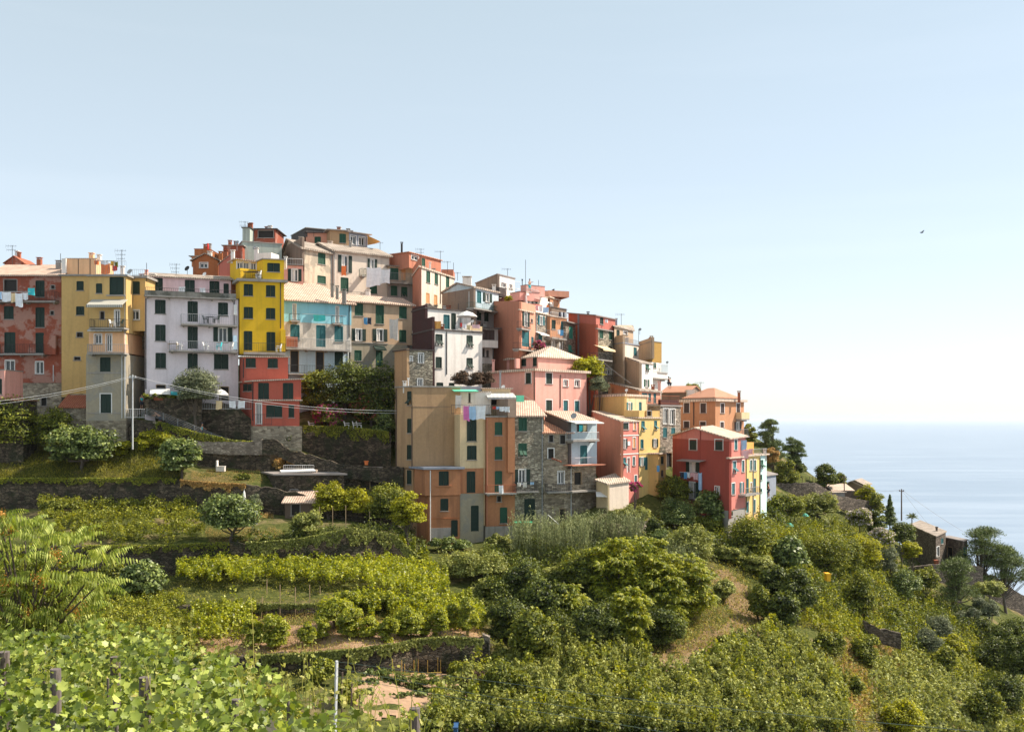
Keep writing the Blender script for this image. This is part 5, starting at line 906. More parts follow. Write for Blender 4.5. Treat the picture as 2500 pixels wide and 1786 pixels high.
H('pink_corner_house', 'sliver of a pink house at the left edge above an orange ledge', 'A', [
 dict(c=[(-60, 106), (36, 106)], top=1050, base=1290, m='rose_wall' if 'rose_wall' in MATS else 'pink', d=4, roof=('flat', .05, .1, 'concrete'), w=[(-12, 1120, 12, 1240, 'g')]),
 dict(c=[(-90, 105.8), (185, 105.8)], top=1291, base=None, m='stone_dark', d=3, roof=('flat', .15, .1, 'tile_terra'), name='lower_wall')])
# ---------------------------------------------------------------- walls of the terraces
TW = terrace_wall
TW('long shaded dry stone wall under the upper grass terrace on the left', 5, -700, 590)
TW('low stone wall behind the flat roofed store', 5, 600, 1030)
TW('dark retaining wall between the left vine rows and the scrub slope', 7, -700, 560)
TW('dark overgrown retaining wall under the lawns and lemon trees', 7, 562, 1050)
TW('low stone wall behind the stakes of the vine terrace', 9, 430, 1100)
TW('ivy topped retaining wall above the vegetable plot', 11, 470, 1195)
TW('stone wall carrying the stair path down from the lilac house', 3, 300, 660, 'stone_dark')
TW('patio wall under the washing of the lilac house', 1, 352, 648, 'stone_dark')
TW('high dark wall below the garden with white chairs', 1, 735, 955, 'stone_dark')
free_wall('crumbling stone ridge wall sloping down from the red cottage', [(640, 107.4, 1074, 1110), (672, 107.2, 1071, 1110), (700, 106.8, 1095, 1125), (760, 106.4, 1112, 1150), (830, 106, 1132, 1165), (910, 105.6, 1142, 1175), (985, 105.4, 1138, 1190)], .45, 'stone_dark', .12)
free_wall('low sunlit path wall along the foot of the stairs', [(430, 107.6, 1076, 1100), (560, 107.5, 1079, 1110), (612, 107.4, 1078, 1110), (640, 107.4, 1072, 1110)], .4, 'stone_warm', .05)
free_wall('stone wall end dropping beside the gully steps', [(1178, 75.6, 1548, 1640), (1196, 74.6, 1556, 1655)], .6, 'stone_warm', .15)
free_wall('pale rubble end wall beside the yellow bin', [(1985, 107, 1440, 1500), (2020, 104, 1422, 1500)], .5, 'stone_warm', .08)
free_wall('ridge wall under the vine stakes beyond the mint house', [(1895, 131, 1180, 1230), (1990, 133, 1178, 1222), (2050, 137, 1210, 1240), (2130, 141, 1225, 1265)], .5, 'stone_far', .1)
free_wall('stone wall below the slate roofed house terrace', [(2215, 132, 1385, 1415), (2270, 131, 1378, 1420), (2330, 132, 1374, 1425), (2400, 133, 1384, 1430)], .5, 'stone_far', .06)
free_wall('broken stone wall on the far right ridge', [(2380, 141, 1388, 1450), (2430, 142, 1408, 1470), (2500, 144, 1450, 1520), (2560, 146, 1480, 1560)], .6, 'stone_far', .25)
free_wall('short stone wall under the grass ledge in the gully', [(2110, 97, 1515, 1545), (2150, 96, 1535, 1570), (2200, 95, 1545, 1585)], .5, 'stone_far', .1)
free_wall('garden wall in front of the cream hut', [(1440, 101.5, 1268, 1320), (1530, 103, 1285, 1335), (1600, 105, 1262, 1310)], .5, 'stone_plastered', .1)

# ---------------------------------------------------------------- foliage
def unit(a): return a/np.maximum(np.linalg.norm(a, axis=-1, keepdims=True), 1e-9)
def leaves(Pt, Nn, size, aspect=.55, fold=.12, jit=.5, tdir=None):
    """one small folded diamond per leaf"""
    n = len(Pt); size = np.asarray(size)*RNG.uniform(.65, 1.3, n); Nn = unit(Nn+RNG.normal(0, jit, (n, 3)))
    r = RNG.normal(0, 1, (n, 3)) if tdir is None else tdir+RNG.normal(0, .35, (n, 3))
    t = unit(r-Nn*np.sum(r*Nn, 1, keepdims=True)); b = np.cross(Nn, t); s = size[:, None]
    v = np.stack([Pt-t*s*.5, Pt+b*s*aspect*.5+Nn*s*fold+t*s*.05, Pt+t*s*.5-Nn*s*fold*.6, Pt-b*s*aspect*.5+Nn*s*fold+t*s*.05], 1).reshape(-1, 3)
    return v, np.arange(4*n).reshape(-1, 4)
def join(L):
    v = []; f = []; o = 0
    for a, b in L: v.append(a); f.append(b+o); o += len(a)
    return np.concatenate(v), np.concatenate(f)
def sph(n): return unit(RNG.normal(0, 1, (n, 3)))
def crown(c, r, leaf=.25, dens=1.6, clumps=26, flat=1.0, droop=0.0, cap=9000, asp=.55, jit=.5, low=-.55):
    """leaf shells of many uneven clumps inside an ellipsoid of radii r"""
    c = np.array(c, float); r = np.array(r, float); D = sph(clumps*3); D = D[D[:, 2] > low][:clumps]; k = len(D)
    rad = RNG.uniform(.26, .46, k)*min(r[0], r[1], r[2]*1.3)*1.05; cen = c+D*(r*1.04-rad[:, None]*.75)*RNG.uniform(.72, 1.05, (k, 1))
    ex = 2*max(1, k//5); cen = np.concatenate([cen, c+RNG.uniform(-.45, .45, (ex, 3))*r]); rad = np.concatenate([rad, RNG.uniform(.3, .5, ex)*min(r)])
    area = (4*math.pi*rad**2).sum(); n = int(min(cap, dens*area/(leaf*leaf*asp*.5))); w = rad**2/(rad**2).sum(); idx = RNG.choice(len(rad), n, p=w)
    d = sph(n); d[:, 2] = np.abs(d[:, 2])*.55+d[:, 2]*.45; rr = rad[idx][:, None]*RNG.uniform(.55, 1.12, (n, 1))*np.where(RNG.uniform(0, 1, (n, 1)) < .10, RNG.uniform(1.05, 1.5, (n, 1)), 1.0); Pt = cen[idx]+d*rr*np.array([1, 1, flat])
    return leaves(Pt, d+np.array([0, 0, .35]), leaf, asp, jit=jit), cen, rad
def trunk(base, cen, h, r0, nl=7):
    mb = MB(); b = Vector(base); top = Vector(np.mean(cen, 0)); mid = b.lerp(top, .5)+Vector((random.uniform(-.15, .15)*h, 0, 0)); mid.z = b.z+(top.z-b.z)*.5
    mb.tube([b-Vector((0, 0, .4)), b.lerp(mid, .5), mid, top], [r0*1.25, r0, r0*.8, r0*.4], 7)
    ids = list(range(len(cen))); random.shuffle(ids)
    for i in ids[:nl]:
        e = Vector(cen[i]); s = b.lerp(mid, random.uniform(.5, 1)); m = s.lerp(e, .5)+Vector((0, 0, -.05*h)); mb.tube([s, m, e], [r0*.5, r0*.35, r0*.12], 5)
    return mb
def frond(o, d, L, droop, n, ll, lw, hang=.6, up=None):
    """one feather leaf: curved rib with paired pointed leaflets; returns leaflet quads (two per leaflet)"""
    o = np.array(o, float); d = unit(np.array(d, float)); ts = np.linspace(0, 1, n+1)[1:]
    P0 = o+d*L*ts[:, None]-np.array([0, 0, 1.])*droop*L*(ts**2)[:, None]; tan = unit(d-np.array([0, 0, 2.])*droop*ts[:, None]); side = unit(np.cross(tan, np.array([0, 0, 1.])))
    V = []; s = np.sin(np.clip(ts*1.05+.12, 0, 1)*math.pi)**.6
    for sg in (-1, 1):
        ld = unit(side*sg+tan*.35-np.array([0, 0, hang])+RNG.normal(0, .07, (n, 3))); l = (ll*(.45+.65*s)*RNG.uniform(.85, 1.1, n))[:, None]; wv = unit(tan-ld*np.sum(tan*ld, 1, keepdims=True))*lw*.5
        tip = P0+ld*l-np.array([0, 0, .25])*l; a = P0+ld*l*.38
        V.append(np.stack([P0, a+wv, tip, a-wv], 1))
    V = np.concatenate(V).reshape(-1, 3); return V, np.arange(len(V)).reshape(-1, 4)
def plant(kind, label, c, x0, y0, x1, y1, Y=None, group=None, leaf=None, cat=None, mat=None, dens=None, foot=None, name=None):
    X0, X1, T0, T1 = cx(c, x0), cx(c, x1), cyy(c, y0), cyy(c, y1); xc = (X0+X1)/2
    if Y is not None:
        g = ground_at(xc, T1 if foot is None else cyy(c, foot))
        if c == 'B': pass
        elif abs(g[1]-Y) < 6 or (g[1] < Y and Y-g[1] < 13): Y = None
    if Y is None: g = ground_at(xc, T1 if foot is None else cyy(c, foot)); Y = g[1]; zg = g[2]
    else: zg = None
    a = P(X0, T0, Y); b = P(X1, T1, Y); wd = b[0]-a[0]; h = a[2]-b[2]; ctr = np.array([(a[0]+b[0])/2, Y, (a[2]+b[2])/2]); z0 = b[2]
    gz = tz(ctr[0], Y); base = (ctr[0], Y, min(gz, z0+h*.1) if zg is None else min(zg, z0+.1))
    dp = min(wd, max(h, wd*.6))
    K = dict(tree=('broadleaf_tree', 'leaf_dark', .27, 'tree'), bush=('bush', 'leaf_mid', .22, 'bush'), fig=('fig_tree', 'leaf_fig', .30, 'tree'), lemon=('lemon_tree', 'leaf_lime', .22, 'tree'), olive=('olive_tree', 'leaf_olive', .22, 'tree'),
             pine=('pine_tree', 'leaf_pine', .38, 'tree'), fir=('conifer', 'leaf_pine', .3, 'tree'), palm=('palm_tree', 'leaf_mid', .3, 'palm'), flower=('oleander_bush', 'leaf_mid', .22, 'bush'), sumac=('sumac_tree', 'leaf_sumac', .5, 'tree'))[kind]
    nm = name or K[0]; lm = mat or K[1]; lf = leaf or K[2]
    t = thing(nm, label, cat or K[3], tuple(float(q) for q in base), group)
    r0 = max(.06, min(.22, h*.035))
    if kind in ('tree', 'fig', 'lemon', 'olive', 'bush', 'flower'):
        lowc = .0 if kind in ('bush', 'flower') else .06; r = (wd/2*1.16, dp/2*1.1, h*(1-lowc)/2*1.16); cc = ctr+np.array([0, 0, h*lowc/2])
        (v, f), cen, rad = crown(cc, r, lf, dens or 1.5, clumps=int(18+wd*h*1.1) if wd*h < 45 else 66, asp={'olive': .3, 'fig': .8}.get(kind, .55), low=-.9 if kind in ('bush', 'flower') else -.75, cap=10000, jit=.7 if kind == 'olive' else .5)
        part('trunk', trunk(base, cen, h, r0, 7), 'bark', t); part('crown' if kind not in ('bush', 'flower') else 'foliage', (v, f), lm, t)
        if kind == 'flower':
            n = int(len(rad)*26); idx = RNG.choice(len(rad), n); d = sph(n); d[:, 2] = np.abs(d[:, 2]); part('flowers', leaves(cen[idx]+d*rad[idx][:, None]*1.12, d, .26, .8), mat_f[0], t)
    elif kind == 'pine':
        L = []; k = int(22+wd*h*.8); cen = []
        for i in range(min(k, 70)):
            u = RNG.uniform(0, 1); ang = RNG.uniform(0, 6.28); zz = z0+h*(.02+.95*u); rr = wd/2*(1.0-.55*u**1.5)*RNG.uniform(.2, 1); cen.append((ctr[0]+math.cos(ang)*rr, Y+math.sin(ang)*rr*.8, zz))
        cen = np.array(cen); cr = RNG.uniform(.11, .18, len(cen))*wd+.2; n = int(min(13000, 2500+300*len(cen))); idx = RNG.choice(len(cen), n); d = sph(n); d[:, 2] = np.abs(d[:, 2])-.25
        part('trunk', trunk(base, cen, h, r0, len(cen)), 'bark', t); part('crown', leaves(cen[idx]+d*cr[idx][:, None]*np.array([1, 1, .75])*RNG.uniform(.4, 1.15, (n, 1)), sph(n), lf, .16, .02, tdir=d+np.array([0, 0, .5])), lm, t)
    elif kind == 'fir':
        n = int(2600+400*h); u = RNG.uniform(0, 1, n)**.7; ang = RNG.uniform(0, 6.28, n); lay = (np.sin(u*34+np.sin(ang*3)*1.4)*.22+.82); rr = wd/2*(1-u*.0)*(u)*lay*RNG.uniform(.35, 1.1, n); Pt = np.stack([ctr[0]+np.cos(ang)*rr, Y+np.sin(ang)*rr, z0+h-u*h*.95-rr*.12], 1)
        mb = MB(); mb.tube([Vector(base)-Vector((0, 0, .4)), (ctr[0], Y, z0+h)], [r0, .02], 6); part('trunk', mb, 'bark', t)
        d = np.stack([np.cos(ang), np.sin(ang), -.1*np.ones(n)], 1); part('crown', leaves(Pt, np.array([0, 0, 1.])+d*.3, lf, .35, .05, tdir=d), lm, t)
    elif kind == 'palm':
        top = np.array([ctr[0], Y, z0+h*.55]); L = []
        for i in range(26): an = i*2.4; el = RNG.uniform(-.1, 1.1); L.append(frond(top, (math.cos(an)*math.cos(el), math.sin(an)*math.cos(el), math.sin(el)), max(wd, h)*.55, .35, 16, max(wd, h)*.13, .06, .5))
        mb = MB(); mb.tube([Vector(base)-Vector((0, 0, .4)), top], [r0*1.6, r0*1.2], 8); part('trunk', mb, 'bark', t); part('crown', join(L), lm, t)
    elif kind == 'sumac':
        L = []; k = int(22+wd*h*1.1); cen = []
        D = sph(k*3); D = D[(D[:, 2] > -.75) & (D[:, 1] < .75)][:k]
        for q in D:
            p = ctr+q*np.array([wd/2, dp/2*.95, h/2*.98])*RNG.uniform(.78, 1.08); cen.append(p)
            for j in range(11):
                an = j*2.4+RNG.uniform(0, .5); el = RNG.uniform(-.05, .9); dd = unit(np.array([math.cos(an)*math.cos(el), math.sin(an)*math.cos(el), math.sin(el)])+q*.5); L.append(frond(p, dd, RNG.uniform(.8, 1.25)*lf*1.7, .55, 8, lf*.5, .11, .6))
        (v, f), c2, rad = crown(ctr-np.array([0, 0, h*.08]), (wd/2, dp/2*.95, h/2), .25, 1.5, clumps=46, cap=10000, low=-.9)
        L.append((v, f)); part('trunk', trunk(base, np.array(cen), h, r0, 10), 'bark', t); part('crown', join(L), lm, t)
    return t
mat_f = ['petal_white']
def flowering(fm, *a, **k): mat_f[0] = fm; return plant('flower', *a, **k)
PT = plant
# left gardens
PT('tree', 'large dark green tree filling the left edge below the red house', 'I', -150, 30, 340, 600, Y=101.5, mat='leaf_mid')
PT('tree', 'dense round green tree left of the pale garden fig', 'I', 310, 160, 650, 560, Y=103.5, mat='leaf_mid')
PT('fig', 'broad pale leaved fig tree below the grey tower house', 'I', 440, 310, 1030, 700, Y=100.5)
PT('bush', 'small bright bush between the fig tree and the white pole', 'I', 1020, 440, 1190, 570, Y=104.5, mat='leaf_lime')
PT('bush', 'yellow green shrub row under the stairs wall', 'I', 1225, 335, 1400, 520, Y=104.8, mat='leaf_lime')
PT('bush', 'yellow green shrub beside the fig at the stairs', 'I', 1390, 340, 1580, 520, Y=104.5, mat='leaf_lime')
PT('fig', 'leaning fig tree on the wall beside the dry lawn', 'I', 1470, 420, 1810, 770, Y=101.8)
PT('olive', 'loose olive tree in front of the lilac house patio', 'B', 305, 1065, 605, 1350, Y=109.2, leaf=.32)
PT('tree', 'bright green tree right of the red cottage', 'J', 950, 160, 1185, 520, Y=113, mat='leaf_mid')
PT('tree', 'big dark tree under the turquoise house balcony', 'J', 1110, 80, 1500, 540, Y=114.5)
PT('tree', 'glossy dark tree against the corner of the tan tenement', 'J', 1420, 110, 1740, 620, Y=112.6)
PT('tree', 'hanging shrub with pale leaves below the glossy tree', 'J', 1540, 500, 1710, 780, Y=111.8, mat='leaf_fig')
flowering('petal_coral', 'oleander bush with coral flowers before the dark trees', 'J', 1385, 335, 1650, 590, Y=112.2)
flowering('petal_pink', 'magenta bougainvillea above the dark garden wall', 'J', 1065, 430, 1300, 600, Y=112.6)
flowering('petal_white', 'ivy bush dotted with white blossoms by the red cottage', 'J', 775, 612, 905, 760, Y=109.5, mat='leaf_dark')
PT('fig', 'dark leaved fig tree beside the closed white parasol', 'J', 170, 1140, 605, 1500, Y=92.5, leaf=.24)
PT('olive', 'thin young olive tree next to the small lawn', 'J', 545, 1130, 640, 1290, Y=97)
PT('lemon', 'sunlit lemon tree with yellow fruit by the tiled shed', 'J', 1060, 1040, 1310, 1330, Y=94)
PT('lemon', 'lemon tree crown in the middle of the stakes row', 'J', 1270, 1080, 1510, 1340, Y=94.5)
PT('lemon', 'lemon tree beside the orange tenement corner', 'J', 1500, 1050, 1800, 1400, Y=95, mat='leaf_mid')
PT('lemon', 'drooping lemon tree at the edge above the tenement corner', 'J', 1690, 1140, 1925, 1430, Y=95.3)
PT('bush', 'straggly weeds on the wall below the tiled shed', 'J', 880, 1260, 1110, 1460, Y=91.8, mat='leaf_bramble')
PT('bush', 'dry tuft on the flat roofed store', 'J', 740, 850, 830, 930, Y=105.5, mat='grass_dry')
PT('bush', 'dry upright shrub on the crumbling ridge wall', 'J', 850, 790, 950, 900, Y=105.2, mat='grass_dry')
PT('bush', 'low round shrub on the dry lawn', 'J', 438, 960, 545, 1015, Y=102.5, mat='leaf_mid')
PT('fig', 'grey leaved fig bush at the end of the dark wall', 'K', 790, 520, 1080, 740, Y=86)
PT('bush', 'leafy shrub below the foreground ailanthus', 'K', 640, 520, 850, 700, Y=84, mat='leaf_mid')
PT('bush', 'shrub on the wall end left of the vine pergola', 'K', 270, 105, 430, 220, Y=97, mat='leaf_mid')
PT('bush', 'potted greenery along the lilac patio parapet', 'B', 40, 1235, 300, 1290, Y=109.3, mat='leaf_mid', leaf=.15)
# centre slope
PT('bush', 'clipped dark hedge under the rubble house door', 'F', 970, 1490, 1190, 1600, Y=99.5, mat='leaf_bramble')
PT('bush', 'thorny bush before the orange tenement foot', 'F', 440, 1520, 790, 1640, Y=97, mat='leaf_fig')
PT('bush', 'yellowish scrub on the bank right of the gully', 'L', 1560, 220, 2020, 440, Y=92, mat='leaf_bramble')
PT('bush', 'dark bush beside the white basin in the gully', 'L', 1990, 370, 2250, 620, Y=88, mat='leaf_dark')
PT('bush', 'green bramble hump above the white basin', 'L', 1780, 430, 2060, 570, Y=89, mat='leaf_bramble')
PT('bush', 'dark thicket right of the gully wall', 'L', 1900, 600, 2200, 920, Y=84, mat='leaf_dark')
PT('tree', 'young leafy tree rising from the lower thicket', 'M', 160, 820, 440, 1180, Y=77, mat='leaf_mid')
PT('bush', 'brown green bush between canes and sumac', 'M', 330, 510, 540, 660, Y=91, mat='leaf_bramble')
PT('bush', 'dark bush below the cane thicket', 'M', 100, 500, 340, 760, Y=90, mat='leaf_dark')
PT('sumac', 'small sumac at the left of the sumac grove', 'M', 420, 630, 610, 880, Y=85)
PT('sumac', 'sumac with yellow tips in the middle of the slope', 'M', 640, 330, 1010, 760, Y=90)
PT('sumac', 'tallest sumac of the grove under the canes', 'M', 880, 310, 1260, 800, Y=88.5)
PT('sumac', 'sumac leaning right at the edge of the grove', 'M', 1140, 440, 1490, 860, Y=87)
PT('sumac', 'lower sumac hanging over the shadowed hollow', 'M', 810, 640, 1040, 1040, Y=83.5)
PT('sumac', 'sumac crown filling the back of the grove', 'M', 760, 300, 1120, 640, Y=92)
PT('sumac', 'yellow tipped sumac at the front right of the grove', 'M', 1000, 520, 1330, 880, Y=85)
PT('tree', 'leafy tree between the canes and the sumac grove', 'M', 480, 400, 760, 720, Y=91, mat='leaf_mid')
PT('tree', 'dark leafy tree below the left end of the canes', 'M', 240, 600, 500, 900, Y=86, mat='leaf_dark')
PT('bush', 'dark bush in the hollow left of the lower sumac', 'M', 520, 780, 860, 1040, Y=83, mat='leaf_dark')
PT('bush', 'shadowed bush in the hollow under the right sumac', 'M', 1020, 780, 1290, 1040, Y=84.5, mat='leaf_dark')
PT('bush', 'pale bramble bush at the foot of the hollow', 'M', 470, 870, 740, 1050, Y=79, mat='leaf_bramble')
PT('bush', 'round olive green bush below the garden wall', 'M', 1160, 245, 1490, 490, Y=100, mat='leaf_bramble')
PT('bush', 'bushy green shrub left of the round bush', 'M', 1080, 270, 1220, 420, Y=102, mat='leaf_fig')
PT('bush', 'ivy covered bank end below the cream hut', 'M', 780, 110, 1080, 240, Y=103, mat='leaf_bramble')
PT('bush', 'dark climbing ivy mound under the pink flower bush', 'M', 1140, 60, 1350, 260, Y=105.2, mat='leaf_fig')
PT('bush', 'ivy arch over the dark wall opening', 'M', 1050, 170, 1170, 330, Y=103, mat='leaf_dark')
PT('bush', 'rounded dark bush below the pale yellow house', 'G', 25, 1075, 335, 1340, Y=108.5, mat='leaf_mid')
PT('bush', 'leafy bush above the cream hut garden', 'E', 700, 1490, 850, 1624, Y=109.5, mat='leaf_lime')
flowering('petal_pink', 'pink flowering shrub against the cream hut', 'E', 585, 1540, 690, 1624, Y=104.5)
PT('fig', 'fig tree in front of the wine red wall', 'G', 395, 1235, 725, 1560, Y=104)
PT('bush', 'green shrub below the fig tree at the wine red house', 'G', 370, 1470, 660, 1640, Y=102.5, mat='leaf_mid')
PT('bush', 'wide dark glossy bush at the foot of the yellow house', 'G', 745, 1480, 1165, 1880, Y=104)
PT('fig', 'pale flowering tree right of the dark glossy bush', 'N', 280, 60, 530, 340, Y=106)
PT('bush', 'long ivy rim along the path bank', 'M', 1520, 370, 1740, 480, Y=101, mat='leaf_bramble')
PT('bush', 'ivy rim mound ending the path bank', 'M', 1700, 430, 1910, 560, Y=101, mat='leaf_bramble')
PT('bush', 'small green shrub above the dirt path', 'M', 1510, 600, 1640, 740, Y=94, mat='leaf_bramble')
PT('bush', 'shrub right of the stepped dirt path', 'M', 1740, 650, 1890, 880, Y=92, mat='leaf_mid')
PT('tree', 'dark tree group top right of the dirt path', 'N', 180, 290, 420, 560, Y=101)
PT('tree', 'dark tree beside the pale rubble wall end', 'N', 340, 300, 600, 700, Y=98)
PT('tree', 'lower dark tree below the rubble wall end', 'N', 250, 470, 480, 790, Y=95)
PT('bush', 'green weeds below the dark trees', 'N', 640, 780, 850, 970, Y=88, mat='leaf_mid')
PT('bush', 'dark hanging creeper below the grass ledge', 'N', 860, 330, 1080, 660, Y=103)
PT('bush', 'mid green ivy dome right of the pale flowering tree', 'N', 500, 20, 900, 330, Y=109, mat='leaf_mid')
PT('bush', 'lime creeper dome left of the pink oleander', 'N', 840, 30, 1130, 300, Y=112, mat='leaf_lime')
PT('bush', 'drooping creeper between the two domes', 'N', 780, 60, 980, 340, Y=107, mat='leaf_mid')
PT('tree', 'light green tree beside the mint house terrace', 'H', 60, 750, 360, 960, Y=124, mat='leaf_mid')
PT('tree', 'yellow green tree above the green parasol', 'H', 340, 725, 630, 930, Y=128, mat='leaf_bramble')
PT('palm', 'shaggy palm in the middle of the far gardens', 'H', 480, 885, 680, 1060, Y=121)
flowering('petal_white', 'white oleander above the palm garden', 'H', 725, 855, 895, 1010, Y=126)
flowering('petal_white', 'pinkish white oleander left of the stone house', 'H', 900, 1015, 1070, 1160, Y=121)
PT('fir', 'pointed conifer on the ridge', 'H', 980, 735, 1115, 985, Y=139)
PT('bush', 'dark cypress like bush below the conifer', 'H', 865, 880, 1005, 1070, Y=128, mat='leaf_dark')
PT('bush', 'round dark bush at the stone house corner', 'H', 1045, 965, 1230, 1160, Y=133, mat='leaf_dark')
PT('bush', 'lime shrub in front of the dark stone wall', 'H', 1150, 1120, 1280, 1260, Y=130, mat='leaf_lime')
PT('palm', 'small palm against the sea', 'H', 1175, 868, 1270, 960, Y=143, mat='leaf_dark')
PT('bush', 'lime vine hedge above the pinkish oleander', 'H', 690, 1040, 910, 1180, Y=120, mat='leaf_mid')
PT('bush', 'small bush left of the palm', 'H', 380, 1040, 700, 1200, Y=115, mat='leaf_mid')
PT('olive', 'grey green olive left of the pair below the oleander', 'N', 1055, 185, 1185, 345, Y=117)
PT('olive', 'grey green olive right of the pair below the oleander', 'N', 1150, 125, 1275, 345, Y=118)
PT('pine', 'wind bent pine against the sea at the right edge', 'H', 1600, 1015, 1990, 1290, Y=139)
PT('pine', 'lower spreading pine in the right corner of the ridge', 'H', 1790, 1150, 2150, 1440, Y=138)
PT('pine', 'dark pine with a bare leaning trunk below the stone terrace', 'N', 1560, 200, 1925, 640, Y=122)
PT('bush', 'pale green bush left of the dark pine', 'N', 1190, 300, 1430, 540, Y=112, mat='leaf_fig')
PT('bush', 'small fruit bush below the stone terrace wall', 'N', 1415, 285, 1585, 460, Y=120, mat='leaf_mid')
PT('bush', 'creeper hump right of the dark pine', 'N', 1880, 380, 2100, 520, Y=127, mat='leaf_bramble')
PT('olive', 'uppermost grey shrub under the far ridge wall', 'N', 1865, 520, 1970, 620, Y=121)
PT('olive', 'round grey shrub beside the far dry patch', 'N', 1945, 548, 2065, 695, Y=119)
PT('olive', 'left grey shrub of the far cluster', 'N', 1830, 600, 1925, 700, Y=118)
PT('olive', 'grey bush under the dark pine trunk', 'N', 1720, 630, 1840, 740, Y=115)
PT('olive', 'upper big olive in the right gully', 'N', 1500, 670, 1690, 870, Y=110)
PT('olive', 'lower big olive in the right gully', 'N', 1425, 775, 1600, 985, Y=107)
PT('bush', 'tall green bush beside the dirt track', 'N', 925, 830, 1145, 1070, Y=92, mat='leaf_mid')
PT('bush', 'dark small bush left of the dirt track', 'N', 880, 1145, 1005, 1310, Y=81, mat='leaf_mid')
PT('bush', 'leafy bush at the bottom edge right of the track', 'N', 1145, 1335, 1440, 1620, Y=76, mat='leaf_lime')
PT('bush', 'yellow green hedge running down to the gully', 'N', 1585, 820, 1785, 990, Y=103, mat='leaf_lime')
PT('bush', 'yellow green hedge foot in the gully', 'N', 1580, 930, 1740, 1100, Y=100, mat='leaf_mid')
PT('tree', 'feathery young tree on the grass ledge', 'N', 1215, 590, 1320, 760, Y=104, mat='leaf_mid')
PT('bush', 'dark ivy mass at the right edge', 'N', 1780, 690, 2060, 900, Y=112, mat='leaf_dark')
PT('bush', 'dark ivy mass running out of the right edge', 'N', 2020, 700, 2330, 900, Y=113, mat='leaf_dark')
PT('bush', 'shadowed shrub in the right corner hollow', 'N', 1900, 850, 2160, 1120, Y=104, mat='leaf_dark')
PT('bush', 'rusty dark shrub at the right border', 'N', 2100, 820, 2330, 1180, Y=103, mat='leaf_dark')
PT('bush', 'dark shrub low in the right corner', 'N', 1960, 1150, 2280, 1420, Y=94, mat='leaf_dark')
PT('tree', 'young tree in the lower right bramble', 'N', 1840, 1260, 2090, 1560, Y=90, mat='leaf_mid')
PT('tree', 'yellow green tree between the pink villa and red house', 'E', 118, 475, 358, 700, Y=120.5, mat='leaf_lime')
PT('olive', 'grey olive below the yellow green tree', 'E', 235, 635, 400, 800, Y=119.5)
PT('bush', 'brown dry creeper heap on the white house foot', 'D', 475, 1230, 850, 1400, Y=111, mat='dry_creeper' if 'dry_creeper' in MATS else 'grass_dry')
PT('pine', 'tall black green pine beyond the mint house', 'G', 990, 505, 1290, 960, Y=140)
PT('pine', 'small leaning pine against the sea', 'G', 1270, 685, 1480, 960, Y=142)
PT('bush', 'dark bush on the ridge under the leaning pine', 'G', 1350, 920, 1490, 1050, Y=140, mat='leaf_dark')
PT('bush', 'bush between orange villa and tall pine', 'G', 865, 560, 1000, 760, Y=138, mat='leaf_mid')
PT('bush', 'sunny creeper on the ridge terrace', 'G', 1190, 920, 1400, 1180, Y=132, mat='leaf_mid')
PT('bush', 'dry shrub right of the sunny balcony house', 'G', 1100, 780, 1220, 960, Y=133, mat='grass_dry')
PT('tree', 'bushy dark tree on the ridge left of the hut', 'H', 460, 515, 620, 720, Y=144, mat='leaf_dark')
PT('bush', 'green shrub between ridge tree and hut', 'H', 590, 575, 700, 700, Y=146, mat='leaf_mid')
PT('bush', 'vine arbour spilling over the ridge wall', 'H', 790, 660, 920, 850, Y=143, mat='leaf_lime')
PT('bush', 'shrub cascading down the ridge edge', 'H', 880, 740, 1010, 900, Y=141, mat='leaf_mid')
PT('bush', 'shrub behind the terracotta rooftops', 'G', 300, 150, 430, 260, Y=146, mat='leaf_bramble')
PT('bush', 'green terrace plant on the salmon house', 'D', 990, 440, 1070, 500, Y=125, mat='leaf_lime', leaf=.15)
flowering('petal_pink', 'purple flowering plant on the teal door balcony', 'D', 1290, 915, 1405, 1005, Y=121.5)

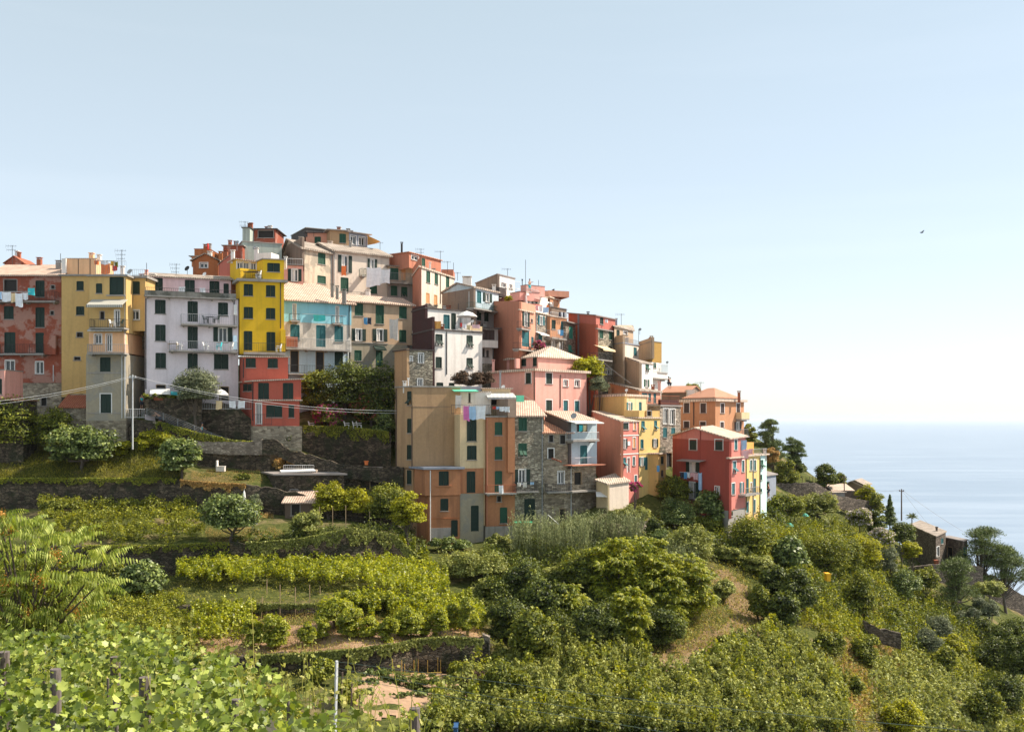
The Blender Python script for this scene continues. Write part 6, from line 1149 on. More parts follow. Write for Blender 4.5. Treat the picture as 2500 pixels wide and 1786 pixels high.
# ---------------------------------------------------------------- ground covers (stuff)
def inpoly(x, y, poly):
    c = np.zeros(len(x), bool); n = len(poly); j = n-1
    for i in range(n):
        xi, yi = poly[i]; xj, yj = poly[j]; k = ((yi > y) != (yj > y)) & (x < (xj-xi)*(y-yi)/(yj-yi+1e-9)+xi); c ^= k; j = i
    return c
def cover(name, label, cat, poly, n, leaf, mat, lump=.6, ls=.9, asp=.55, lift=0.0, up=1.0, tdir=None, c='S', jit=.55, spread=.25, rows=0, gap=None):
    poly = [(cx(c, a), cyy(c, b)) for a, b in poly]; xs = [p[0] for p in poly]; ys = [p[1] for p in poly]; x = RNG.uniform(min(xs), max(xs), n*3); y = RNG.uniform(min(ys), max(ys), n*3)
    e = 26*fbm(x, y, .03, 5); e2 = 12*fbm(x, y, .06, 9)
    k = inpoly(x+e, y+e2, poly); x = x[k][:n]; y = y[k][:n]; o = np.argsort(x); x = x[o]; y = y[o]
    Pt = np.zeros((len(x), 3)); b = 0
    bins = np.round(x/12).astype(int)
    for bi in np.unique(bins):
        m = bins == bi; px = bi*12.0; yy, z = column(px); r = np.maximum.accumulate(HZ-(z-CAMZ)*F/yy)+np.arange(len(yy))*1e-4
        Yv = np.interp(y[m], r, yy); Pt[m, 0] = (x[m]-1250)/F*Yv; Pt[m, 1] = Yv; Pt[m, 2] = np.interp(Yv, yy[::-1], z[::-1])
    if gap is not None:
        q = fbm(Pt[:, 0], Pt[:, 1], 1.3, 6)+(np.cos(Pt[:, 1]*2*math.pi/rows)*.55 if rows else 0) > gap; Pt = Pt[q]; x = x[q]; y = y[q]
    if rows: Pt[:, 2] += .3*np.cos(Pt[:, 1]*2*math.pi/rows)
    lumpv = np.abs(fbm(Pt[:, 0], Pt[:, 1], ls, 2))**.8*lump*RNG.uniform(.75, 1.0, len(x))
    g = .15; gx = (np.abs(fbm(Pt[:, 0]+g, Pt[:, 1], ls, 2))**.8-np.abs(fbm(Pt[:, 0]-g, Pt[:, 1], ls, 2))**.8)*lump/(2*g); gy = (np.abs(fbm(Pt[:, 0], Pt[:, 1]+g, ls, 2))**.8-np.abs(fbm(Pt[:, 0], Pt[:, 1]-g, ls, 2))**.8)*lump/(2*g)
    Pt[:, 2] += lift+lumpv+RNG.uniform(-.05, spread, len(x)); Nn = np.stack([-gx, -gy, np.full(len(x), up)], 1)
    v, f = leaves(Pt, unit(Nn), leaf, asp, jit=jit, tdir=tdir); q = Pt[len(Pt)//2]
    solo(name, (v, f), mat, label, cat, tuple(float(a) for a in q), kind='stuff')
UP = np.array([0, 0, 2.2])
BR = [(1180, 1640), (1275, 1560), (1420, 1575), (1560, 1610), (1650, 1650), (1740, 1620), (1800, 1560), (1900, 1530), (1985, 1590), (2060, 1670), (2090, 1800), (980, 1800), (1090, 1720)]
cover('bramble', 'lower leaves coloured dark as the shade in the bramble thicket', 'bramble', BR, 40000, .24, 'leaf_dark', .7, 1.6, .6, jit=.8)  # dark layer beneath: shade of the gaps put into the leaf colour
cover('bramble', 'pale green bramble thicket covering the lower right slope', 'bramble', BR, 90000, .24, 'leaf_bramble', 1.7, 1.25, .6, jit=.8, gap=-.25, spread=.5)
cover('bramble', 'yellow green leafy humps in the bramble thicket', 'bramble', BR, 60000, .26, 'leaf_scrub', 2.2, .7, .6, jit=.8, gap=.32, spread=.5)
cover('bramble', 'bramble bank in the far lower right corner', 'bramble', [(2140, 1620), (2260, 1590), (2330, 1570), (2420, 1650), (2520, 1720), (2520, 1800), (2200, 1800), (2120, 1720)], 24000, .28, 'leaf_bramble', 1.3, .8, .6, jit=.8)
cover('scrub', 'low green scrub on the left slope behind the foreground vines', 'scrub', [(-20, 1500), (120, 1450), (280, 1430), (420, 1450), (470, 1520), (500, 1610), (640, 1680), (760, 1760), (400, 1760), (-20, 1640)], 60000, .19, 'leaf_scrub', .9, 1.1, .6, jit=.8)
cover('scrub', 'yellow green weeds along the dirt track on the right', 'scrub', [(1990, 1500), (2100, 1560), (2150, 1600), (2300, 1600), (2260, 1700), (2180, 1800), (2040, 1800), (2010, 1650)], 12000, .2, 'grass_green', .7, .7)
cover('scrub', 'mixed scrub between the far gardens and the gully', 'scrub', [(1780, 1290), (1960, 1290), (2120, 1300), (2260, 1340), (2420, 1400), (2520, 1500), (2520, 1660), (2380, 1600), (2200, 1590), (2060, 1560), (1960, 1520), (1900, 1440), (1790, 1380)], 60000, .24, 'leaf_scrub', 1.1, .8, jit=.8)
cover('scrub', 'scrub around the foot of the centre houses', 'scrub', [(1040, 1335), (1240, 1345), (1420, 1345), (1620, 1260), (1760, 1290), (1760, 1360), (1560, 1420), (1300, 1560), (1200, 1560), (1150, 1450)], 20000, .22, 'leaf_bramble', .6, .7)
cover('grass', 'dry golden lawn beside the leaning fig tree', 'grass', [(455, 1150), (655, 1148), (652, 1180), (470, 1188)], 5200, .10, 'grass_dry', .02, 1, .3, 0, 1.0, UP)
cover('grass', 'dry golden lawn under the dark leaved fig', 'grass', [(500, 1300), (690, 1290), (705, 1322), (560, 1330), (500, 1330)], 6000, .10, 'grass_dry', .02, 1, .3, 0, 1.0, UP)
cover('grass', 'small lawn strip behind the low hedge', 'grass', [(615, 1250), (680, 1250), (690, 1268), (620, 1268)], 1500, .10, 'grass_dry', .02, 1, .3, 0, 1.0, UP)
cover('grass', 'long sunny grass on the upper left terrace', 'grass', [(-20, 1110), (120, 1090), (300, 1090), (400, 1090), (450, 1110), (440, 1176), (200, 1178), (-20, 1178)], 26000, .26, 'grass_green', .25, .8, .16, .05, .6, UP)
cover('grass', 'dry grass verge on the middle vine terrace', 'grass', [(480, 1500), (760, 1500), (1190, 1530), (1190, 1560), (900, 1592), (480, 1612)], 18000, .14, 'grass_dry', .1, .8, .2, 0, .6, UP)
cover('grass', 'dry grass between path and brambles', 'grass', [(1640, 1400), (1790, 1380), (1890, 1500), (1900, 1550), (1760, 1580), (1560, 1640), (1500, 1620), (1640, 1540)], 9000, .16, 'grass_dry', .15, .8, .25, 0, .6, UP)
cover('grass', 'ochre grass patch in the right gully', 'grass', [(2080, 1530), (2170, 1540), (2250, 1600), (2200, 1650), (2130, 1600)], 7000, .22, 'grass_dry', .3, .8, .2, 0, .6, UP)
cover('grass', 'rough grass and weeds over the lower terraces', 'grass', [(-30, 1340), (560, 1335), (600, 1400), (1040, 1400), (1200, 1500), (1240, 1600), (1000, 1640), (820, 1630), (700, 1790), (-30, 1700)], 40000, .2, 'grass_green', .3, .9, .3, 0, .8, UP)
cover('grass', 'rough grass between the bushes on the right slope', 'grass', [(1200, 1345), (1600, 1270), (1800, 1280), (2050, 1260), (2250, 1360), (2400, 1390), (2520, 1480), (2520, 1600), (2150, 1600), (2100, 1560), (1900, 1530), (1660, 1600), (1450, 1560), (1200, 1580)], 50000, .24, 'grass_green', .4, .9, .3, 0, .8, UP)
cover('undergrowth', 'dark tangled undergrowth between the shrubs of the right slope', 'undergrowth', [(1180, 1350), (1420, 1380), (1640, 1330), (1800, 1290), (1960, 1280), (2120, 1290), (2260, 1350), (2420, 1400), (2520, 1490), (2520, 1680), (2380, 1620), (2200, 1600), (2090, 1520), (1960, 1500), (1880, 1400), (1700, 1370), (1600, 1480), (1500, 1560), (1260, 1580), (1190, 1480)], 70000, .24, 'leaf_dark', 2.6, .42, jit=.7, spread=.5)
cover('undergrowth', 'sunlit leafy humps among the shrubs of the right slope', 'undergrowth', [(1700, 1300), (1960, 1270), (2160, 1300), (2300, 1370), (2480, 1420), (2520, 1700), (2380, 1680), (2240, 1620), (2120, 1560), (1980, 1540), (1900, 1500), (1860, 1400)], 60000, .24, 'leaf_scrub', 3.0, .5, jit=.7, spread=.5, lift=-.5)
cover('undergrowth', 'overgrown bank below the lemon trees and lawns', 'undergrowth', [(560, 1325), (900, 1290), (1030, 1300), (1040, 1390), (800, 1395), (560, 1400)], 14000, .22, 'leaf_dark', 1.2, .8, jit=.7, spread=.4)
cover('grass', 'dry grass strip falling beside the right gully', 'grass', [(2120, 1400), (2175, 1400), (2160, 1450), (2150, 1500), (2180, 1540), (2110, 1550), (2100, 1500)], 6000, .22, 'grass_dry', .2, .9, .25, 0, .7, UP)
cover('grass', 'sunny grass ledge above the right gully', 'grass', [(2140, 1480), (2200, 1440), (2270, 1450), (2240, 1500), (2190, 1530)], 6000, .2, 'grass_green', .15, .9, .25, 0, .7, UP)
cover('grass', 'dry bank beside the narrow dirt track', 'grass', [(2050, 1560), (2100, 1570), (2130, 1640), (2120, 1780), (2080, 1780), (2060, 1650)], 7000, .2, 'grass_dry', .3, .9, .25, 0, .7, UP)
cover('grass', 'dry far patch under the pines at the right edge', 'grass', [(2420, 1495), (2520, 1500), (2520, 1530), (2430, 1520)], 1500, .25, 'grass_dry', .1, .9, .25, 0, .7, UP)
cover('grass', 'weeds growing over the dirt path', 'grass', [(1640, 1400), (1800, 1380), (1900, 1500), (1900, 1560), (1700, 1650), (1560, 1650)], 4000, .22, 'grass_green', .3, .9, .3, 0, .7, UP, gap=-.1)
cover('undergrowth', 'scrub running down the seaward flank beyond the right edge', 'undergrowth', [(2470, 1450), (2560, 1500), (3000, 1900), (3000, 2050), (2600, 2050), (2500, 1800)], 26000, .4, 'leaf_scrub', 2.2, .5, jit=.7, spread=.5)
# vines: foliage carried on low pergolas, and rows
cover('vine_canopy', 'sunlit pergola of vines across the middle terrace', 'vines', [(430, 1408), (560, 1392), (700, 1390), (850, 1368), (980, 1350), (1030, 1370), (1090, 1440), (1110, 1480), (1000, 1470), (840, 1448), (700, 1440), (560, 1440), (430, 1440)], 42000, .2, 'leaf_vine', 1.2, 1.2, .8, .7, spread=.6, jit=.8, gap=-.5)
cover('vine_canopy', 'vines hanging down the right end of the middle terraces', 'vines', [(850, 1470), (1000, 1480), (1100, 1470), (1160, 1500), (1190, 1540), (1120, 1545), (1000, 1525), (860, 1500)], 14000, .2, 'leaf_vine', 1.3, 1.1, .8, .2, spread=.6, jit=.8, gap=-.3)
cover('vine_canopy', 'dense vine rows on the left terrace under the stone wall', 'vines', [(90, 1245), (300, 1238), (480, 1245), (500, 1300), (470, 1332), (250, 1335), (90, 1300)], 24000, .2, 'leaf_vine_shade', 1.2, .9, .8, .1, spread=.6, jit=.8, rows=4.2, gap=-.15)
cover('vine_canopy', 'vines on the left end of the middle terrace', 'vines', [(470, 1490), (570, 1470), (640, 1520), (610, 1570), (500, 1590), (460, 1550)], 10000, .2, 'leaf_vine', 1.0, 1.3, .8, .2, spread=.7, jit=.8, rows=2.8, gap=-.1)
def hanging(label, row, px0, px1, n, length, mat='leaf_bramble', leaf=.2):
    px = RNG.uniform(px0, px1, n); L = np.clip(fbm(px*.08, px*.02, 1.0, 3)*.5+.6, .1, 1.3)*length; u = RNG.uniform(0, 1, n)**1.3; Pt = np.zeros((n, 3))
    for i in range(n):
        y, z = column(px[i]); yf = y[row+1]-.2; Pt[i] = ((px[i]-1250)/F*yf, yf-.15*RNG.uniform(), z[row]+.3-u[i]*L[i])
    v, f = leaves(Pt, np.tile(np.array([0, -.7, .5]), (n, 1)), leaf, .55); solo('creeper', (v, f), mat, label, 'creeper', tuple(Pt[0]), kind='stuff')
hanging('creeper spilling over the wall above the vegetable plot', 11, 640, 1180, 7000, 1.2)
hanging('dry creeper hanging on the wall of the dry lawn', 5, 440, 600, 1800, 1.0, 'grass_dry')
hanging('weeds hanging down the dark wall under the lemon trees', 7, 600, 1040, 6500, 1.9, 'leaf_bramble')
hanging('weeds along the left retaining wall', 7, 200, 560, 1600, 1.0, 'leaf_scrub')
hanging('ivy along the low wall of the vine stakes', 9, 500, 1100, 4000, .8)

hanging('ivy patches on the wall below the stairs', 3, 380, 640, 2200, 1.6, 'leaf_scrub')
hanging('ivy hanging over the garden wall with the white chairs', 1, 740, 950, 2600, 1.8, 'leaf_scrub')
hanging('weeds along the top of the long left wall', 5, -20, 430, 3000, .9, 'leaf_scrub')
# ---------------------------------------------------------------- foreground: the vineyard the camera looks over
def vine_leaves(Pt, Nn, size, jit=.55):
    n = len(Pt); size = size*RNG.uniform(.5, 1.35, n); Nn = unit(Nn+RNG.normal(0, jit, (n, 3))); t = RNG.normal(0, 1, (n, 3)); t = unit(t-Nn*np.sum(t*Nn, 1, keepdims=True)); b = np.cross(Nn, t)
    ang = np.radians([0, 28, 52, 82, 108, 140, 172, 188, 220, 252, 278, 308, 332]); rad = np.array([1.0, .66, .92, .60, .78, .52, .58, .58, .52, .78, .60, .92, .66]); m = len(ang)
    cup = RNG.uniform(-.22, .30, n)[:, None]; fo = RNG.uniform(.05, .3, n)[:, None]; V = np.zeros((n, m+1, 3)); V[:, 0] = Pt
    for i in range(m):
        x = math.cos(ang[i])*rad[i]; y = math.sin(ang[i])*rad[i]
        V[:, i+1] = Pt+(t*x+b*y)*size[:, None]*.5+Nn*(cup*rad[i]**2+fo*abs(y)+RNG.normal(0, .04, (n, 1)))*size[:, None]*.5
    base = (np.arange(n)*(m+1))[:, None]; tri = np.array([(0, 1+i, 1+(i+1) % m) for i in range(m)]); f = (base[:, :, None]+tri[None]).reshape(-1, 3)
    return V.reshape(-1, 3), f
def field_end(x): return 21.5-np.clip(x+6.9, 0, None)*1.85+.5*np.sin(x*2.1)+.35*np.sin(x*5.3)
def near_canopy():
    n = 50000; x = RNG.uniform(-15, 1.5, n); y = RNG.uniform(8.5, 22.5, n); k = (y < field_end(x)) & (x > -.56*y-1.2) & (fbm(x, y, 2.6, 7)+.5*np.cos(y*2*math.pi/1.9+.3*x) > -.42); x = x[k]; y = y[k]
    rowh = .55*np.cos(y*2*math.pi/1.9+.3*x)+.42*fbm(x, y, 1.2, 4)+.14*fbm(x, y, 3.1, 8)
    edge = np.clip((field_end(x)-y)/1.2, 0, 1); z = canopy_z(x, y)-.25+rowh*.75-(1-edge)*.5; depth = RNG.exponential(.42, len(x)); z = z-depth
    Pt = np.stack([x, y, z], 1); Nn = np.stack([.1*np.ones(len(x)), -.55*np.ones(len(x)), .85*np.ones(len(x))], 1)
    v, f = vine_leaves(Pt, Nn, .145, .75); solo('vine_leaves', (v, f), 'leaf_vine_near', 'big sunlit vine leaves filling the near lower left', 'vines', (-5, 15, 96), kind='stuff')
    # young shoots that stand up above the leaves
    L = []; mb = MB()
    for i in range(95):
        yy = random.uniform(11, 20.5); xx = random.uniform(-.53*yy, -.5); 
        if yy > field_end(xx)-.1: yy = float(field_end(xx))-.15
        z0 = float(canopy_z(xx, yy))-.3; h = random.uniform(.35, .95) if random.random() < .8 else random.uniform(1.0, 1.5); lx = random.uniform(-.35, .35); ly = random.uniform(-.2, .2)
        pts = [np.array([xx+lx*u*u*h, yy+ly*u*u*h, z0+h*u-.12*u**3*h]) for u in np.linspace(0, 1, 6)]; mb.tube(pts, [.006, .005, .004, .004, .003, .002], 4)
        for u in np.linspace(.15, 1, 9): j = u*5; a = pts[min(4, int(j))]; b = pts[min(5, int(j)+1)]; p = a+(b-a)*(j-int(j)); L.append((p+RNG.normal(0, .04, 3), .12*(1.15-.8*u)))
    Pt = np.array([p for p, s in L]); ss = np.array([s for p, s in L]); v, f = vine_leaves(Pt, np.tile([.2, -.5, .8], (len(Pt), 1)), ss, .9)
    solo('vine_shoots', (v, f), 'leaf_shoot', 'pale young vine shoots standing above the near leaves', 'vines', (-5, 15, 96), kind='stuff'); solo('vine_stems', mb, 'leaf_shoot', 'thin pale stems of the near vine shoots', 'vines', (-5, 15, 96), kind='stuff')
leafmat('leaf_shoot', (0.14, 0.18, 0.02), (0.32, 0.35, 0.05), (0.60, 0.55, 0.20), 0.45)
near_canopy()
def post(label, px, ptop, pbot, Y, r, mat='weathered_wood', name='vineyard_post', lean=0.0):
    a = P(px, ptop, Y); zb = float(near_z(a[0], Y))-.2; mb = MB(); n = 12; zs = np.linspace(zb, a[2], 5)
    pts = [(a[0]+lean*(z-a[2])+.006*math.sin(i*3), Y, z) for i, z in enumerate(zs)]; mb.tube(pts, [r*1.06, r, r*1.02, r*.98, r*.96], n)
    return solo(name, mb, mat, label, 'post', (float(a[0]), Y, zb))
m_, t_, b_ = nodes('weathered_wood'); v_ = mapped(t_, (9, 9, .6)); f_ = noise(t_, v_, 2.0, 6, .7)
t_.links.new(ramp(t_, f_, [(.3, (.06, .045, .04)), (.55, (.17, .135, .12)), (.75, (.32, .27, .24))]), b_.inputs['Base Color']); b_.inputs['Roughness'].default_value = .95; bump(t_, b_, f_, .9, .02); MATS['weathered_wood'] = m_
post('thick weathered post at the left of the near vines', 136, 1632, 1750, 13.2, .072)
post('short thick post top behind the near vine leaves', 282, 1602, 1630, 16.0, .082)
post('split weathered post in the middle of the near vines', 354, 1652, 1730, 13.6, .080)
post('grey post leaning among the leaves right of the middle', 576, 1706, 1752, 12.6, .052, lean=.06)
post('thick dark post at the bottom centre', 1013, 1727, 1790, 12.2, .068)
post('thin grey stake between the near vine posts', 281, 1706, 1740, 12.8, .026, lean=-.05)
post('thin pointed stake below the ivy wall', 704, 1698, 1760, 13.4, .022)
post('slim upright stake beside the split post', 264, 1655, 1725, 14, .018)
post('cut post half hidden in leaves', 480, 1632, 1640, 16.5, .07)
post('small stake at the far left of the near vines', 108, 1590, 1610, 19, .035)
post('pale thin stake behind the near vines', 583, 1643, 1690, 16, .02, 'grey_metal')
post('dark post half hidden at the left edge', 10, 1590, 1640, 16, .09)
for i, (px, pt) in enumerate(((857, 1664), (877, 1684), (834, 1640))): 
    g = ground_at(px, 1745); a = P(px, pt, g[1]); mb = MB(); mb.tube([(a[0], g[1], g[2]-.3), (a[0]+.05, g[1], a[2])], .06, 6)
    solo('fence_post', mb, 'wood', ['dark wooden fence post beside the vegetable plot', 'short dark fence post nearest the vegetable plot soil', 'fence post next to the pale metal mast'][i], 'post', (float(a[0]), g[1], g[2]))
# pale metal post with wires
def tubeobj(name, label, cat, pts, r, mat, n=6): mb = MB(); mb.tube(pts, r, n); return solo(name, mb, mat, label, cat, tuple(float(q) for q in pts[0]))
a = P(822, 1612, 27); b = P(815, 1735, 27); tubeobj('metal_post', 'pale square metal post behind the near vines', 'post', [b-np.array([0, 0, 2.0]), a], .045, 'pale_metal', 4)
def cable(label, pts, r=.012, mat='cable', sag=0.0):
    out = []
    for (p, q) in zip(pts[:-1], pts[1:]):
        p = np.array(p); q = np.array(q)
        for j in range(12): u = j/12; out.append(p+(q-p)*u-np.array([0, 0, sag*4*u*(1-u)]))
    out.append(np.array(pts[-1])); return tubeobj('cable', label, 'cable', out, r, mat, 4)
cable('upper green wire running right from the pale metal post', [P(822, 1614, 27), P(1250, 1668, 24), P(1600, 1713, 22), P(2560, 1800, 19)], .006, 'wire_green')
cable('middle green wire over the lower brambles', [P(822, 1630, 27), P(1200, 1700, 24), P(1500, 1738, 22), P(1700, 1765, 20)], .006, 'wire_green') if 'wire_green' in MATS else None
cable('lower green wire over the lower brambles', [P(822, 1650, 27), P(1200, 1718, 24), P(1560, 1775, 22), P(1700, 1800, 20)], .006, 'wire_green') if 'wire_green' in MATS else None
# ailanthus in the left foreground
def ailanthus():
    Y = 25.0; t = thing('ailanthus_tree', 'tall feathery leaved tree with drooping fronds in the left foreground', 'tree', tuple(float(q) for q in (P(60, 1600, Y)-np.array([0, 0, 3.0]))))
    tips = [(20, 1270), (95, 1285), (60, 1340), (175, 1290), (135, 1330), (10, 1360), (215, 1330), (180, 1380), (95, 1390), (40, 1430), (240, 1400), (130, 1440), (200, 1450), (0, 1310), (-40, 1380), (-60, 1300), (70, 1470), (150, 1500), (20, 1500), (-30, 1460), (40, 1540), (-40, 1550), (100, 1540), (200, 1505), (0, 1235), (250, 1345), (60, 1255), (140, 1275), (20, 1400), (120, 1380), (160, 1410), (60, 1490), (180, 1470), (0, 1530), (130, 1530), (210, 1400)]
    L = []; F2 = []; cen = []
    for i, (x, y) in enumerate(tips):
        p = P(x, y+25, Y+random.uniform(-1.3, 1.0)); cen.append(p); k = random.randint(5, 7)
        for j in range(k):
            an = j*2.4+random.uniform(0, .6); el = random.uniform(.1, 1.0); L.append(frond(p, (math.cos(an)*math.cos(el), math.sin(an)*math.cos(el)*.9, math.sin(el)), random.uniform(.8, 1.2), random.uniform(.35, .6), 12, .20, .046, 1.5))
        if i % 4 == 0: F2.append(p)
    cc = P(60, 1440, Y+.6); (v, f), c2, rad = crown(cc, (1.8, 1.2, 1.5), .18, .6, 50, cap=4500, asp=.3, low=-.95, jit=.9); part('inner_leaves', (v, f), 'leaf_mid', t)
    part('crown', join(L), 'leaf_frond', t); mb = MB(); b0 = Vector(t.location); top = Vector(P(70, 1450, Y)); mb.tube([b0, b0.lerp(top, .6)+Vector((.2, 0, 0)), top], [.16, .12, .08], 8)
    for q in cen: s = b0.lerp(top, random.uniform(.6, 1)); q = Vector(q); mb.tube([s, s.lerp(q, .5)+Vector((0, 0, -.15)), q], [.05, .03, .015], 5)
    part('trunk', mb, 'bark', t)
    if F2:
        Pt = np.concatenate([q+RNG.normal(0, .09, (130, 3)) for q in F2]); part('seed_clusters', leaves(Pt, sph(len(Pt)), .05, .5), 'seed', t)
leafmat('seed', (0.35, 0.12, 0.02), (0.6, 0.25, 0.04), (0.8, 0.45, 0.1), 0.2)
ailanthus()
# canes
def canes(label, c, x0, x1, y0, y1, n, h):
    V = []; mb = MB(); Y = 0
    for i in range(n):
        px = cx(c, random.uniform(x0, x1)); py = cyy(c, random.uniform(y0, y1)); g = ground_at(px, py); H_ = h*random.uniform(.7, 1.15); b = np.array(g); top = b+np.array([random.uniform(-.5, .5), random.uniform(-.4, .4), H_])
        mb.tube([b-np.array([0, 0, .2]), top], [.02, .01], 4, False)
        for k in range(15):
            u = random.uniform(.25, 1.02); p = b+(top-b)*u; an = random.uniform(0, 6.28); d = np.array([math.cos(an), math.sin(an), .9]); l = random.uniform(.45, .75); wv = np.array([-math.sin(an), math.cos(an), 0])*.03; m = p+unit(d)*l*.5; tp = m+np.array([d[0]*.6, d[1]*.6, -.1])*l*.5; V.append([p, m+wv, tp, m-wv])
    v = np.array(V).reshape(-1, 3); g = ground_at(cx(c, (x0+x1)/2), cyy(c, y1)); solo('cane_thicket', (v, np.arange(len(v)).reshape(-1, 4)), 'leaf_cane', label, 'cane', g, kind='stuff'); solo('cane_stalks', mb, 'leaf_cane', 'stalks of the '+label, 'cane', g, kind='stuff')
canes('grey green canes under the arched green door', 'M', 140, 660, 380, 500, 420, 3.6)
canes('cane patch right of the main cane thicket', 'M', 560, 1010, 330, 420, 300, 3.0)
canes('cane patch above the dirt path end', 'M', 1190, 1400, 500, 600, 110, 2.6)

# ---------------------------------------------------------------- vegetable plot, stakes and vines
ORD = ['leftmost', 'second', 'third', 'fourth', 'fifth', 'sixth', 'seventh', 'eighth', 'ninth', 'tenth', 'eleventh', 'twelfth', 'thirteenth', 'fourteenth', 'fifteenth', 'sixteenth']
def ordl(i, what): return ORD[i]+(' ' if i == 0 else ' from the left ')+what
def rods(label, c, spots, r=.02, mat='pale_wood', name='garden_stake', cat='stake', group=None):
    for k, (x, y0, x2, y1) in enumerate(sorted(spots)):
        g = ground_at(cx(c, x), cyy(c, y1)); a = PC(c, x2, y0, g[1]); mb = MB(); mb.tube([(g[0], g[1], g[2]-.2), tuple(a)], r, 5)
        solo(name, mb, mat, ordl(k, 'of the '+label), cat, g, group)
rods('thin pale stakes carrying the vine pergola', 'L', [(268, 470, 268, 720), (388, 490, 388, 710), (500, 470, 500, 670), (165, 430, 165, 560), (120, 560, 130, 730), (582, 480, 582, 560)], .035, 'pale_wood', 'vine_stake', 'stake', 'stakes of the vine pergola')
rods('yellow cane stakes behind the bean row', 'L', [(1150, 1050, 1150, 1165), (1222, 1060, 1222, 1165), (1245, 1090, 1245, 1165), (1318, 1060, 1318, 1165), (1352, 1055, 1352, 1170), (1425, 1060, 1425, 1170), (1505, 1040, 1505, 1165), (1527, 1055, 1527, 1165)], .022, 'yellow_cane', 'bean_stake', 'stake', 'cane stakes of the bean row')
rods('slim stakes in front of the lemon trees', 'J', [(1105, 1220, 1105, 1390), (1208, 1220, 1208, 1400), (1312, 1210, 1312, 1400), (1502, 1260, 1502, 1390), (1590, 1240, 1590, 1380), (1680, 1250, 1680, 1400)], .03, 'pale_wood', 'garden_stake', 'stake', 'stakes under the lemon trees')
rods('thin sticks leaning on the left terrace wall', 'I', [(900, 870, 895, 1010), (945, 880, 935, 1010), (1620, 940, 1612, 1060), (1815, 920, 1810, 1060), (690, 820, 680, 960), (1010, 940, 1010, 1030)], .025, 'pale_wood', 'garden_stake', 'stick', 'sticks at the left terrace wall')
rods('vine stakes on the ridge beyond the mint house', 'H', [(298, 600, 292, 665), (322, 605, 330, 660), (350, 600, 356, 660), (378, 600, 384, 655), (405, 595, 412, 655), (432, 590, 438, 650), (455, 580, 458, 650)], .035, 'wood', 'vine_stake', 'stake', 'stakes on the ridge')
g0 = ground_at(1000, 1668); t = thing('bean_row', 'bean row tied to a yellow cane frame on the plot', 'bean row', g0)
mb = MB()
for (x0, y0, x1, y1) in ((1140, 1175, 1535, 1155), (1160, 1198, 1530, 1182), (1345, 1222, 1500, 1212)): mb.tube([PC('L', x0, y0, g0[1]-.3), PC('L', x1, y1, g0[1]-.6)], .03, 5)
part('frame', mb, 'yellow_cane', t)
ctr = PC('L', 1320, 1245, g0[1]-.8); (v, f), c_, r_ = crown(ctr, (3.1, .7, .75), .15, 1.8, 40, cap=7000, low=-.9); part('foliage', (v, f), 'leaf_dark', t)
for i, (x, y) in enumerate(sorted([(975, 1270), (965, 1345), (1210, 1375), (1345, 1355), (1440, 1350), (1550, 1335), (865, 1280), (975, 1185), (1090, 1180)])):
    g = ground_at(cx('L', x), cyy('L', y)); (v, f), c_, r_ = crown((g[0], g[1], g[2]+.18), (.62, .55, .28), .2, 1.2, 9, cap=500, low=-.2); 
    solo('squash_plant', (v, f), 'leaf_fig', ordl(i, 'low grey green squash plant on the bare soil plot'), 'plant', g, 'squash plants on the vegetable plot')
for i, (x0, y0, x1, y1) in enumerate(sorted([(600, 610, 790, 830), (740, 700, 890, 900), (900, 760, 1020, 910), (1060, 745, 1170, 930), (1200, 690, 1360, 890), (1360, 740, 1450, 880), (1470, 700, 1570, 880), (1590, 640, 1700, 830), (1690, 620, 1800, 870), (150, 760, 300, 975), (0, 790, 110, 970), (440, 810, 540, 945), (560, 770, 640, 915), (1290, 560, 1480, 690), (960, 560, 1180, 690), (700, 560, 900, 690)])):
    xm = (x0+x1)/2; PT('bush', ordl(i, 'gnarled vine on the bare middle terrace'), 'L', xm-(x1-x0)*.66, y1-(y1-y0)*1.2, xm+(x1-x0)*.66, y1, group='vines on the middle terrace', mat='leaf_vine', leaf=.18, name='grape_vine', cat='vine')
PT('bush', 'clump of yellow leaves on the middle terrace', 'L', 20, 755, 120, 830, mat='leaf_lime', leaf=.15)
PT('bush', 'green hedge below the vegetable plot', 'L', 1380, 1440, 1760, 1560, Y=61, mat='leaf_scrub')
PT('bush', 'brown dry brush pile right of the plot', 'L', 1690, 1160, 1900, 1320, mat='dry_creeper')
PT('bush', 'green growth between plot and brambles', 'L', 1560, 1090, 1900, 1230, mat='leaf_scrub')
PT('bush', 'leafy bush climbing the lower gully', 'L', 1900, 1090, 2200, 1400, mat='leaf_mid')
PT('bush', 'weeds left of the vegetable plot', 'L', 690, 1240, 900, 1420, mat='leaf_scrub')
PT('bush', 'weeds along the ivy wall foot', 'L', 500, 1060, 700, 1260, mat='leaf_scrub')
PT('bush', 'bean hedge beside the dirt path', 'M', 1530, 950, 1745, 1055, mat='leaf_mid', leaf=.15)
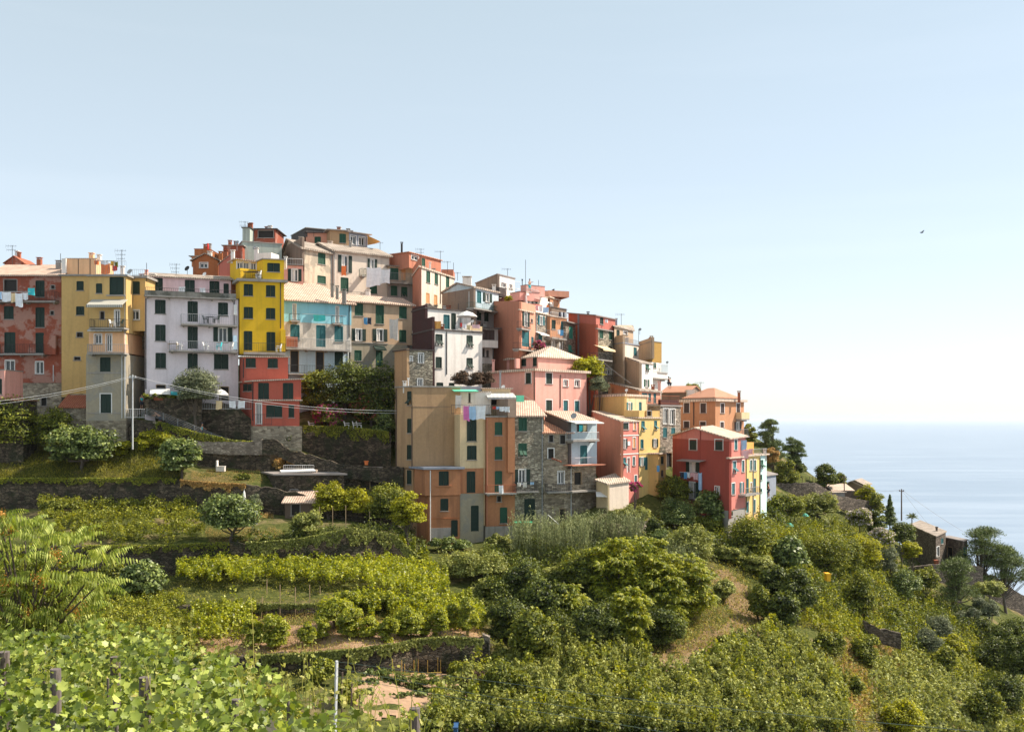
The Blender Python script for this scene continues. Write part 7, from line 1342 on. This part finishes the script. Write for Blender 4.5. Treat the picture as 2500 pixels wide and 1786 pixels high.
# ---------------------------------------------------------------- poles, cables, stairs
def pole(label, c, x, y0, y1, Y, r=.1, mat='pale_metal', name='utility_pole'):
    a = PC(c, x, y0, Y); b = PC(c, x, y1, Y); mb = MB(); mb.tube([b-np.array([0, 0, .5]), a], [r, r*.75], 8); mb.box(a[0]-.35, a[0]+.35, Y-.05, Y+.05, a[2]-.35, a[2]-.27)
    for k in (-.3, 0, .3): mb.tube([(a[0]+k, Y, a[2]-.27), (a[0]+k, Y, a[2]-.1)], .05, 6)
    return solo(name, mb, mat, label, 'pole', tuple(float(q) for q in b))
pole('pale utility pole between the grey tower house and the stairs', 'A', 1052, 1085, 1640, 105.5, .085)
pole('dark wooden pole beside the tin roof shed', 'H', 686, 585, 880, 140, .09, 'wood')
pole('dark pole standing against the sea on the ridge', 'H', 1140, 692, 915, 140, .11, 'wood')
Q = lambda c, x, y, Y: PC(c, x, y, Y)
cable('upper cable sagging from the pale pole to the left edge', [Q('A', 1052, 1095, 105.5), Q('A', -120, 1305, 100)], .018, 'pale_metal', .35)
cable('lower cable sagging from the pale pole to the left edge', [Q('A', 1052, 1105, 105.5), Q('A', -120, 1330, 100)], .013, 'pale_metal', .35)
cable('upper cable crossing the red cottage to the tan tenement', [Q('A', 1052, 1095, 105.5), Q('J', 1715, 462, 106)], .018, 'pale_metal', .9)
cable('lower cable crossing the red cottage to the tan tenement', [Q('A', 1052, 1105, 105.5), Q('J', 1715, 482, 106)], .013, 'pale_metal', .95)
cable('thin cable down from the pole on the ridge to the pine', [Q('H', 1145, 700, 140), Q('H', 1640, 1035, 139)], .015, 'cable', .2)
cable('thin cable dropping from the ridge pole to the slate roof', [Q('H', 1145, 705, 140), Q('H', 1355, 975, 141)], .015, 'cable', .1)
cable('thin cable between the two ridge poles', [Q('H', 686, 592, 140), Q('H', 1140, 697, 140)], .015, 'cable', .9)
cable('pair of cables down to the slate roofed orange house', [Q('E', 335, 482, 125), Q('E', 605, 692, 121)], .025, 'cable', .1)
cable('white clothes line across the pink villa side', [Q('F', 1500, 268, 109), Q('F', 1310, 175, 109)], .015, 'cable', .05)
# stairs
def stairs():
    t = thing('stone_stairs', 'pale stone stairs with a wire railing below the lilac house', 'stairs', tuple(float(q) for q in P(440, 1075, 108.6))); mb = MB(); n = 19
    for i in range(n):
        u = i/(n-1); a = P(378+118*u, 1030+46*u, 108.6); s = .30; mb.box(a[0]-s*.5, a[0]+s*.62, 108.2, 109.9, a[2]-.22, a[2]+.02)
    part('steps', mb, 'roof_cream', t); mb = MB(); zl = None
    for (c, pts) in (('B', [(60, 1350, 1420), (190, 1390, 1450), (305, 1435, 1520), (435, 1488, 1560), (570, 1545, 1600), (670, 1585, 1615), (765, 1612, 1622)]),):
        for i, (x, yt, yb) in enumerate(pts):
            a = PC(c, x, yt, 108.1); b = PC(c, x, yb, 108.1); mb.tube([b, a], .03, 5)
            if i:
                for k in range(6): u = k/6; mb.tube([pa+(pb-pa)*u, a+(b-a)*u], .014, 4)
            pa, pb = a, b
    part('railing', mb, 'grey_metal', t)
stairs()
def fence(label, c, x0, x1, yt, yb, Y, mat='pale_metal'):
    a = PC(c, x0, yt, Y); b = PC(c, x1, yt, Y); z = PC(c, x0, yb, Y)[2]; mb = MB(); railing(mb, [a[:2], b[:2]], z, a[2]); return solo('railing', mb, mat, label, 'railing', (float(a[0]), Y, float(z)))
fence('landing railing between the grey tower and the stairs', 'I', 1128, 1305, 140, 222, 108.0)
fence('patio railing with washing below the lilac house', 'B', 490, 890, 1292, 1362, 109.6)
fence('white fence behind the flat roofed store', 'J', 820, 1060, 893, 925, 105.4)
tubeobj('clothes_rack', 'white folded rack leaning on the crumbling stone house', 'rack', [Q('F', 1515, 1350, 103.5), Q('F', 1538, 1300, 103.5), Q('F', 1640, 1390, 103.5)], .06, 'white_paint')
tubeobj('terracotta_gutter', 'broken terracotta pipe sticking out of the stone house', 'pipe', [Q('F', 1575, 765, 106), Q('F', 1665, 800, 105)], .09, 'tile_red')
# ---------------------------------------------------------------- washing
def cloth(c, x0, y0, x1, y1, Y, mat, label, wv=.06, taper=0.0, name='laundry', group=None):
    nx = 9; nz = 7; V = np.zeros((nz, nx, 3)); ph = random.uniform(0, 6)
    for j in range(nz):
        for i in range(nx):
            u = i/(nx-1); v = j/(nz-1); x = x0+(x1-x0)*(u+(0.5-u)*taper*v)+(x1-x0)*.03*math.sin(v*4+ph); y = y0+(y1-y0)*v*(1+.05*math.sin(u*5+ph))+(y1-y0)*.05*math.sin(u*math.pi)*(1-v); V[j, i] = PC(c, x, y, Y+wv*math.sin(u*9+ph+v)*(.3+v)+.05*v)
    v0, f0 = grid_mesh(V); n = len(v0); v2 = v0+np.array([0, .015, 0]); b = PC(c, x0, y1, Y)
    return solo(name, (np.concatenate([v0, v2]), np.concatenate([f0, f0[:, ::-1]+n])), mat, label, 'laundry', tuple(float(q) for q in b), group, smooth=True)
for a in [
 ('A', -14, 428, 14, 488, 111.6, 'pale_blue_cloth', 'blue cloth cut by the left edge on the red house line'), ('A', 17, 430, 86, 506, 111.6, 'white_cloth', 'wide white shirt on the red house line'), ('A', 88, 437, 121, 512, 111.6, 'cream_cloth', 'tan towel between white washing on the red house'), ('A', 122, 438, 180, 548, 111.6, 'white_cloth', 'long white towel on the red house line'), ('A', 182, 436, 221, 492, 111.6, 'white_cloth', 'small white cloth right of the long towel'), ('A', 222, 398, 276, 456, 111.7, 'teal_cloth', 'aqua cloth over the red house railing'),
 ('A', 748, 178, 784, 214, 109, 'orange_cloth', 'orange cloth at the roof terrace corner post'), ('A', 796, 182, 856, 214, 109, 'white_cloth', 'white cloth on the ochre roof line'), ('A', 800, 210, 870, 288, 109, 'orange_cloth', 'big rust orange cloth hanging from the ochre roof'), ('A', 878, 186, 906, 222, 109, 'yellow_plastic', 'yellow cloth on the ochre roof line'), ('A', 908, 190, 936, 232, 109, 'grass_green', 'green cloth on the ochre roof line'), ('A', 890, 222, 930, 263, 109, 'red_cloth', 'dark red cloth under the yellow one on the roof'),
 ('B', 312, 388, 363, 436, 112.1, 'white_cloth', 'white sheet over the lilac roof terrace rail'), ('B', 480, 398, 524, 441, 112.6, 'white_cloth', 'small white sheet in the middle of the lilac roof rail'), ('B', 607, 1290, 656, 1360, 109.3, 'cream_cloth', 'cream towel on the patio railing'), ('B', 713, 1293, 764, 1349, 109.3, 'white_cloth', 'left white towel on the patio railing'), ('B', 783, 1293, 838, 1351, 109.3, 'white_cloth', 'right white towel on the patio railing'),
 ('C', 543, 382, 583, 468, 130.5, 'orange_cloth', 'orange cloth hanging from the cream crest window'), ('C', 757, 395, 880, 560, 132.6, 'white_cloth', 'large white sheet high on the cream crest house'), ('C', 874, 413, 960, 536, 133.2, 'white_cloth', 'second white sheet right of the large one'), ('C', 957, 838, 1032, 1018, 123.8, 'curtain', 'long off white towel on the beige house'), ('C', 735, 828, 766, 888, 122.2, 'blue_cloth', 'blue towel under a beige house window'), ('C', 768, 828, 800, 888, 122.3, 'dark_cloth', 'dark towel beside the blue towel'), ('C', 300, 803, 402, 860, 118.3, 'teal_cloth', 'turquoise cloth on the turquoise house line'),
 ('D', 525, 716, 548, 760, 116.5, 'red_cloth', 'red cloth on the white house terrace rail'), ('D', 550, 728, 592, 772, 116.7, 'white_cloth', 'white cloth right of the red cloth'), ('D', 596, 738, 640, 792, 117, 'cream_cloth', 'cream cloth on the white house terrace rail'), ('D', 655, 735, 735, 775, 117.4, 'rose_cloth', 'row of pale washing at the terrace corner'), ('D', 252, 698, 325, 782, 114.5, 'sail', 'striped orange beach towel on the white terrace'),
 ('D', 1558, 602, 1578, 655, 127, 'dark_cloth', 'first dark cloth on the roof terrace line'), ('D', 1580, 604, 1598, 655, 127.3, 'white_cloth', 'white cloth between dark ones on the roof terrace'), ('D', 1600, 604, 1616, 660, 127.7, 'dark_cloth', 'second dark cloth on the roof terrace line'), ('D', 1618, 606, 1634, 662, 128, 'white_cloth', 'last white cloth on the roof terrace line'), ('D', 1545, 785, 1571, 835, 125.2, 'white_cloth', 'white cloth on the brown balcony'), ('D', 1570, 790, 1605, 852, 125.4, 'blue_cloth', 'bright blue towel on the brown balcony'),
 ('D', 1290, 530, 1314, 586, 123.5, 'white_cloth', 'narrow white cloth on the upper terrace'), ('D', 1316, 533, 1346, 592, 123.5, 'rose_cloth', 'pink cloth on the upper terrace'), ('D', 1352, 538, 1388, 602, 123.6, 'white_cloth', 'white cloth left of the pale blue one'), ('D', 1391, 555, 1450, 612, 124.2, 'pale_blue_cloth', 'pale blue sheet on the upper terrace'), ('D', 1428, 530, 1456, 560, 125, 'orange_cloth', 'small orange cloth on the upper terrace'),
 ('F', 740, 268, 798, 411, 102.9, 'pink_cloth', 'magenta sheet hanging from the tenement terrace'), ('F', 793, 272, 857, 400, 102.9, 'pale_blue_cloth', 'pale blue sheet beside the magenta sheet'), ('F', 858, 270, 948, 398, 103, 'white_cloth', 'wide white sheet hanging from the tenement terrace'), ('F', 665, 168, 722, 292, 104.6, 'curtain', 'pale curtain on the tenement terrace'), ('F', 1016, 277, 1046, 303, 103.9, 'red_cloth', 'small red cloth on the screened terrace'), ('F', 1049, 277, 1077, 305, 103.9, 'pale_blue_cloth', 'small pale cloth on the screened terrace'), ('F', 1080, 278, 1128, 322, 103.9, 'white_cloth', 'white shirt on the screened terrace'), ('F', 1131, 278, 1177, 330, 104, 'white_cloth', 'white cloth at the right of the screened terrace'),
 ('F', 1075, 1020, 1117, 1097, 102.8, 'white_cloth', 'white towel on the rust house balcony'), ('F', 1250, 994, 1282, 1032, 103.5, 'curtain', 'grey cloth on the rubble house balcony'), ('F', 1303, 992, 1338, 1042, 103.6, 'curtain', 'beige trousers on the rubble house balcony'), ('F', 1371, 990, 1406, 1016, 103.7, 'pale_blue_cloth', 'small blue cloth on the rubble house balcony'), ('F', 1832, 452, 1865, 512, 105.9, 'teal_cloth', 'aqua towel on the light blue house line'), ('F', 1868, 452, 1900, 512, 106.3, 'cream_cloth', 'cream towel on the light blue house line'),
 ('G', 246, 1023, 282, 1078, 112.6, 'dark_cloth', 'navy cloth at the left of the wine red house line'), ('G', 284, 1023, 314, 1090, 112.2, 'blue_cloth', 'blue cloth on the wine red house line'), ('G', 316, 1026, 346, 1080, 111.8, 'white_cloth', 'white cloth on the wine red house line'), ('G', 348, 1028, 377, 1070, 111.4, 'rose_cloth', 'small pink cloth on the wine red house line'), ('G', 380, 1030, 424, 1100, 111, 'rose_cloth', 'pink shirt on the wine red house line'), ('G', 426, 1025, 463, 1202, 110.4, 'pale_blue_cloth', 'long pale blue towel on the wine red house'),
 ('G', 838, 703, 905, 802, 109.3, 'pale_blue_cloth', 'pale blue sheet at the wine red house corner'), ('G', 842, 802, 925, 892, 109.4, 'rose_cloth', 'pale pink sheet below the blue sheet'), ('G', 930, 790, 965, 845, 110.6, 'rose_cloth', 'pink towel on the slim yellow roof terrace'), ('E', 380, 140, 403, 168, 128.5, 'white_cloth', 'small white cloth on the big red house terrace'), ('E', 824, 1395, 848, 1450, 112, 'blue_cloth', 'blue cloth beside the ochre annex')]: cloth(*a)
for a in [('A', -60, 428, 240, 428, 111.6), ('A', 745, 178, 1000, 186, 109), ('C', 120, 792, 590, 815, 118.3), ('F', 735, 268, 955, 268, 103), ('G', 240, 1022, 470, 1024, 111.5), ('C', 700, 400, 965, 412, 132.8)]:
    c, x0, y0, x1, y1, Y = a; tubeobj('clothes_line', {('A', -60): 'clothes line in front of the red house', ('A', 745): 'clothes line over the ochre roof terrace', ('C', 120): 'clothes line across the turquoise facade', ('F', 735): 'clothes line of the tenement terrace', ('G', 240): 'clothes line of the wine red house', ('C', 700): 'clothes line holding the big white sheets'}[(c, x0)], 'clothes line', [Q(c, x0, y0, Y), Q(c, x1, y1, Y)], .02, 'pale_metal')
# ---------------------------------------------------------------- parasols, shades, furniture
def parasol(label, c, x0, y0, x1, y1, yf, Y, mat, closed=False):
    a = PC(c, (x0+x1)/2, y0, Y); b = PC(c, x1, y1, Y); f = PC(c, (x0+x1)/2, yf, Y); r = abs(b[0]-a[0]); t = thing('parasol', label, 'parasol', tuple(float(q) for q in f)); mb = MB(); mb.tube([f, a], .03, 6); part('pole', mb, 'pale_metal', t); mb = MB()
    if closed: mb.tube([a+(f-a)*.04, a+(f-a)*.15, a+(f-a)*.5, a+(f-a)*.95], [.02, r*.6, r, r*.8], 8)
    else:
        n = 10; i0 = len(mb.v); mb.v.append(tuple(a)); 
        for k, (rr, zz) in enumerate(((.55, .35), (1, 1), (1, 1.12))):
            for i in range(n): an = 2*math.pi*i/n; mb.v.append((a[0]+r*rr*math.cos(an), Y+r*rr*math.sin(an), a[2]+(b[2]-a[2])*zz))
        for i in range(n):
            j = (i+1) % n; mb.f.append((0, 1+i, 1+j)); mb.f.append((1+i, 1+n+i, 1+n+j, 1+j)); mb.f.append((1+n+i, 1+2*n+i, 1+2*n+j, 1+n+j))
    part('canopy', mb, mat, t); return t
parasol('cream parasol by the arched door of the lilac house', 'B', 585, 1200, 708, 1242, 1300, 109.9, 'canopy_white')
parasol('white parasol on the white house roof terrace', 'D', 490, 592, 705, 648, 790, 118, 'canopy_white')
parasol('closed white parasol on the small lawn', 'J', 492, 1085, 522, 1200, 1260, 97.5, 'white_paint', True)
parasol('closed red parasol on the brown rooftop house', 'B', 534, 40, 554, 88, 100, 128, 'red_plastic', True)
parasol('small green parasol in the far gardens', 'H', 345, 883, 405, 905, 940, 121, 'shut_c')
parasol('round green parasol lower in the far gardens', 'H', 210, 955, 285, 985, 1010, 117, 'shut_c')
def sheet(name, label, cat, pts, mat, th=.04):
    mb = MB(); slab(mb, pts, th); return solo(name, mb, mat, label, cat, tuple(float(q) for q in pts[0]))
sheet('shade_sail', 'orange shade sail on the rooftop against the sky', 'shade', [Q('C', 766, 122, 140), Q('C', 878, 174, 138), Q('C', 840, 190, 142), Q('C', 766, 205, 143)], 'sail')
sheet('shade_cloth', 'white cloth canopy over the lilac house patio wall', 'shade', [Q('B', 85, 1192, 109.9), Q('B', 85, 1236, 108.9), Q('B', 243, 1240, 108.9), Q('B', 243, 1196, 109.9)], 'canopy_white')
sheet('shade_cloth', 'blue cloth canopy next to the white patio canopy', 'shade', [Q('B', 250, 1218, 109.9), Q('B', 250, 1240, 108.9), Q('B', 355, 1250, 108.9), Q('B', 355, 1225, 109.9)], 'teal_cloth')
sheet('rolled_awning', 'white rolled awning resting on the flat roofed store', 'awning', [Q('J', 790, 930, 104.6), Q('J', 800, 945, 103.6), Q('J', 1075, 935, 103.6), Q('J', 1060, 922, 104.6)], 'canopy_white', .12)
sheet('shade_cloth', 'white garden awning beside the stone house corner', 'shade', [Q('F', 1990, 1080, 106.5), Q('F', 1995, 1125, 105), Q('F', 2120, 1130, 105), Q('F', 2120, 1090, 106.5)], 'canopy_white')
def chair(label, c, x0, y0, x1, y1, Y, mat, group, flip=1):
    a = PC(c, x0, y1, Y); b = PC(c, x1, y0, Y); w_ = .5; h = .86; X0 = (a[0]+b[0])/2-w_/2; z = a[2]; mb = MB()
    for sx in (0, w_-.05):
        for sy in (0, .42): mb.box(X0+sx, X0+sx+.05, Y+sy, Y+sy+.05, z, z+.42)
    mb.box(X0-.02, X0+w_+.02, Y-.02, Y+.47, z+.421, z+.47); xb = X0 if flip > 0 else X0+w_-.05
    mb.box8([(xb-.02*flip, Y, z+.471), (xb+.04-.02*flip, Y, z+.471), (xb+.04-.02*flip, Y+.45, z+.471), (xb-.02*flip, Y+.45, z+.471), (xb-.12*flip, Y, z+h), (xb+.04-.12*flip, Y, z+h), (xb+.04-.12*flip, Y+.45, z+h), (xb-.12*flip, Y+.45, z+h)])
    mb.box(X0, X0+w_, Y-.02, Y+.02, z+.62, z+.66); mb.box(X0, X0+w_, Y+.44, Y+.48, z+.62, z+.66)
    return solo('chair', mb, mat, label, 'chair', (float(X0), Y, float(z)), group)
for a in [('white chair at the left of the long lilac balcony', 'B', 300, 815, 335, 886, 109.9, 'white_paint', 1), ('white chair by the door of the long lilac balcony', 'B', 500, 830, 548, 888, 110.6, 'white_paint', 1), ('sky blue chair on the long lilac balcony', 'B', 603, 838, 650, 889, 111, 'teal_cloth', -1), ('white chair under the open window of the lilac house', 'B', 698, 838, 738, 890, 111.4, 'white_paint', -1),
          ('dark green chair left of the table on the lilac balcony', 'B', 505, 615, 543, 676, 111, 'shut_g', 1), ('dark green chair right of the table on the lilac balcony', 'B', 587, 617, 627, 676, 111.3, 'shut_g', -1), ('white folding chair on the yellow balcony', 'B', 1078, 840, 1122, 903, 110.3, 'white_paint', -1), ('white chair on the yellow roof terrace', 'B', 920, 280, 960, 318, 112.4, 'white_paint', -1),
          ('white chair in the ochre tower balcony', 'A', 868, 645, 905, 710, 107.4, 'white_paint', 1), ('dark chair at the right of the ochre tower balcony', 'A', 925, 658, 962, 710, 107.4, 'shut_g', -1)]: chair(*a[:8], 'chairs on the balconies', a[8])
for x, lb in ((1020, 'white garden chair left of the bougainvillea'), (1302, 'white garden chair right of the bougainvillea'), (1370, 'white garden chair left of the oleander foot'), (1400, 'white garden chair under the oleander')):
    g = PC('J', x, 604, 113.6); g[2] = max(g[2], tz(g[0], 113.6)); a = g; chair(lb, 'S', 1250+a[0]/a[1]*F, HZ-(a[2]+.86-CAMZ)*F/a[1], 1250+(a[0]+.5)/a[1]*F, HZ-(a[2]-CAMZ)*F/a[1], a[1], 'white_paint', 'white chairs in the dark garden')
def table(label, c, x, y0, y1, Y, w_, mat):
    a = PC(c, x, y0, Y); b = PC(c, x, y1, Y); mb = MB(); mb.box(a[0]-w_/2, a[0]+w_/2, Y-.3, Y+.3, a[2]-.04, a[2])
    for sx in (-1, 1):
        for sy in (-1, 1): mb.box(a[0]+sx*w_*.42-.02, a[0]+sx*w_*.42+.02, Y+sy*.25-.02, Y+sy*.25+.02, b[2], a[2]-.041)
    solo('table', mb, mat, label, 'table', tuple(float(q) for q in b))
table('small dark table between the green balcony chairs', 'B', 566, 628, 676, 111.2, .8, 'shut_g'); table('dark table on the yellow roof terrace', 'B', 885, 272, 318, 112.3, 1.6, 'dark_metal'); table('low folding table at the left of the lilac balcony', 'B', 268, 838, 886, 109.7, 1.1, 'pale_wood')
def boxo(name, label, cat, c, x0, y0, x1, y1, Y, D, mat, hollow=True):
    a = PC(c, x0, y1, Y); b = PC(c, x1, y0, Y); mb = MB(); i = .12*(b[0]-a[0])
    mb.box8([(a[0]+i, Y+i, a[2]), (b[0]-i, Y+i, a[2]), (b[0]-i, Y+D-i, a[2]), (a[0]+i, Y+D-i, a[2]), (a[0], Y, b[2]), (b[0], Y, b[2]), (b[0], Y+D, b[2]), (a[0], Y+D, b[2])]); mb.box(a[0]-.04, b[0]+.04, Y-.04, Y+.001, b[2]-.05, b[2]+.03); mb.box(a[0]-.04, b[0]+.04, Y+D, Y+D+.04, b[2]-.05, b[2]+.03)
    return solo(name, mb, mat, label, cat, tuple(float(q) for q in a))
boxo('yellow_bin', 'yellow tub on the pale rubble wall end', 'tub', 'N', 708, 325, 745, 385, 98.3, .9, 'yellow_plastic'); boxo('green_trough', 'green plastic trough before the arched green door', 'trough', 'F', 1222, 1375, 1392, 1408, 102.2, 1.4, 'green_plastic'); boxo('white_basin', 'white tub beside the wall in the gully', 'basin', 'L', 1805, 562, 1898, 618, 90, 1.2, 'white_paint')
boxo('blue_barrel', 'blue barrel at the bottom edge right of the dark post', 'barrel', 'L', 1626, 1590, 1660, 1660, 55, .9, 'blue_plastic'); boxo('flower_pot', 'terracotta pot at the corner of the far stone house', 'pot', 'H', 1410, 1258, 1438, 1290, 133, .7, 'brick'); boxo('flower_trough', 'terracotta flower trough on the lilac patio wall', 'trough', 'B', 105, 1262, 190, 1288, 109, .4, 'brick'); boxo('orange_crate', 'small orange crate on the store wall', 'crate', 'J', 1460, 862, 1488, 892, 105.8, .5, 'orange_cloth'); boxo('blue_crate', 'blue crate on the far right ridge wall', 'crate', 'H', 1990, 1405, 2035, 1435, 140, 1.0, 'blue_plastic')
g = ground_at(cx('J', 322), cyy('J', 946)); mb = MB(); mb.box(g[0]-.45, g[0]+.45, g[1]-.25, g[1]+.25, g[2]+.02, g[2]+.55); mb.box(g[0]-.45, g[0]-.33, g[1]-.251, g[1]+.251, g[2]+.551, g[2]+1.2); mb.box(g[0]-.48, g[0]+.48, g[1]-.28, g[1]+.28, g[2]+.5501, g[2]+.6)
solo('stone_bench', mb, 'white', 'white stone bench end on the dry lawn', 'bench', g)
# ---------------------------------------------------------------- people
def person(label, feet, h, shirt, lower, heading=0.0, arm=(.5, .3), lean=0.0, stride=.18, hat=None):
    """one skinned body; heading in radians (0 faces +X), arm swing of the two arms, torso lean"""
    t = thing('person', label, 'person', tuple(float(q) for q in feet)); k = h/1.75; ch, sh = math.cos(heading), math.sin(heading)
    def W(f, s, u): return (feet[0]+(f*ch-s*sh)*k, feet[1]+(f*sh+s*ch)*k, feet[2]+u*k)
    ln = lean; sx = .5*math.sin(ln); V = {}; 
    def add(n, f, s, u, r): V[n] = (W(f, s, u), r*k)
    add('pel', 0, 0, .92, .13); add('bel', .03+sx*.3, 0, 1.08, .125); add('chest', .02+sx*.9, 0, 1.08+.24*math.cos(ln), .15); add('neck', sx*1.25+.02, 0, 1.08+.40*math.cos(ln), .055); add('head', sx*1.5+.04, 0, 1.08+.52*math.cos(ln), .095); add('crown', sx*1.6+.03, 0, 1.08+.62*math.cos(ln), .085)
    for sd, st, ar in ((1, stride, arm[0]), (-1, -stride, arm[1])):
        n = str(sd); add('hip'+n, 0, .09*sd, .86, .095); add('kn'+n, st*.6+.03, .09*sd, .47, .058); add('an'+n, st, .09*sd, .08, .038); add('toe'+n, st+.16, .10*sd, .03, .032)
        c0 = V['chest'][0]; add('sho'+n, .02+sx*1.0, .19*sd, 1.05+.31*math.cos(ln), .055); a = ar; add('elb'+n, .02+sx+.26*math.sin(a), .23*sd, 1.05+.31*math.cos(ln)-.27*math.cos(a), .040); add('han'+n, .02+sx+.26*math.sin(a)+.25*math.sin(a+.5), .22*sd, 1.05+.31*math.cos(ln)-.27*math.cos(a)-.24*math.cos(a+.5), .030); add('fin'+n, .02+sx+.26*math.sin(a)+.33*math.sin(a+.55), .22*sd, 1.05+.31*math.cos(ln)-.27*math.cos(a)-.32*math.cos(a+.55), .018)
    def skin(name, keys, edges, mat, gr, parent, root):
        me = bpy.data.meshes.new(name); L = LOC0[t.name]; me.from_pydata([tuple(np.array(V[q][0])-np.array(L)) for q in keys], [(keys.index(a), keys.index(b)) for a, b in edges], []); me.materials.append(MATS[mat])
        o = bpy.data.objects.new(name, me); C.objects.link(o); o.parent = parent; LOC0[o.name] = L; m = o.modifiers.new('skin', 'SKIN'); 
        for i, q in enumerate(keys): sv = me.skin_vertices[0].data[i]; sv.radius = (V[q][1]*gr,)*2; sv.use_root = (q == root)
        s = o.modifiers.new('sub', 'SUBSURF'); s.levels = 1; s.render_levels = 1; return o
    me = bpy.data.meshes.new('x')
    E = [('pel', 'bel'), ('bel', 'chest'), ('chest', 'neck'), ('neck', 'head'), ('head', 'crown')]
    for n in ('1', '-1'): E += [('pel', 'hip'+n), ('hip'+n, 'kn'+n), ('kn'+n, 'an'+n), ('an'+n, 'toe'+n), ('chest', 'sho'+n), ('sho'+n, 'elb'+n), ('elb'+n, 'han'+n), ('han'+n, 'fin'+n)]
    def mk(name, edges, mat, gr, root):
        keys = sorted({q for e in edges for q in e}, key=lambda q: (q != root, q)); me = bpy.data.meshes.new(name); L = LOC0[t.name]; me.from_pydata([tuple(np.array(V[q][0])-np.array(L)) for q in keys], [(keys.index(a), keys.index(b)) for a, b in edges], []); me.materials.append(MATS[mat])
        o = bpy.data.objects.new(name, me); C.objects.link(o); o.parent = t; LOC0[o.name] = L; o.modifiers.new('skin', 'SKIN')
        if not me.skin_vertices: 
            with bpy.context.temp_override(object=o, active_object=o): pass
        if me.skin_vertices:
            for i, q in enumerate(keys): sv = me.skin_vertices[0].data[i]; sv.radius = (V[q][1]*gr,)*2; sv.use_root = (q == root)
        s = o.modifiers.new('sub', 'SUBSURF'); s.levels = 1; s.render_levels = 1; return o
    mk('body', E, 'skin', 1.0, 'pel'); mk('shirt', [('pel', 'bel'), ('bel', 'chest'), ('chest', 'sho1'), ('chest', 'sho-1')], shirt, 1.18, 'chest'); mk('trousers', [('pel', 'hip1'), ('pel', 'hip-1'), ('hip1', 'kn1'), ('hip-1', 'kn-1')], lower, 1.2, 'pel')
    c_ = V['crown'][0]; mb = MB(); mb.sphere((c_[0]-.015*ch, c_[1]-.015*sh, c_[2]+.005*k), .105*k, 10, 7, (1, 1, .85)); part('hair' if hat is None else 'cap', mb, hat or 'hair', t, True)
    return t
f = P(491, 1071, 109.2); person('person in a bright blue shirt walking down the stairs', f, 1.78, 'teal_cloth', 'dark_cloth', 0.1, (.7, -.3), .12, .22, 'dark_cloth')
f = P(391, 1037, 109.2); person('bare shouldered person bending at the top of the stairs', f, 1.7, 'skin', 'dark_cloth', 3.3, (.9, .7), .8, .12)
f = P(369, 1001, 110.6); person('person in a green top standing in the dark lane', f, 1.7, 'shut_c', 'dark_cloth', -1.5, (.1, .1), .05, .05)
f = P(346, 999, 111.0); person('person in teal beside the lilac house corner', f, 1.72, 'teal_cloth', 'dark_cloth', -1.2, (.2, .0), .05, .05)
f = PC('D', 1252, 398, 127); person('woman in a teal skirt standing on the crest terrace', f, 1.68, 'skin', 'teal_cloth', -1.0, (1.3, .3), 0, .05)
f = PC('G', 128, 196, 141); person('person looking out over the terracotta roofs', f, 1.7, 'dark_cloth', 'dark_cloth', .3, (.3, .1), .05, .05)
f = PC('G', 150, 198, 141); person('second person on the rear roof terrace', f, 1.6, 'curtain', 'dark_cloth', 2.4, (.3, .1), .05, .05)
f = PC('H', 88, 752, 121.5); person('person in dark clothes below the grey plaster house', f, 1.7, 'brick', 'dark_cloth', 2.8, (.4, .1), .1, .05)
# a gull far off
b = P(2250, 568, 150); mb = MB(); mb.tube([b-np.array([.25, 0, 0]), b, b+np.array([.3, 0, .02])], [.02, .09, .02], 6)
for s in (-1, 1): mb.box8([tuple(b+np.array(q)) for q in ((-.12, 0, 0), (.12, 0, 0), (.05+.1, s*.7, .22), (-.05+.05, s*.7, .22), (-.12, 0, .03), (.12, 0, .03), (.15, s*.7, .24), (0, s*.7, .24))])
solo('seagull', mb, 'dark_cloth', 'tiny seagull gliding in the pale sky', 'bird', tuple(float(q) for q in b))
